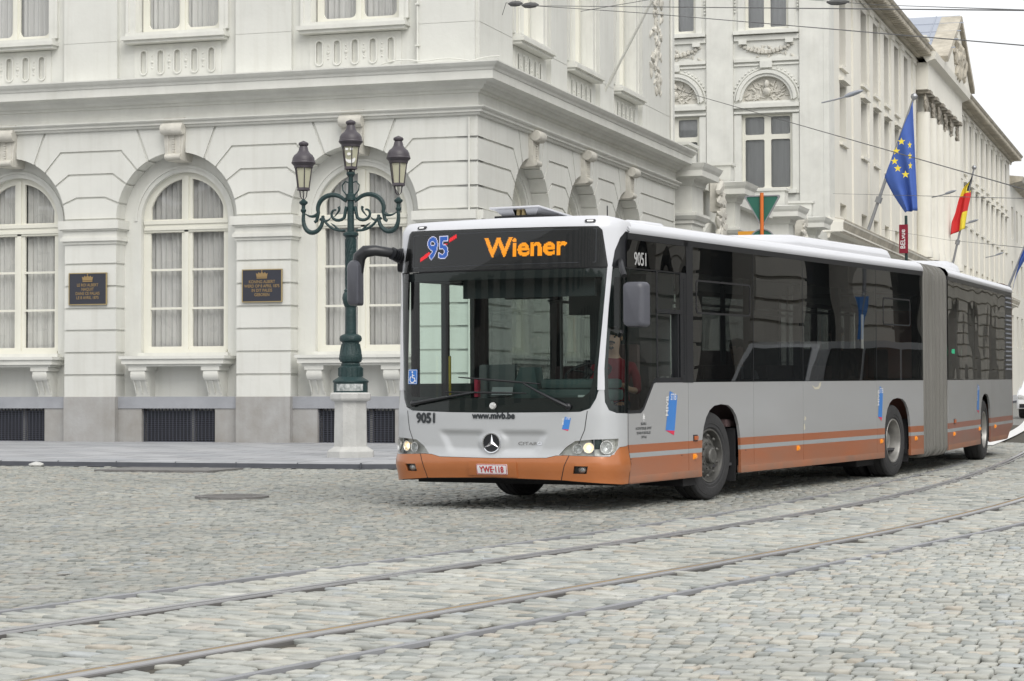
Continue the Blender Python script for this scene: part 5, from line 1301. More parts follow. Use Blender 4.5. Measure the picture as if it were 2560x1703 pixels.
for a, l, w_ in ((90, .05, .014), (140, .035, .010), (40, .035, .010), (200, .03, .008), (-20, .03, .008), (270, .045, .005)):
    r = math.radians(a); c, s_ = math.cos(r), math.sin(r); P = [(0, 0), (l * .5, w_), (l, 0), (l * .5, -w_)]; mb.add([(HW + .002, .945 + x * c - y * s_, .905 + x * s_ + y * c) for x, y in P], [(0, 1, 2, 3)])
mb.build("iris_mark", "decal_white", bus, recalc=False)
mb = MB(); P = [(5.62, 1.215), (5.72, 1.16), (5.86, 1.165), (5.92, 1.205), (5.93, 1.25), (5.87, 1.235), (5.84, 1.195), (5.74, 1.185)]
mb.region([P], FSd, .002, None); mb.region([[(5.36, .80), (5.42, .80), (5.43, .83), (5.38, .85)]], FSd, .002, None); mb.region([[(5.345, .68), (5.40, .70), (5.38, .76), (5.35, .75)]], FSd, .002, None); mb.build("paint_chip", pmat("chip", (.55, .52, .42), .7).name, bus, recalc=False)
mb = MB()
for y in (.62, 1.85, 3.56): mb.box(HW, HW + .003, y, y + .035, .500, .506)
mb.box(HW + .0, HW + .0015, .575, 2.02, .266, .27); mb.build("small_hooks", "black_trim", bus)
# wheelchair sticker low in the windshield
mb = MB(); mb.region([rrect(-1.02, -.895, 1.255, 1.405, .008, 3)], FS, .003, None, step=.05); wc = mb.build("wheelchair_sticker", "wheelchair_blue", bus, recalc=False)
mb = MB(); ax, az = -.957, 1.325; T = lambda P, r: mb.add(*ribbon2(P, r))
def ribbon2(P, r):
    P = np.array(P, float); n = len(P); d = np.gradient(P, axis=0); d /= np.linalg.norm(d, axis=1)[:, None]; nn = np.stack([-d[:, 1], d[:, 0]], 1) * r
    return [FS(*p, .005) for p in (P + nn)] + [FS(*p, .005) for p in (P - nn)], [(i, i + 1, n + i + 1, n + i) for i in range(n - 1)]
mb.region([[(ax - .005 + .010 * math.cos(a), az + .052 + .010 * math.sin(a)) for a in np.linspace(0, 5.8, 12)]], FS, .005, None)
T([(ax - .004, az + .036), (ax - .001, az - .006), (ax + .026, az - .008), (ax + .036, az - .042), (ax + .048, az - .036)], .0055); T([(ax - .002, az + .018), (ax + .022, az + .018)], .004)
T([(ax - .004 + .033 * math.cos(a), az - .022 + .033 * math.sin(a)) for a in np.linspace(math.radians(115), math.radians(355), 16)], .0048)
mb.region([rrect(-1.015, -.90, 1.26, 1.40, .006, 3), rrect(-1.011, -.904, 1.264, 1.396, .005, 3)], FS, .005, None)
mb.build("wheelchair_symbol", "decal_white", wc, recalc=False)
# round lens under the windshield
mb = MB(); c = FS(0.008, 1.035, .008); mb.lathe([(.0, .018), (.028, .016), (.034, .008), (.036, -.01)], n=20, fm=lambda x, y, z: (c[0] + x, c[1] - z, c[2] + y)); mb.build("washer_lens", "lamp_chrome", bus, smooth=True)
# wipers
def wiper(piv, elbow, b0, b1, name):
    mb = MB(); P = lambda p, d: FS(p[0], p[1], d)
    n = 8; L_ = [(lerp(piv[0], elbow[0], t), lerp(piv[1], elbow[1], t)) for t in np.linspace(0, 1, n)]
    mb.tube([P(p, .035 + .02 * math.sin(math.pi * t)) for p, t in zip(L_, np.linspace(0, 1, n))], [.020 - .011 * t for t in np.linspace(0, 1, n)], 8)
    mb.sphere(P(piv, .02), .034, 12, sc=(1, .8, 1)); 
    a = mb.build(name, "black_trim", bus, smooth=True)
    mb = MB(); L_ = [(lerp(b0[0], b1[0], t), lerp(b0[1], b1[1], t)) for t in np.linspace(0, 1, 14)]
    mb.tube([P(p, .022) for p in L_], [.006 + .006 * math.sin(math.pi * t) for t in np.linspace(0, 1, 14)], 6); mb.tube([P(p, .008) for p in L_], .004, 4); mb.build("blade", "black_matte", a, smooth=True)
wiper((-.93, 1.055), (-.17, 1.172), (-.527, 1.173), (.387, 1.160), "wiper"); wiper((.833, 1.03), (.363, 1.255), (-.38, 1.322), (.533, 1.252), "wiper")
# ---- mirrors
mb = MB(); A = [(-1.20, .40, 2.57), (-1.27, .26, 2.61), (-1.38, .14, 2.63), (-1.47, .09, 2.62), (-1.53, .08, 2.57), (-1.55, .08, 2.48), (-1.555, .08, 2.40)]
mb.tube(A, [.058, .052, .056, .066, .07, .068, .062], 12, flat=.85); 
for k in range(6): mb.tube([(-1.205 - .006 * k, .40 - .03 * k, 2.55 + .010 * k), (-1.208 - .006 * k, .392 - .03 * k, 2.552 + .010 * k)], .066, 12)
mb.box(-1.26, -1.17, .36, .50, 2.41, 2.66, bev=.03)
m1 = mb.build("mirror_arm", "black_trim", bus, smooth=True)
mb = MB(); prof = rrect(-.092, .092, -.225, .24, [.05, .03, .07, .07], 6)
def mir(mbx, prof, cen, rot, th):
    ca, sa = math.cos(rot), math.sin(rot); n = len(prof)
    for i, (k, d) in enumerate(((.80, 0), (.96, .03), (1, .06), (1, th))): pass
    ringsd = [(.70, -.012), (.92, .0), (1.0, .035), (1.0, th)]
    vs = []
    for k, d in ringsd: vs += [(cen[0] + (u * k) * ca - d * -sa, cen[1] + (u * k) * sa + d * ca, cen[2] + v * (1 - (1 - k) * .6)) for u, v in prof]
    mbx.add(vs, [(r * n + i, r * n + (i + 1) % n, (r + 1) * n + (i + 1) % n, (r + 1) * n + i) for r in range(3) for i in range(n)] + [tuple(range(n)), tuple(3 * n + i for i in range(n))])
mir(mb, prof, (-1.565, .0, 2.29), math.radians(-14), .15); mb.build("mirror_housing", "mirror_grey", m1, smooth=True, angle=45)
mb = MB(); mb.tube([(1.24, .50, 2.46), (1.30, .40, 2.40), (1.36, .34, 2.30)], .03, 8); mb.tube([(1.25, .45, 1.72), (1.32, .36, 1.76)], .02, 8); m2 = mb.build("mirror_arm", "black_trim", bus, smooth=True)
mb = MB(); prof = rrect(-.103, .103, -.22, .22, [.05, .04, .05, .04], 6); mir(mb, prof, (1.47, .30, 2.02), math.radians(12), .11); mb.build("mirror_housing", "mirror_grey", m2, smooth=True, angle=45)
# ---- far (kerb) side doors with glass: body edge only, open to the street view
mb = MB()
def doorframe(fmw, y0, y1, n):
    x0, x1 = -HW - .004, -HW + .05
    for k in range(n + 1): y = lerp(y0, y1, k / n); mb.box(x0, x1, y - .045, y + .045, .34, 2.36, fm=fmw)
    mb.box(x0, x1, y0, y1, .33, .42, fm=fmw); mb.box(x0, x1, y0, y1, 2.32, 2.42, fm=fmw)
mb = MB(); doorframe(W1, .72, 1.96, 2); mb.build("front_door", "black_trim", bus)
mb = MB(); mb.region([[(.72, .38), (1.96, .38), (1.96, 2.36), (.72, 2.36)]], lambda u, v, d: (-HW + .02, u, v), 0); mb.build("door_pane", "door_glass", bus, recalc=False)
mb = MB()
for y in (1.30,): mb.tube([(-HW + .10, y, .95), (-HW + .10, y, 1.55)], .014, 8)
mb.build("door_grab_rail", "handrail_yellow", bus, smooth=True)
# ---- interior
mb = MB(); mb.box(-1.18, 1.18, .42, 9.8, .34, .37); mb.box(-1.18, 1.18, .05, 6.7, .36, .40, fm=W2); mb.build("floor", "bus_floor", bus)
mb = MB(); mb.box(-1.16, 1.16, .75, 9.8, 2.46, 2.50); mb.box(-1.16, 1.16, .1, 6.7, 2.46, 2.50, fm=W2); mb.build("ceiling", "ceiling_panel", bus)
mb = MB(); mb.box(-.95, .95, .34, .38, 2.40, 2.80); mb.box(-1.05, 1.05, .46, .75, 2.30, 2.46); mb.box(-.5, 1.0, .42, .46, 2.12, 2.32); mb.build("header_panel", "interior_dark", bus)
# dashboard
mb = MB(); mb.box(-1.08, 1.12, .26, .62, .60, 1.10, bev=.05); mb.box(.30, 1.14, .36, .80, 1.08, 1.20, bev=.05); mb.box(.34, 1.12, .50, .80, 1.20, 1.30, bev=.04)
mb.region([[(-.05, 1.10), (.30, 1.10), (.24, 1.42), (.08, 1.42)]], lambda u, v, d: (u, .62 + d, v), -.06, .10, back=True)
mb.build("dashboard", "dash_teal", bus, smooth=True)
mb = MB(); mb.box(-.40, -.30, .55, .95, 1.05, 1.45, bev=.03); mb.box(-.30, .0, .60, .64, 1.12, 1.45); mb.build("cab_partition", "interior_grey", bus)
mb = MB(); mb.box(-.42, -.38, .50, .60, 1.12, 1.30); mb.build("validator_edge", "decal_red", bus)
mb = MB(); mb.box(.88, 1.02, .275, .28, 1.10, 1.14) ; mb.box(-.40, -.30, .30, .302, 1.08, 1.10); mb.build("dash_sticker", "decal_white", bus)
mb = MB(); c = Vector((.70, .86, 1.36)); ax_ = Vector((0, -.45, .9)).normalized(); u_ = Vector((1, 0, 0)); v_ = ax_.cross(u_)
mb.tube([tuple(c + u_ * .23 * math.cos(a) + v_ * .23 * math.sin(a)) for a in np.linspace(0, 2 * math.pi, 33)], .016, 8)
for a in (0.3, 2.84, 4.71): mb.tube([tuple(c), tuple(c + u_ * .22 * math.cos(a) + v_ * .22 * math.sin(a))], .012, 6)
mb.tube([tuple(c), (c.x, c.y - .12, c.z - .32)], .03, 8); mb.sphere(c, .05); mb.build("steering_wheel", "black_matte", bus, smooth=True)
# seats
def seat(fmw, x, y, z0, face, tall=1.0, name="passenger_seat"):
    mb = MB(); mb.box(x - .21, x + .21, y - .20, y + .22, z0 + .36, z0 + .45, fm=fmw, bev=.03)
    yb = y + .22 * face; mb.box(x - .21, x + .21, yb - .035, yb + .035, z0 + .42, z0 + 1.05 * tall, fm=fmw, bev=.03)
    mb.tube([fmw(x, y, z0), fmw(x, y, z0 + .38)], .03, 6); return mb.build(name, "seat_fabric", bus, smooth=True)
ds = seat(W1, .70, 1.40, .45, 1, 1.15, "driver_seat")
for y in (3.5, 4.3, 5.1, 5.9, 6.7):
    for x in (.95, .50, -.95): 
        if x < 0 and 3.9 < y < 6.2: continue
        seat(W1, x, y, .40 if y < 7 else .5, 1)
for y in (7.6, 8.5): seat(W1, .95, y, .62, 1); seat(W1, .5, y, .62, 1); seat(W1, -.95, y, .62, 1)
for y in (.8, 1.7, 3.2, 4.2, 5.2): seat(W2, .95, y, .5, 1); seat(W2, -.95, y, .5, 1)
mb = MB()
for x, y in ((-.35, 2.3), (.35, 2.3), (-.35, 4.6), (.30, 5.2), (-.35, 6.8), (.35, 7.2)): mb.tube([(x, y, .37), (x, y, 2.46)], .018, 8)
for x in (-.45, .40): mb.tube([(x, 2.2, 2.15), (x, 9.5, 2.15)], .016, 8)
mb.build("grab_pole", "interior_grey", bus, smooth=True)
mb = MB(); mb.box(.08, .12, 2.0, 2.4, .37, 1.5); mb.box(.25, 1.2, 1.80, 1.84, .4, 2.1) ; mb.box(.25, 1.2, 1.84, 1.86, 2.1, 2.4); mb.build("driver_partition", "interior_dark", bus)
mb = MB(); mb.box(-.05, .30, 1.9, 1.95, 1.98, 2.28); mb.box(-1.0, -.4, 2.2, 2.3, 2.18, 2.46); mb.build("overhead_box", "interior_dark", bus)
mb = MB(); mb.region([rrect(1.55, 1.72, 1.66, 1.70, .01, 2)], lambda u, v, d: W2(HW - .3, u - .2, v), 0); mb.region([rrect(2.2, 2.75, 1.66, 1.73, .02, 2)], lambda u, v, d: W2(HW - .3, u, v), 0); mb.build("info_screen", "led_green", bus, recalc=False)
# rear tail lamps (back corner) and exhaust corner
mb = MB(); mb.box(.9, 1.2, 6.78, 6.80, .75, 1.2, fm=W2); mb.box(-1.2, -.9, 6.78, 6.80, .75, 1.2, fm=W2); mb.build("tail_lamp", "decal_red", bus)

# ================================================================== PEOPLE
def person(name, base, fwd, label, shirt, cat="person", group=None, arms="wheel", trousers="trousers_navy", scale=1.0):
    """seated figure: one continuous skinned body; hair and clothing as children. base = seat point (hips), fwd = facing"""
    o = empty(name, (0, 0, 0), label, cat, group); f = Vector(fwd).normalized(); r = f.cross(Vector((0, 0, 1))).normalized(); u = Vector((0, 0, 1)); b = Vector(base)
    P = lambda x, y, z: b + (r * x + f * y + u * z) * scale       # x to the figure's right, y forward, z up
    J = [("pel", (0, 0, .08), .135), ("belly", (0, .02, .26), .135), ("chest", (0, .03, .44), .15), ("neck0", (0, .03, .57), .065), ("neck1", (0, .05, .64), .055), ("head0", (0, .075, .71), .075), ("head1", (0, .07, .79), .088), ("head2", (0, .06, .85), .062)]
    V = [P(*p) for _, p, _ in J]; Rr = [q for _, _, q in J]; E = [(i, i + 1) for i in range(len(J) - 1)]
    def chain(start, pts):
        prev = start
        for p, q in pts: V.append(P(*p)); Rr.append(q); E.append((prev, len(V) - 1)); prev = len(V) - 1
        return prev
    for s in (-1, 1):
        chain(0, [((s * .10, .10, .05), .095), ((s * .14, .44, .07), .07), ((s * .14, .48, -.10), .055), ((s * .14, .46, -.38), .045), ((s * .14, .58, -.42), .035)])
        if arms == "wheel": A = [((s * .19, .03, .49), .062), ((s * .235, .05, .40), .05), ((s * .27, .13, .24), .040), ((s * .22, .32, .26), .030), ((s * .19, .40, .29), .026)]; hand = (s * .19, .46, .31)
        else: A = [((s * .19, .03, .49), .062), ((s * .23, .05, .40), .05), ((s * .25, .08, .22), .040), ((s * .17, .30, .16), .030), ((s * .14, .37, .15), .026)]; hand = (s * .12, .43, .14)
        w_ = chain(2, A); w_ = chain(w_, [(hand, .030)])
        for k in range(4):
            dx = (k - 1.5) * .019; ln = (.052, .06, .056, .044)[k]
            chain(w_, [((hand[0] + dx, hand[1] + .03, hand[2] + .004), .010), ((hand[0] + dx, hand[1] + .03 + ln * .6, hand[2] - .006), .009), ((hand[0] + dx, hand[1] + .02 + ln * .7, hand[2] - .028), .008)])
        chain(w_, [((hand[0] - s * .035, hand[1] + .005, hand[2] - .004), .011), ((hand[0] - s * .045, hand[1] + .04, hand[2] - .012), .009)])
    me = bpy.data.meshes.new("body"); me.from_pydata([tuple(v) for v in V], E, []); me.update()
    bo = bpy.data.objects.new("body", me); COL.objects.link(bo)
    sk = bo.modifiers.new("skin", 'SKIN'); ss = bo.modifiers.new("sub", 'SUBSURF'); ss.levels = 2; ss.render_levels = 2
    for i, q in enumerate(Rr): me.skin_vertices[0].data[i].radius = (q * scale, q * scale)
    me.skin_vertices[0].data[0].use_root = True
    bpy.context.view_layer.update()
    m2 = bpy.data.meshes.new_from_object(bo.evaluated_get(bpy.context.evaluated_depsgraph_get())); bpy.data.objects.remove(bo); bpy.data.meshes.remove(me)
    # shape the face: nose, eye sockets, chin; then paint clothing by region
    hc = P(0, .07, .775)
    for v in m2.vertices:
        q = v.co - hc; lx, ly, lz_ = q.dot(r) / scale, q.dot(f) / scale, q.z / scale
        if abs(lz_) < .13 and ly > .03 and abs(lx) < .09:
            if abs(lx) < .018 and -.045 < lz_ < .012: v.co += f * .024 * scale * (1 - abs(lz_ + .02) / .04)
            if .012 < abs(lx) < .05 and .005 < lz_ < .035: v.co -= f * .010 * scale
            if abs(lx) < .04 and lz_ < -.08: v.co += f * .010 * scale
    m2.materials.clear(); m2.materials.append(M["skin"]); m2.materials.append(M[shirt]); m2.materials.append(M[trousers])
    for p in m2.polygons:
        c = p.center - b; lx, ly, lz_ = c.dot(r) / scale, c.dot(f) / scale, c.z / scale; mi = 0
        if lz_ < .58 and abs(lx) < .17 and ly < .22: mi = 1
        if abs(lx) >= .16 and ly < .20 and lz_ > .20: mi = 1
        if lz_ < .14 and not (abs(lx) > .1 and lz_ > .1 and ly > .25): mi = 2
        if arms != "wheel" and lz_ > .10 and ly > .2: mi = 0
        p.material_index = mi; p.use_smooth = True
    bo = bpy.data.objects.new("body", m2); COL.objects.link(bo); bo.parent = o
    mb = MB()       # hair cap
    H = P(0, .055, .815); n = 18
    for i in range(7):
        for j in range(n):
            th = math.pi * .5 * i / 6 * 1.12; ph = 2 * math.pi * j / n; x, y, z_ = math.sin(th) * math.cos(ph), math.sin(th) * math.sin(ph), math.cos(th)
            d = 1.0; 
            if y > .35 and z_ < .62: d = .80
            mb.v.append(tuple(H + (r * x * .094 + f * y * .104 + u * z_ * .092) * scale * d))
    for i in range(6):
        for j in range(n): mb.f.append((i * n + j, i * n + (j + 1) % n, (i + 1) * n + (j + 1) % n, (i + 1) * n + j)); mb.m.append(0)
    mb.build("hair", "hair_dark", o, smooth=True)
    mb = MB()
    for s in (-1, 1): mb.sphere(P(s * .034, .150, .795), .011 * scale, 8); mb.tube([P(s * .018, .163, .818), P(s * .05, .150, .820)], .005 * scale, 5)
    if arms == "wheel": mb.tube([P(-.035, .160, .735), P(-.012, .178, .748), P(.012, .178, .748), P(.035, .160, .735)], .010 * scale, 6); mb.tube([P(-.02, .158, .69), P(0, .165, .678), P(.02, .158, .69)], .014 * scale, 6)
    mb.tube([P(-.022, .166, .722), P(.022, .166, .722)], .004 * scale, 5)
    mb.build("facial_hair" if arms == "wheel" else "eyes", "hair_dark", o, smooth=True)
    mb = MB(); 
    for s in (-1, 1): mb.sphere(P(s * .088, .06, .785), .022 * scale, 8, sc=(.5, .8, 1.3))
    mb.build("ears", "skin", o, smooth=True)
    return o
LWp = lambda x, y, z: Mb @ Vector((x, y, z))
fd = -BYv
person("person", LWp(.78, 1.30, .93), fd + BX * .25, "driver in a dark red polo shirt with moustache, sitting at the steering wheel", "shirt_red")
person("person", LWp(.90, 4.30, .85), fd, "passenger in a pale top seated by the bus window behind the front wheel", "shirt_pale", arms="lap", group=None)
person("person", LWp(.88, 7.60, 1.07), fd, "passenger in dark clothes seated by the bus window ahead of the second axle", "shirt_dark", arms="lap")
# ticket rack and bag on the dashboard in view
mb = MB(); vv = [LWp(-.22, .50, 1.14), LWp(.02, .50, 1.14), LWp(.02, .52, 1.22), LWp(-.22, .52, 1.22)]; mb.add([tuple(v) for v in vv], [(0, 1, 2, 3)])
for k in range(3): mb.add([tuple(LWp(-.30 + .02 * k, .44 + .01 * k, 1.112 + .006 * k)), tuple(LWp(-.05, .44 + .01 * k, 1.112 + .006 * k)), tuple(LWp(-.05, .56, 1.112 + .006 * k)), tuple(LWp(-.30 + .02 * k, .56, 1.112 + .006 * k))], [(0, 1, 2, 3)])
tag(mb.build("papers", "shirt_pale", recalc=False), "pale papers lying on the dashboard behind the bus windshield", "papers")
# ================================================================== PORTICO joining the two palaces
XP = -13.05
port = empty("portico", (-13, 55, gz(55)), "rusticated stepped portico with carved cartouches, joining the two cream palaces", "portico")
def pp(mb, name, mats, parent, **k):
    o = mb.build(name, mats, **k); o.parent = parent; p = parent
    off = Vector(p.location) if p.parent is None else Vector((0, 0, 0)); o.matrix_parent_inverse = Matrix.Translation(-off); return o
def ent(mb, y0, y1, xb, x, step=.0):
    """entablature block over a pier, projecting to x: wall face, architrave, frieze, cornice, attic block"""
    def ring(prof):
        rows = [[(xb - .3, y0 - d, z), (x + d, y0 - d, z), (x + d, y1 + d, z), (xb - .3, y1 + d, z)] for d, z in prof]
        mb.add([p for r in rows for p in r], [(i * 4 + k, i * 4 + k + 1, (i + 1) * 4 + k + 1, (i + 1) * 4 + k) for i in range(len(rows) - 1) for k in range(3)])
    ring([(0, .2), (0, 1.3)])
    z = 1.3
    while z < 5.5: ring([(-.05, z), (-.05, z + .05), (0, z + .05), (0, z + .50)]); z += .50
    ring([(0, 5.75), (.05, 5.77), (.05, 5.85), (.10, 5.88), (.16, 5.97), (.16, 6.04), (0, 6.06), (0, 6.75), (.05, 6.78), (.08, 6.90), (.14, 6.95), (.36, 6.97), (.36, 7.12), (.41, 7.20), (.45, 7.30), (.0, 7.36)])
    rows = [[(xb - .5, y0 + .12, z), (x - .15, y0 + .12, z), (x - .15, y1 - .1, z), (xb - .5, y1 - .1, z)] for z in (7.3, 7.82)] + [[(xb - .5, y0 + .07, z), (x - .09, y0 + .07, z), (x - .09, y1 - .05, z), (xb - .5, y1 - .05, z)] for z in (7.84, 7.92)]
    mb.add([p for r in rows for p in r] , [(i * 4 + k, i * 4 + k + 1, (i + 1) * 4 + k + 1, (i + 1) * 4 + k) for i in range(3) for k in range(3)] + [(12, 13, 14, 15)])
mb = MB(); 
for a_, b_ in ((55.3, 56.6), (60.6, 61.3), (68.7, 69.5), (73.5, 74.1)):
    mb = MB(); ent(mb, a_, b_, XS - .3, XP); pp(mb, "pier", "stucco_trim", port, recalc=True)
mb = MB(); WPt = lambda s, z, d: (XS + .05 + d, s, z)
for c in (58.65, 71.2):
    r = 1.45; mb.region([[(c - 1.7, .2), (c - r, .2)] + [(c - r * math.cos(math.radians(a)), 4.3 + r * math.sin(math.radians(a))) for a in range(0, 181, 9)] + [(c + r, .2), (c + 1.7, .2), (c + 1.7, 6.1), (c - 1.7, 6.1)]], WPt, 0, -1.2)
    o1 = [(c - r * math.cos(math.radians(a)), 4.3 + r * math.sin(math.radians(a))) for a in range(0, 181, 9)]; o2 = [(c - (r + .28) * math.cos(math.radians(a)), 4.3 + (r + .28) * math.sin(math.radians(a))) for a in range(180, -1, -9)]
    mb.region([o1 + o2], WPt, .10, 0)
    B(mb, WPt, c - 1.7, c + 1.7, 6.1, 6.9, -.8, -.15); B(mb, WPt, c - 1.8, c + 1.8, 6.9, 7.15, -.8, .05)
mb.add([(XS - 1.6, 55, .2), (XS - 1.6, 78, .2), (XS - 1.6, 78, 6.4), (XS - 1.6, 55, 6.4)], [(0, 1, 2, 3)])
mb.region([[(61.7, .2), (67.6, .2), (67.6, 7.0), (61.7, 7.0)]], WPt, -.25, None); B(mb, WPt, 61.7, 67.6, 6.0, 6.15, -.3, -.1); B(mb, WPt, 61.7, 67.6, 6.85, 7.1, -.3, .0); mb.region([[(74.3, .2), (78.2, .2), (78.2, 7.0), (74.3, 7.0)]], WPt, -.25, None); B(mb, WPt, 74.3, 78.2, 6.8, 7.1, -.3, .0)
z = 1.3
while z < 5.6: B(mb, WPt, 61.7, 67.6, z, z + .045, -.26, -.24, 1); z += .5
pp(mb, "arch_wall", ["stucco_trim", "stone_brown"], port, recalc=True)
mb = MB()
for c in (58.65, 71.2):
    foliage(mb, lambda s, z, d: (XP + .05 + d, s, z), c - .5, c + .5, 5.4, 7.1, .0, 60, .17, int(c)); mb.box(XS + .13, XP + .03, c - .28, c + .28, 6.33, 7.24)
pp(mb, "carved_cartouche", "carved_stone", port, smooth=True)

# ================================================================== FAR PALACE
Y1 = 78.0
fp = empty("far_palace", (-16, Y1, gz(Y1)), "far cream palace with carved lunettes and a long street front under a pediment", "building")
WF = lambda s, z, d: (s, Y1 - d, z)
mb = MB(); BAY = [-15.60, -19.05]; holes = []
for c in BAY:
    holes += [[(c - .93, 8.75), (c + .93, 8.75), (c + .93, 11.52), (c - .93, 11.52)], [(c - .80, 14.62), (c + .80, 14.62), (c + .80, 17.4), (c - .80, 17.4)], [(c - .92, 12.0), (c + .92, 12.0)] + [(c + .92 * math.cos(math.radians(a)), 12.0 + .88 * math.sin(math.radians(a))) for a in range(10, 171, 10)]]
mb.region([[(-24, 6), (XS - .01, 6), (XS - .01, 17.5), (-24, 17.5)]] + holes, WF, 0, -.35)
pp(mb, "front_wall", "stucco", fp)
mb = MB()
for s0, s1 in ((-17.82, -16.83), (-14.378, XS - .11)): B(mb, WF, s0, s1, 7, 17.48, -.1, .10)
mb.box(XS - .105, XS + .10, Y1 - .105, Y1 + 1.0, 7, 17.47)
for c in BAY:
    B(mb, WF, c - 1.2, c + 1.2, 11.55, 11.62, 0, .10); B(mb, WF, c - 1.2, c + 1.2, 11.75, 11.90, 0, .16); B(mb, WF, c - 1.2, c + 1.2, 14.44, 14.56, 0, .22); B(mb, WF, c - 1.2, c + 1.2, 13.44, 13.56, 0, .10); B(mb, WF, c - 1.2, c + 1.2, 14.22, 14.40, 0, .08); B(mb, WF, c - 1.2, c + 1.2, 13.30, 13.36, 0, .06)
    for r0, r1, e in ((.90, 1.0, .08), (1.0, 1.12, .14), (1.17, 1.22, .05)):
        o1 = [(c + r0 * math.cos(math.radians(a)), 12.0 + r0 * math.sin(math.radians(a))) for a in range(0, 181, 8)]; o2 = [(c + r1 * math.cos(math.radians(a)), 12.0 + r1 * math.sin(math.radians(a))) for a in range(180, -1, -8)]; mb.region([o1 + o2], WF, e, 0)
    for a in range(8, 176, 7):
        if abs(a - 90) > 12: mb.sphere(WF(c + 1.26 * math.cos(math.radians(a)), 12.0 + 1.26 * math.sin(math.radians(a)), .04), .04, 6)
    for s in (-1, 1):
        B(mb, WF, c + s * .72, c + s * 1.0, 14.08, 14.24, 0, .18); B(mb, WF, c + s * .95, c + s * 1.2, 8.6, 11.5, 0, .05); B(mb, WF, c + s * .82, c + s * 1.05, 14.56, 17.5, 0, .05)
        for k in range(5): mb.sphere(WF(c + s * 1.16, 15.3 + k * .12, .04), .045, 6)
    B(mb, WF, c - .22, c + .22, 13.2, 13.44, 0, .16)
pp(mb, "stone_trim", "stucco_trim", fp, smooth=True, angle=30)
mb = MB()
for c in BAY:
    mb.region([[(c - .92, 12.0), (c + .92, 12.0)] + [(c + .92 * math.cos(math.radians(a)), 12.0 + .88 * math.sin(math.radians(a))) for a in range(10, 171, 10)]], WF, -.12, None)
    rg = np.random.default_rng(4)
    for k in range(70):      # shell-like carving radiating from a central head
        a = rg.uniform(0, math.pi); rr = rg.uniform(.2, .8) ; q = .07 * rg.uniform(.6, 1.2)
        x, z_ = c + rr * math.cos(a), 12.02 + rr * math.sin(a) * .92; th = a + rg.normal(0, .5)
        bm = bmesh.new(); bmesh.ops.create_icosphere(bm, subdivisions=1, radius=1); bm.verts.index_update(); vs = []
        for v in bm.verts:
            u_, w_ = v.co.x * q * 1.8, v.co.z * q * .6; vs.append(WF(x + u_ * math.cos(th) - w_ * math.sin(th), z_ + u_ * math.sin(th) + w_ * math.cos(th), -.10 + v.co.y * .05))
        mb.add(vs, [tuple(v.index for v in f.verts) for f in bm.faces]); bm.free()
    mb.sphere(WF(c, 12.62, -.02), .13, 10, sc=(.8, 1, 1.15)); mb.sphere(WF(c, 12.35, -.05), .16, 10)
    for k in range(15):      # garland in the panel below the upper window
        t = k / 14 * 2 - 1; mb.sphere(WF(c + t * .95, 13.78 + .28 * t * t, .05), .07 + .03 * (1 - abs(t)), 6)
    foliage(mb, WF, c - .95, c + .95, 13.62, 14.02, .02, 40, .06, 9)
pp(mb, "carved_lunette", "carved_stone", fp, smooth=True)
def fwin(c, z0, z1, hw, split=None):
    fr = MB(); ov = [(c - hw, z0), (c + hw, z0), (c + hw, z1), (c - hw, z1)]; hs = []
    for s in (-1, 1):
        a, b = (c - hw + .10, c - .12) if s < 0 else (c + .12, c + hw - .10)
        if split: hs += [rrect(a, b, z0 + .1, split - .09, .07), rrect(a, b, split + .09, z1 - .08, .07)]
        else: hs += [rrect(a, b, z0 + .1, z1 - .1, .05)]
    fr.region([ov] + hs, WF, -.15, -.22); f = pp(fr, "window", "window_paint", fp)
    g = MB(); g.region([ov], WF, -.2, None); g2 = g.build("pane", "window_glass", f, recalc=False)
    ct = MB(); n = 40; vs = [WF(c - hw + 2 * hw * i / (n - 1), z, -.30 + .008 * math.sin(i * 1.3)) for z in (z0, z1) for i in range(n)]; ct.add(vs, [(i, i + 1, n + i + 1, n + i) for i in range(n - 1)]); ct.build("curtain", "curtain_far", f, smooth=True, recalc=False)
for c in BAY: fwin(c, 8.75, 11.52, .93, 10.70); fwin(c, 14.62, 17.4, .80)
mb = MB(); B(mb, WF, BAY[0] - 1.1, BAY[0] + 1.1, 8.6, 8.74, -.2, .16); B(mb, WF, BAY[1] - 1.1, BAY[1] + 1.1, 8.6, 8.74, -.2, .16); pp(mb, "sill", "stucco_trim", fp)
# long street front
YE = 150.0
def zt(y): return 17.55 - .0 * (y - 78)
WG = WS
mb = MB(); cols = [86.6 + 3.05 * k for k in range(5)]; rest = [119.5 + 3.05 * k for k in range(10)]; cc = [103.8 + 2.5 * k for k in range(5)]
allc = [81.5] + cols + cc + rest; holes = []
rowsz = ((13.6, 16.55), (10.75, 12.95), (7.95, 8.45))
for c in allc:
    for z0, z1 in rowsz: holes.append([(c - .72, z0), (c + .72, z0), (c + .72, z1), (c - .72, z1)])
mb.region([[(Y1 + .5, 0), (YE, 0), (YE, 17.0), (Y1 + .5, 17.0)]] + holes, WG, 0, -.40)
pp(mb, "street_wall", "stucco_warm", fp)
mb = MB()
for c in allc:
    for z0, z1 in rowsz: mb.region([[(c - .72, z0), (c + .72, z0), (c + .72, z1), (c - .72, z1)]], WG, -.36, None)
pp(mb, "street_window", "car_glass", fp, recalc=False)
mb = MB()
for a, b in zip(allc[:-1], allc[1:]):
    m_ = (a + b) / 2
    B(mb, WG, m_ - .50, m_ + .50, 7.7, 16.6, 0, .07); B(mb, WG, m_ - .56, m_ + .56, 16.6, 16.8, 0, .12)
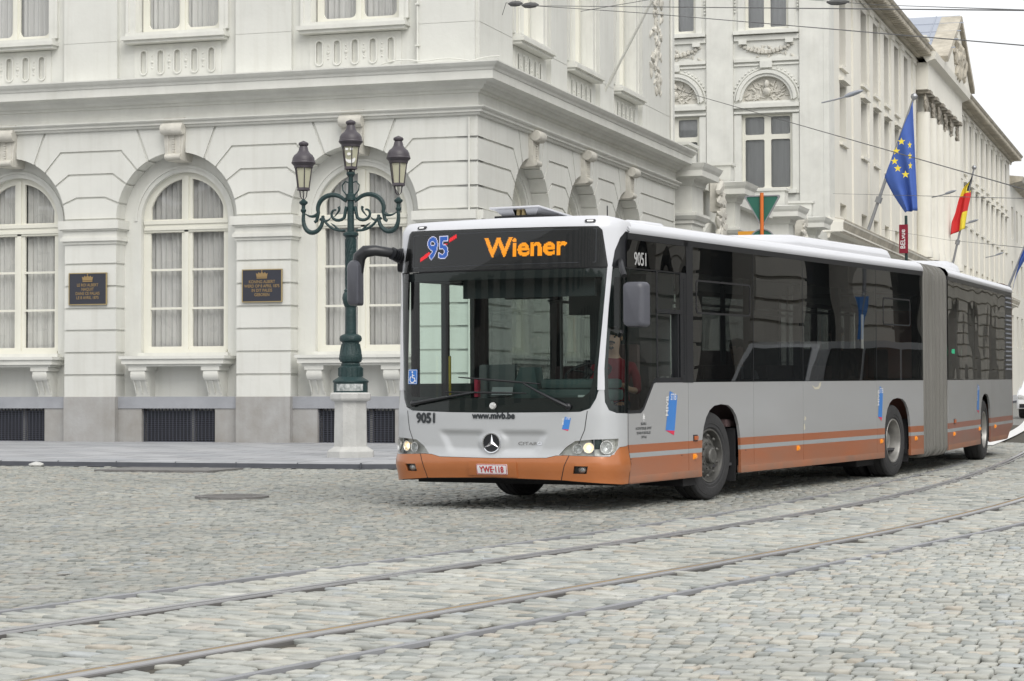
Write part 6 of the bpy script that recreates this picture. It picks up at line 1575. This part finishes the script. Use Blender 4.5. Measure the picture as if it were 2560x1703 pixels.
for c in allc: B(mb, WG, c - .85, c + .85, 13.02, 13.15, 0, .18); B(mb, WG, c - .8, c + .8, 13.48, 13.59, 0, .12); B(mb, WG, c - .8, c + .8, 10.62, 10.74, 0, .12)
pp(mb, "street_pilaster", "stucco_warm", fp)
def run(mb, prof, y0, y1, x=XS):
    mb.add([(x + d, y0, z) for d, z in prof], [tuple(range(len(prof)))]); mb.add([(x + d, y1, z) for d, z in prof], [tuple(range(len(prof)))])
    mb.add([(x + d, y, z) for d, z in prof for y in (y0, y1)], [(2 * i, 2 * i + 1, 2 * i + 3, 2 * i + 2) for i in range(len(prof) - 1)])
mb = MB(); run(mb, [(.07, 16.78), (.14, 16.80), (.14, 16.86), (.08, 16.88), (.08, 16.98), (.2, 17.0)], Y1, YE); pp(mb, "frieze", "stucco_warm", fp, recalc=False)
mb = MB(); run(mb, [(.1, 16.97), (.30, 17.0), (.36, 17.06), (.42, 17.08), (.80, 17.10), (.80, 17.20), (.86, 17.24), (.92, 17.33), (.2, 17.42)], Y1 - .8, YE)
mb.add([(XS - 12, Y1 - .8, 17.1), (XS + .85, Y1 - .8, 17.1), (XS + .85, Y1 - .8, 17.33), (XS - 12, Y1 - .8, 17.33)], [(0, 1, 2, 3)])
for k in range(150):
    y = Y1 + k * .48
    if y < YE: mb.box(XS + .36, XS + .82, y, y + .2, 17.0, 17.09)
pp(mb, "roof_cornice", "trim_weathered", fp, recalc=False)
# ground floor ledge, seen above the bus roof
mb = MB(); run(mb, [(0, 6.9), (.12, 6.95), (.16, 7.1), (.30, 7.15), (.55, 7.2), (.55, 7.38), (.65, 7.5), (.65, 7.56), (0, 7.7)], Y1 - .3, YE); mb.box(XS - .3, XS + .62, Y1 - .35, Y1 - .29, 7.15, 7.5); pp(mb, "street_ledge", "stucco_warm", fp, recalc=False)
mb = MB(); run(mb, [(.50, 7.12), (.66, 7.56), (.66, 7.60), (.3, 7.66)], Y1 - .27, YE); pp(mb, "ledge_flashing", "trim_weathered", fp, recalc=False)
# column screen below the pediment with dark weathered capitals
mb = MB(); mc = MB()
for k in range(6):
    y = 102.6 + 2.5 * k; mb.lathe([(.42, 7.7), (.42, 8.0), (.36, 8.1), (.36, 12), (.31, 14.5)], XS + .30, y, n=14)
    foliage(mc, lambda s, z, d: (XS + .30 + d, s, z), y - .45, y + .45, 14.5, 15.35, .15, 30, .15, 20 + k); mc.box(XS + .05, XS + .70, y - .42, y + .42, 15.35, 15.5)
pp(mb, "column", "stucco_warm", fp, smooth=True); pp(mc, "capital", "carved_dark", fp, smooth=True)
mb = MB(); mb.box(XS, XS + .62, 101.9, 115.9, 15.5, 16.75); run(mb, [(.6, 16.7), (.66, 16.75), (.98, 16.86), (1.04, 17.18), (.2, 17.38)], 101.6, 116.4); pp(mb, "portico_entablature", "stucco_warm", fp)
mb = MB(); mb.region([[(105.2, 17.2), (116.4, 17.2), (111, 20.1)]], WG, 1.0, -.5); pp(mb, "pediment", "stucco_warm", fp)
mb = MB(); foliage(mb, lambda s, z, d: (XS + 1.05 + d, s, z), 108, 114, 17.4, 18.8, 0, 70, .30, 31)
for (a, b) in (((105.0, 17.2), (111, 20.1)), ((116.8, 17.2), (111, 20.1))):
    L_ = math.hypot(b[0] - a[0], b[1] - a[1]); nx, nz = -(b[1] - a[1]) / L_, (b[0] - a[0]) / L_
    if nz < 0: nx, nz = -nx, -nz
    mb.region([[a, b, (b[0] + nx * .3, b[1] + nz * .3), (a[0] + nx * .3, a[1] + nz * .3)]], WG, 1.2, .2)
pp(mb, "pediment_carving", "trim_weathered", fp, smooth=True, angle=30)
mb = MB(); mb.add([(XS + 1.1, 105, 17.45), (XS + 1.1, 111, 20.42), (XS - 9, 111, 20.42), (XS - 9, 105, 17.45), (XS + 1.1, 117, 17.45), (XS - 9, 117, 17.45)], [(0, 1, 2, 3), (1, 4, 5, 2)])
mb.add([(XS, Y1, 17.35), (XS - 10, Y1 + 2, 18.3), (XS - 10, YE, 18.3), (XS, YE, 17.35)], [(0, 1, 2, 3)])
for k in range(7):
    t = k / 7; mb.box(XS - 8.5 + k * 1.4, XS - 8.46 + k * 1.4, 0, 1, 0, 1, fm=lambda x, y, z: (x, lerp(105, 111, y), lerp(17.45, 20.42, y) + .04 * z))
for k in range(1, 5): t = k / 5; mb.box(XS - 9, XS + 1.4, lerp(105, 111, t), lerp(105, 111, t) + .05, lerp(17.45, 20.42, t) + .0, lerp(17.45, 20.42, t) + .05)
pp(mb, "roof", "slate_roof", fp, recalc=False)
mb = MB(); mb.box(XS - 1.0, XS + .3, 103.2, 104.4, 17.1, 18.1); mb.box(XS - 1.1, XS + .4, 103.1, 104.5, 18.1, 18.22); pp(mb, "chimney", "stucco_warm", fp)
# next house down the street, lower, and a further one with a red and blue top
def far_house(y0, y1, h, mat, label, x=XS, top="trim_weathered"):
    e = empty("street_house", (x, y0, gz(y0)), label, "building", "houses further down the street"); mb = MB(); hs = []
    n = int((y1 - y0) / 3.6); rows_ = [z for z in np.arange(4.5, h - 2, 3.7)]
    for k in range(n):
        for z in rows_: hs.append([(y0 + 1.2 + k * 3.6, z), (y0 + 2.5 + k * 3.6, z), (y0 + 2.5 + k * 3.6, z + 2.2), (y0 + 1.2 + k * 3.6, z + 2.2)])
    fm = lambda s, z, d: (x + d, s, z)
    mb.region([[(y0, 0), (y1, 0), (y1, h), (y0, h)]] + hs, fm, 0, -.4); mb.add([(x, y0, 0), (x - 10, y0, 0), (x - 10, y0, h), (x, y0, h)], [(0, 1, 2, 3)]); pp(mb, "wall", mat, e)
    mb = MB()
    for q in hs: mb.region([q], fm, -.35, None)
    pp(mb, "window_row", "car_glass", e, recalc=False)
    mb = MB(); run(mb, [(0, h - .5), (.3, h - .4), (.8, h - .3), (.9, h), (0, h + .1)], y0, y1, x); mb.add([(x, y0, h), (x - 10, y0, h + 2), (x - 10, y1, h + 2), (x, y1, h)], [(0, 1, 2, 3)]); pp(mb, "cornice", top, e, recalc=False); return e
far_house(YE, 188, 16.0, "stucco_warm", "pale lower house beyond the pediment, its cornice stepping down towards the right edge")
far_house(188.2, 300, 14.4, "stone_brown", "distant brownish house at the right edge of the street", x=XS + .4)
mb = MB(); mb.box(-12.5, -10.8, 152, 152.3, 14.3, 15.7); mb.box(-12.3, -10.6, 151.9, 152, 12.8, 14.3, 1); tag(mb.build("roof_banner", [pmat("banner_blue", (.10, .26, .50), .8, var=.3).name, pmat("banner_pattern", (.30, .16, .20), .8, var=.8, scale=3, col2=(.06, .07, .12)).name]), "small blue and dark red hanging hoarding high on a far facade at the right edge", "hoarding")

# ================================================================== FLAGS, STREET LIGHTS, SIGNS
def flagpole(name, a, b, r, label, knob=True):
    mb = MB(); mb.tube([a, b], [r, r * .7], 10); 
    if knob: mb.sphere(b, r * 2, 8)
    t = Vector(b) - Vector(a); c = Vector(a) + t * .30; mb.tube([tuple(c - t.normalized() * .12), tuple(c + t.normalized() * .12)], r * 1.9, 8)
    e = mb.build(name, "galv", smooth=True); tag(e, label, "flagpole"); return e
def cloth(name, grid, uvcol, mats, label, cat="flag"):
    n, m_ = len(grid), len(grid[0]); mb = MB()
    vs = [p for r in grid for p in r]
    for i in range(n - 1):
        for j in range(m_ - 1): mb.f.append((i * m_ + j, i * m_ + j + 1, (i + 1) * m_ + j + 1, (i + 1) * m_ + j)); mb.m.append(uvcol((i + .5) / (n - 1), (j + .5) / (m_ - 1)))
    mb.v = [tuple(v) for v in vs]; o = mb.build(name, mats, smooth=True, recalc=False, angle=80)
    md = o.modifiers.new("thick", 'SOLIDIFY'); md.thickness = .006; md.offset = 0
    tag(o, label, cat); return o
def on_plane(px, py, X):      # helper for authoring: point of the street plane x = X (metres), from measured angles
    pass
# EU flag: pole foot at the facade, tip leaning to the street
a1, b1 = Vector((-12.6, 82.2, 7.5)), Vector((-11.9, 90.9, 13.75))
flagpole("flagpole", (-13.35, 86, 7.25), (-11.33, 86, 13.01), .07, "grey flagpole slanting from the far palace, carrying the large blue flag with yellow stars")
hb = [Vector((-11.38, 85.93, 12.80)), Vector((-12.50, 85.93, 9.85))]; en = [Vector((-11.22, 85.8, 8.50)), Vector((-11.72, 85.9, 8.46))]
G_ = []
for i in range(20):
    u = i / 19; r = []
    p0 = hb[0].lerp(hb[1], u); p1 = en[0].lerp(en[1], u)
    for j in range(26):
        v = j / 25; p = p0.lerp(p1, v); 
        if u > .5: p.x += .10 * math.sin(v * 3.14) * (u - .5) * -1
        p.y += .22 * math.sin(u * 13 + v * 1.5) * (.15 + .85 * v) * (1 - .2 * v); r.append(p)
    G_.append(r)
fl = cloth("flag", G_, lambda u, v: 0, ["flag_blue"], "blue flag with a circle of yellow stars hanging in folds from the nearer pole")
mb = MB()
def star(cx, cz, y, r, sx=1.0):
    P = [(cx + sx * r * (1 if k % 2 == 0 else .42) * math.sin(k * math.pi / 5), cz + r * (1 if k % 2 == 0 else .42) * math.cos(k * math.pi / 5)) for k in range(10)]
    mb.region([P], lambda a, b_, d: (a, y - d, b_), 0.01, None)
for x, z in ((-11.77, 11.20), (-11.97, 10.83), (-12.04, 10.44), (-11.92, 10.15), (-11.62, 9.90)): star(x, z, 85.52, .155)
for x, z in ((-11.45, 11.05), (-11.44, 10.62), (-11.43, 10.24)): star(x, z, 85.52, .15, .55)
mb.build("stars", "flag_yellow", fl, recalc=False)
flagpole("flagpole", (-12.75, 110, 7.3), (-11.55, 110, 12.6), .06, "grey flagpole slanting from the far palace, carrying the black, yellow and red flag")
hb = [(-11.62, 12.2), (-11.74, 11.62), (-11.72, 11.2), (-11.86, 10.6), (-11.95, 10.1), (-12.02, 9.55)]; lf = [(-11.66, 12.05), (-12.10, 11.55), (-12.30, 11.0), (-12.48, 10.3), (-12.66, 9.85), (-12.72, 9.25)]
def crv(P, t): k = t * (len(P) - 1); i = min(int(k), len(P) - 2); f = k - i; return (lerp(P[i][0], P[i + 1][0], f), lerp(P[i][1], P[i + 1][1], f))
G_ = [[Vector((lerp(crv(hb, v)[0], crv(lf, v)[0], u), 109.9 + .12 * math.sin(u * 9 + v * 3), lerp(crv(hb, v)[1], crv(lf, v)[1], u))) for v in np.linspace(0, 1, 30)] for u in np.linspace(0, 1, 14)]
cloth("flag", G_, lambda u, v: (0 if (u < .35 - .3 * 0 and v < .26) or v < .10 else 1 if v < .30 + .04 * u else (1 if (u < .42 and v > .66) else 2)), ["flag_black", "flag_yellow", "flag_red"], "black, yellow and red striped flag hanging limp from the farther pole")
# third flag at the right edge
flagpole("flagpole", (-7.6, 80, 4.2), (-6.4, 80, 7.2), .05, "thin flagpole at the right edge of the street with a blue flag on it")
G_ = [[Vector((lerp(-6.38, -6.48, u) - .12 * math.sin(v * 2.6) - .42 * v - .10 * u, 79.9 + .08 * math.sin(u * 8), lerp(6.95, 6.2, u) - 1.15 * v)) for v in np.linspace(0, 1, 14)] for u in np.linspace(0, 1, 10)]
fl = cloth("flag", G_, lambda u, v: 0, ["flag_blue"], "dark blue flag cut off by the right edge of the picture")
# red banner on a dark green post
bn = empty("banner_sign", (-12.22, 90, gz(90)), "narrow dark red banner with white vertical lettering on a dark green post", "banner sign")
mb = MB(); mb.tube([(.02, 0, 0), (.0, 0, 7.95)], .06, 10); mb.build("post", "iron_green", bn, smooth=True)
mb = MB(); mb.box(-.27, .09, -.12, -.08, 6.4, 7.58); mb.build("panel", "banner_red", bn)
vs, fs = text_shape("BELvue", .27, .004, align='CENTER', sx=1.0); mb = MB(); mb.add([(-.03 - y - .0, -.125, 6.98 + x) for x, y in vs], fs); mb.build("lettering", "decal_white", bn, recalc=False)
# wall mounted street lights
def wall_light(x, y, z, s, label):
    o = empty("wall_street_light", (x, y, z), label, "street light", "cobra head street lights fixed to the far palace"); mb = MB()
    mb.tube([(-.95 * s, 0, -.22 * s), (-.4 * s, 0, -.12 * s), (.0, 0, -.02)], .028, 8); mb.build("bracket", "galv", o, smooth=True)
    mb = MB(); vs = []; prof = [(0, .04, .05), (.12, .10, .09), (.35, .14, .10), (.6, .13, .075), (.72, .07, .04), (.76, .01, .01)]; n = 10
    for a, w_, h in prof:
        for k in range(n): t = 2 * math.pi * k / n; vs.append((a * s, w_ * math.cos(t) * s, (a * .28 + h * math.sin(t)) * s))
    mb.add(vs, [(i * n + k, i * n + (k + 1) % n, (i + 1) * n + (k + 1) % n, (i + 1) * n + k) for i in range(5) for k in range(n)]); mb.build("lamp_head", "lamp_grey", o, smooth=True)
wall_light(-12.43, 76, 11.76, .86, "grey cobra head street light, highest and nearest, beside the palace corner")
wall_light(-12.29, 104, 10.78, .72, "grey cobra head street light between the two flags")
wall_light(-12.28, 114, 10.17, .68, "grey cobra head street light just right of the striped flag")
wall_light(-12.06, 126, 9.22, .60, "grey cobra head street light farthest down the street")
# yield sign and round sign seen from behind, on an orange post
sg = empty("road_sign", (-10.32, 51, gz(51) + KH), "green back of a triangular sign above a round one on an orange post", "road sign")
z0 = -(gz(51) + KH)
mb = MB(); mb.tube([(0, -.05, 0), (0, -.05, 6.10 + z0)], .045, 12); mb.build("post", "pole_orange", sg, smooth=True)
def rtri(r, w_, zt_, zb_):
    P = [(-w_, zt_), (w_, zt_), (0, zb_)]; o = []
    for i in range(3):
        p = np.array(P[i]); a = np.array(P[i - 1]) - p; b = np.array(P[(i + 1) % 3]) - p; a /= np.linalg.norm(a); b /= np.linalg.norm(b)
        for t in (0, .25, .5, .75, 1): q = p + r * ((1 - t) ** 2 * a + t ** 2 * b); o.append(tuple(q))
    return o
fm = lambda u, v, d: (u, d, v)
mb = MB(); mb.region([rtri(.07, .40, 6.02 + z0, 5.31 + z0)], fm, .0, .03); mb.build("triangle_back", "sign_green", sg, recalc=False)
mb = MB(); mb.region([rtri(.075, .45, 6.045 + z0, 5.26 + z0), rtri(.07, .40, 6.015 + z0, 5.32 + z0)], fm, -.015, .035); mb.build("triangle_rim", "galv", sg, recalc=False)
ci = lambda r: [(r * math.cos(a), 4.93 + z0 + r * math.sin(a)) for a in np.linspace(0, 6.283, 33)[:-1]]
mb = MB(); mb.region([ci(.30)], fm, 0, .03); mb.build("round_back", "sign_green", sg, recalc=False)
mb = MB(); mb.region([ci(.32), ci(.29)], fm, -.015, .035); mb.box(-.2, -.06, -.03, -.02, 5.05 + z0, 5.075 + z0); mb.build("round_rim", "galv", sg, recalc=False)
mb = MB(); mb.box(-.60, -.14, .04, .07, 4.6 + z0, 5.20 + z0); mb.build("orange_plate", "sign_orange", sg)
# ---- overhead wires with their insulators
def wire(pts, label, knots=(), r=.0055, sag=0.0):
    P = []
    for a, b in zip(pts[:-1], pts[1:]):
        a, b = Vector(a), Vector(b)
        for k in range(12):
            t = k / 12; p = a.lerp(b, t); p.z -= sag * 4 * t * (1 - t); P.append(tuple(p))
    P.append(pts[-1]); mb = MB(); mb.tube(P, r, 5)
    for x, y, z, dx in knots:
        mb.tube([(x - dx, y, z + .01), (x - dx * .6, y, z), (x, y, z), (x + dx * .6, y, z), (x + dx, y, z)], [.012, .045, .055, .045, .012], 8)
    tag(mb.build("overhead_wire", "cable", smooth=True), label, "wire", "overhead tram wires")
wire([(-12.87, 39.0, 8.50), (-12.76, 38.9, 8.71), (-11.46, 36.5, 8.17), (-1.21, 16.0, 4.06)], "upper overhead wire with two insulators, fixed to the near palace corner", [(-12.3, 38.05, 8.52, .14), (-11.62, 36.8, 8.24, .16)])
wire([(-11.46, 36.5, 8.17), (-8.61, 33.0, 7.3), (-1.36, 18.0, 4.11)], "overhead wire branching off beyond the insulator and dropping across the carved windows", [])
wire([(-10.45, 36.0, 7.93), (-8.6, 34.0, 7.7)], "short slanting overhead wire rising past the top edge")
wire([(-13.35, 54.6, 9.2), (-1.98, 26.0, 3.64)], "overhead wire running from the near palace end down across the blue flag", r=.0075)
wire([(-13.2, 78.0, 8.54), (-2.28, 30.0, 3.93)], "level overhead wire crossing the street front below the lamp between the flags")
wire([(-12.62, 86.0, 7.82), (-9.82, 84.0, 7.19), (-2.29, 30.0, 3.25)], "lowest overhead wire near the bus roof and the foot of the flagpoles")
wire([(-7.44, 40.0, 8.67), (-5.33, 36.0, 7.75), (-1.51, 20.0, 4.75)], "overhead wire entering at the top edge above the street front", [(-6.3, 37.85, 8.17, .2)])
# ---- white car behind the bus, and the parked vehicles its windows mirror
def car(x, y, rz, paint, label, h=1.58, L_=4.2, w_=.86, van=False, sc=1.0):
    o = empty("parked_car", (x, y, gz(y)), label, "car", None, rz); fm0 = lambda a, b_, c: (a * sc, b_ * sc, c * sc)
    # side outline in (y, z): y = 0 at the front bumper, going back
    if van: low = [(0, .30), (0, .62), (.05, .85), (.55, 1.05), (.75, 1.08), (L_ - .05, 1.10), (L_, .9), (L_, .3)]; cab = [(.70, 1.06), (1.35, h - .05), (1.6, h), (L_ - .3, h), (L_ - .05, h - .15), (L_ - .03, 1.08)]
    else: low = [(0, .30), (-.02, .55), (.04, .72), (.35, .86), (1.15, .97), (1.3, 1.0), (L_ - .1, 1.02), (L_, .85), (L_, .3)]; cab = [(1.10, .95), (1.75, h - .08), (2.1, h), (L_ - .9, h - .02), (L_ - .35, 1.25), (L_ - .10, 1.0)]
    mb = MB()
    cutl = [low[0]] + [p for p in low[1:]]
    for c in (.82, L_ - .78): pass
    P = low[:-1] + [(L_, .3)] + [(L_ - .78 + .36 * math.cos(a), .32 + .36 * math.sin(a)) for a in np.linspace(0.0, math.pi, 9)] + [(.82 + .36 * math.cos(a), .32 + .36 * math.sin(a)) for a in np.linspace(0, math.pi, 9)]
    bm = bmesh.new(); rows = []
    for xs, ins in ((-w_, .06), (-w_ + .05, .0), (w_ - .05, .0), (w_, .06)):
        cx, cz = L_ / 2, .65; rows.append([fm0(xs, u + (ins if u < cx else -ins), v - (ins * .4 if v > cz else 0)) for u, v in P])
    n = len(P); mb.add([p for r in rows for p in r], [(i * n + k, i * n + (k + 1) % n, (i + 1) * n + (k + 1) % n, (i + 1) * n + k) for i in range(3) for k in range(n)]); bm.free()
    for r in (0, 3):
        mb.region([[(p[0], p[1]) for p in P]], lambda u, v, d, r=r: fm0((-w_, 0, 0, w_)[r], u, v), 0, None)
    mb.build("body", paint, o, smooth=True, angle=30)
    mb = MB(); rr = []
    for xs, k in ((-w_ + .06, 0), (-w_ + .17, 1), (w_ - .17, 1), (w_ - .06, 0)): rr.append(xs)
    b0 = [(u, v) for u, v in cab]; n = len(b0)
    vs = []
    for s in (-1, 1):
        vs += [fm0(s * (w_ - .05 - .16 * min(1, max(0, (v - 1.0) / (h - 1.0)))), u, v) for u, v in b0]
    mb.add(vs, [(k, (k + 1) % n, n + (k + 1) % n, n + k) for k in range(n)] + [tuple(range(n)), tuple(range(n, 2 * n))]); mb.build("cabin", paint, o, smooth=True, angle=30)
    mb = MB(); e = .012
    u0, v0 = b0[0]; u1, v1 = b0[1]
    q = lambda t, s, f=.84: (s * f * (w_ - .05 - .16 * t), lerp(u0, u1, .08 + t * .84) - .02, lerp(v0, v1, .08 + t * .84) + .012)
    mb.add([fm0(*q(0, -1)), fm0(*q(0, 1)), fm0(*q(1, 1)), fm0(*q(1, -1))], [(0, 1, 2, 3)])
    for s in (-1, 1):
        zb_, zt_ = 1.04, h - .12; yb0, yb1 = u0 + .28, b0[-1][0] - .25; yt0, yt1 = u1 + .15, b0[-2][0] - (.05 if van else .35)
        X = lambda v: s * (w_ - .05 - .16 * min(1, max(0, (v - 1.0) / (h - 1.0))) + .008)
        for k in range(3):
            a, b = k / 3 + .015, (k + 1) / 3 - .015
            mb.add([fm0(X(zb_), lerp(yb0, yb1, a), zb_), fm0(X(zb_), lerp(yb0, yb1, b), zb_), fm0(X(zt_), lerp(yt0, yt1, b), zt_), fm0(X(zt_), lerp(yt0, yt1, a), zt_)], [(0, 1, 2, 3)])
    mb.build("windows", "car_glass", o, recalc=False)
    for s in (-1, 1):
        mb = MB(); mb.box(s * (w_ - .32), s * (w_ - .04), -.03, .1, .60, .74, fm=fm0, bev=.03); mb.build("headlight", "lamp_chrome", o, smooth=True)
        for c in (.82, L_ - .78):
            mb = MB(); mb.lathe([(.0, .10), (.19, .10), (.20, .07), (.21, .10), (.30, .10), (.32, .06), (.32, -.08), (.0, -.08)], n=24, fm=lambda a, b_, r, c=c, s=s: fm0(s * (w_ - .11 + r), c + a, .32 + b_)); mb.build("wheel", "rubber", o, smooth=True)
    mb = MB(); mb.box(-w_ + .08, w_ - .08, -.035, .05, .33, .45, fm=fm0); mb.box(-.45, .45, -.045, .0, .52, .62, fm=fm0); mb.build("grille", "black_matte", o)
    mb = MB(); mb.box(-.26, .26, -.06, -.03, .47, .56, fm=fm0); mb.build("number_plate", "plate_white", o)
    return o
car(-5.22, 70, 0, "car_white", "white car waiting in the street behind the bus, cut by the right edge", h=1.62)
car(-3.1, 92, 0, "car_silver", "silver car farther back in the street beyond the white car", h=1.5)
car(1.6, 33.5, math.radians(4), "car_silver", "silver van parked along the opposite kerb, mirrored in the bus windows", h=1.95, L_=4.9, w_=.95, van=True)
car(1.9, 39.8, math.radians(3), "car_white", "white saloon parked behind the silver van on the opposite kerb", h=1.45)
car(2.2, 45.5, math.radians(2), "car_silver", "silver car parked last in the row on the opposite kerb", h=1.5)
# ---- houses on the other side of the street (seen mirrored in the bus glass)
XO = 10.5
op = empty("opposite_house", (XO, 30, gz(30)), "pale rusticated house across the street, mirrored in the bus windows", "building")
mb = MB(); dk = MB(); fmO = lambda s, z, d: (XO - d, s, z)
cs = [28 + 4.6 * k for k in range(50)]
hs = []
for c in cs:
    hs.append([(c - 1.2, .3), (c + 1.2, .3)] + [(c + 1.2 * math.cos(math.radians(a)), 4.6 + 1.2 * math.sin(math.radians(a))) for a in range(0, 181, 15)])
    hs.append([(c - .8, 8.3), (c + .8, 8.3), (c + .8, 11.3), (c - .8, 11.3)])
mb.region([[(25, 0), (262, 0), (262, 15), (25, 15)]] + hs, fmO, -.08, -.6)
for c in cs[:-1]:
    m_ = c + 2.3; z = .4
    while z < 6.4:
        hw_ = 1.08 if z < 4.4 else 1.08 + max(0, 1.2 - math.sqrt(max(0, 1.44 - (z + .25 - 4.6) ** 2)))
        B(mb, fmO, m_ - hw_, m_ + hw_, z, z + .46, -.1, .04); z += .54
for z0, z1, d in ((6.6, 6.8, .15), (7.1, 7.35, .3), (7.35, 7.6, .6), (8.0, 8.3, .1), (14.6, 15.2, .7)): B(mb, fmO, 25, 262, z0, z1, -.1, d)
pp(mb, "wall", "stone_brown", op)
for q in hs: dk.region([q], fmO, -.55, None)
pp(dk, "window_row", "car_glass", op, recalc=False)
mb = MB(); mb.add([(XO - 3.6, 20, gz(20) + .1), (XO, 20, gz(20) + .1), (XO, 110, gz(110) + .1), (XO - 3.6, 110, gz(110) + .1)], [(0, 1, 2, 3)]); tag(mb.build("opposite_pavement", "pavement_flags", recalc=False), kind="structure")
# blue banners on the opposite pavement, mirrored in the glass
for y in (47.0, 52.5):
    b_ = empty("street_banner", (7.2, y, gz(y)), "blue banner on a post across the street, %s of two in the reflection" % ("nearer" if y < 50 else "farther"), "banner", "blue banners across the street")
    mb = MB(); mb.tube([(0, 0, 0), (0, 0, 4.2)], .05, 8); mb.build("post", "galv", b_, smooth=True)
    mb = MB(); mb.box(-.03, .03, -.22, .22, 2.2, 3.2); mb.build("panel", "decal_blue", b_)
# buildings behind the viewer, far off, so that glass and paint facing them mirror walls instead of an empty horizon
bk = empty("rear_house", (-20, -45, 0), "long pale house row standing across the square behind the viewer", "building")
mb = MB(); hs = []
for k in range(22):
    for z in (2.0, 7.0, 11.0): hs.append([(-75 + k * 5, z), (-72.6 + k * 5, z), (-72.6 + k * 5, z + 2.8), (-75 + k * 5, z + 2.8)])
mb.region([[(-80, 0), (40, 0), (40, 14.5), (-80, 14.5)]] + hs, lambda u, v, d: (u, -45 + d, v), 0, -.4); pp(mb, "wall", "stone_brown", bk)
mb = MB()
for q in hs: mb.region([q], lambda u, v, d: (u, -45.3, v), 0)
pp(mb, "window_row", "car_glass", bk, recalc=False)
bpy.context.view_layer.update()
# ---- give every separate piece of a repeated part an object of its own
def split_pieces(o, tol):
    me = o.data; n = len(me.vertices); par = list(range(n))
    def find(a):
        while par[a] != a: par[a] = par[par[a]]; a = par[a]
        return a
    for p in me.polygons:
        v = p.vertices; a = find(v[0])
        for b in v[1:]:
            b = find(b)
            if a != b: par[b] = a
    root = np.array([find(i) for i in range(n)]); co = np.array([v.co[:] for v in me.vertices]); ids = np.unique(root)
    bb = [(co[root == r].min(0) - tol / 2, co[root == r].max(0) + tol / 2) for r in ids]; k = len(ids); cl = list(range(k))
    def f2(a):
        while cl[a] != a: a = cl[a]
        return a
    for i in range(k):
        for j in range(i):
            if np.all(bb[i][0] <= bb[j][1]) and np.all(bb[j][0] <= bb[i][1]):
                a, b = f2(i), f2(j)
                if a != b: cl[a] = b
    lab = {r: f2(i) for i, r in enumerate(ids)}; groups = sorted(set(lab.values()))
    if len(groups) < 2: return
    vl = np.array([lab[r] for r in root]); smooth = [p.use_smooth for p in me.polygons]
    for gi, g in enumerate(groups):
        idx = np.nonzero(vl == g)[0]; mp = {int(a): b for b, a in enumerate(idx)}
        fs = []; mi = []; sm = []
        for p in me.polygons:
            if vl[p.vertices[0]] == g: fs.append([mp[a] for a in p.vertices]); mi.append(p.material_index); sm.append(p.use_smooth)
        m2 = bpy.data.meshes.new(me.name); m2.from_pydata([tuple(co[i]) for i in idx], [], fs)
        for m in me.materials: m2.materials.append(m)
        m2.polygons.foreach_set("material_index", mi); m2.polygons.foreach_set("use_smooth", sm)
        if any(sm): m2.set_sharp_from_angle(angle=math.radians(35))
        m2.update()
        if gi == 0: first = m2
        else:
            c = o.copy(); c.data = m2; COL.objects.link(c)
    o.data = first
SPLIT = dict(downpipe=.05, impost_band=.05, architrave=.3, skirt_rail=.3, carved_lunette=.9, street_pilaster=.3, street_window=.05, column=.1, capital=.3, window_row=.05, pilaster=.02, plinth=.3, door_grab_rail=.05,
             stars=.02, tail_lamp=.1, info_screen=.02, ears=.02, vent_window_frame=.2, paint_chip=.02, grab_pole=.3, sill=.2, small_hooks=.05, driver_partition=.3, overhead_box=.1, carved_cartouche=1.0, wheel_well=.2, stone_trim=.6, cab_partition=.02, arch_wall=1.0, mud_flap=.1, dash_sticker=.02)
for o in [x for x in bpy.data.objects if x.type == 'MESH']:
    b = o.name.split('.')[0]
    if b in SPLIT: split_pieces(o, SPLIT[b])
bpy.context.view_layer.update()
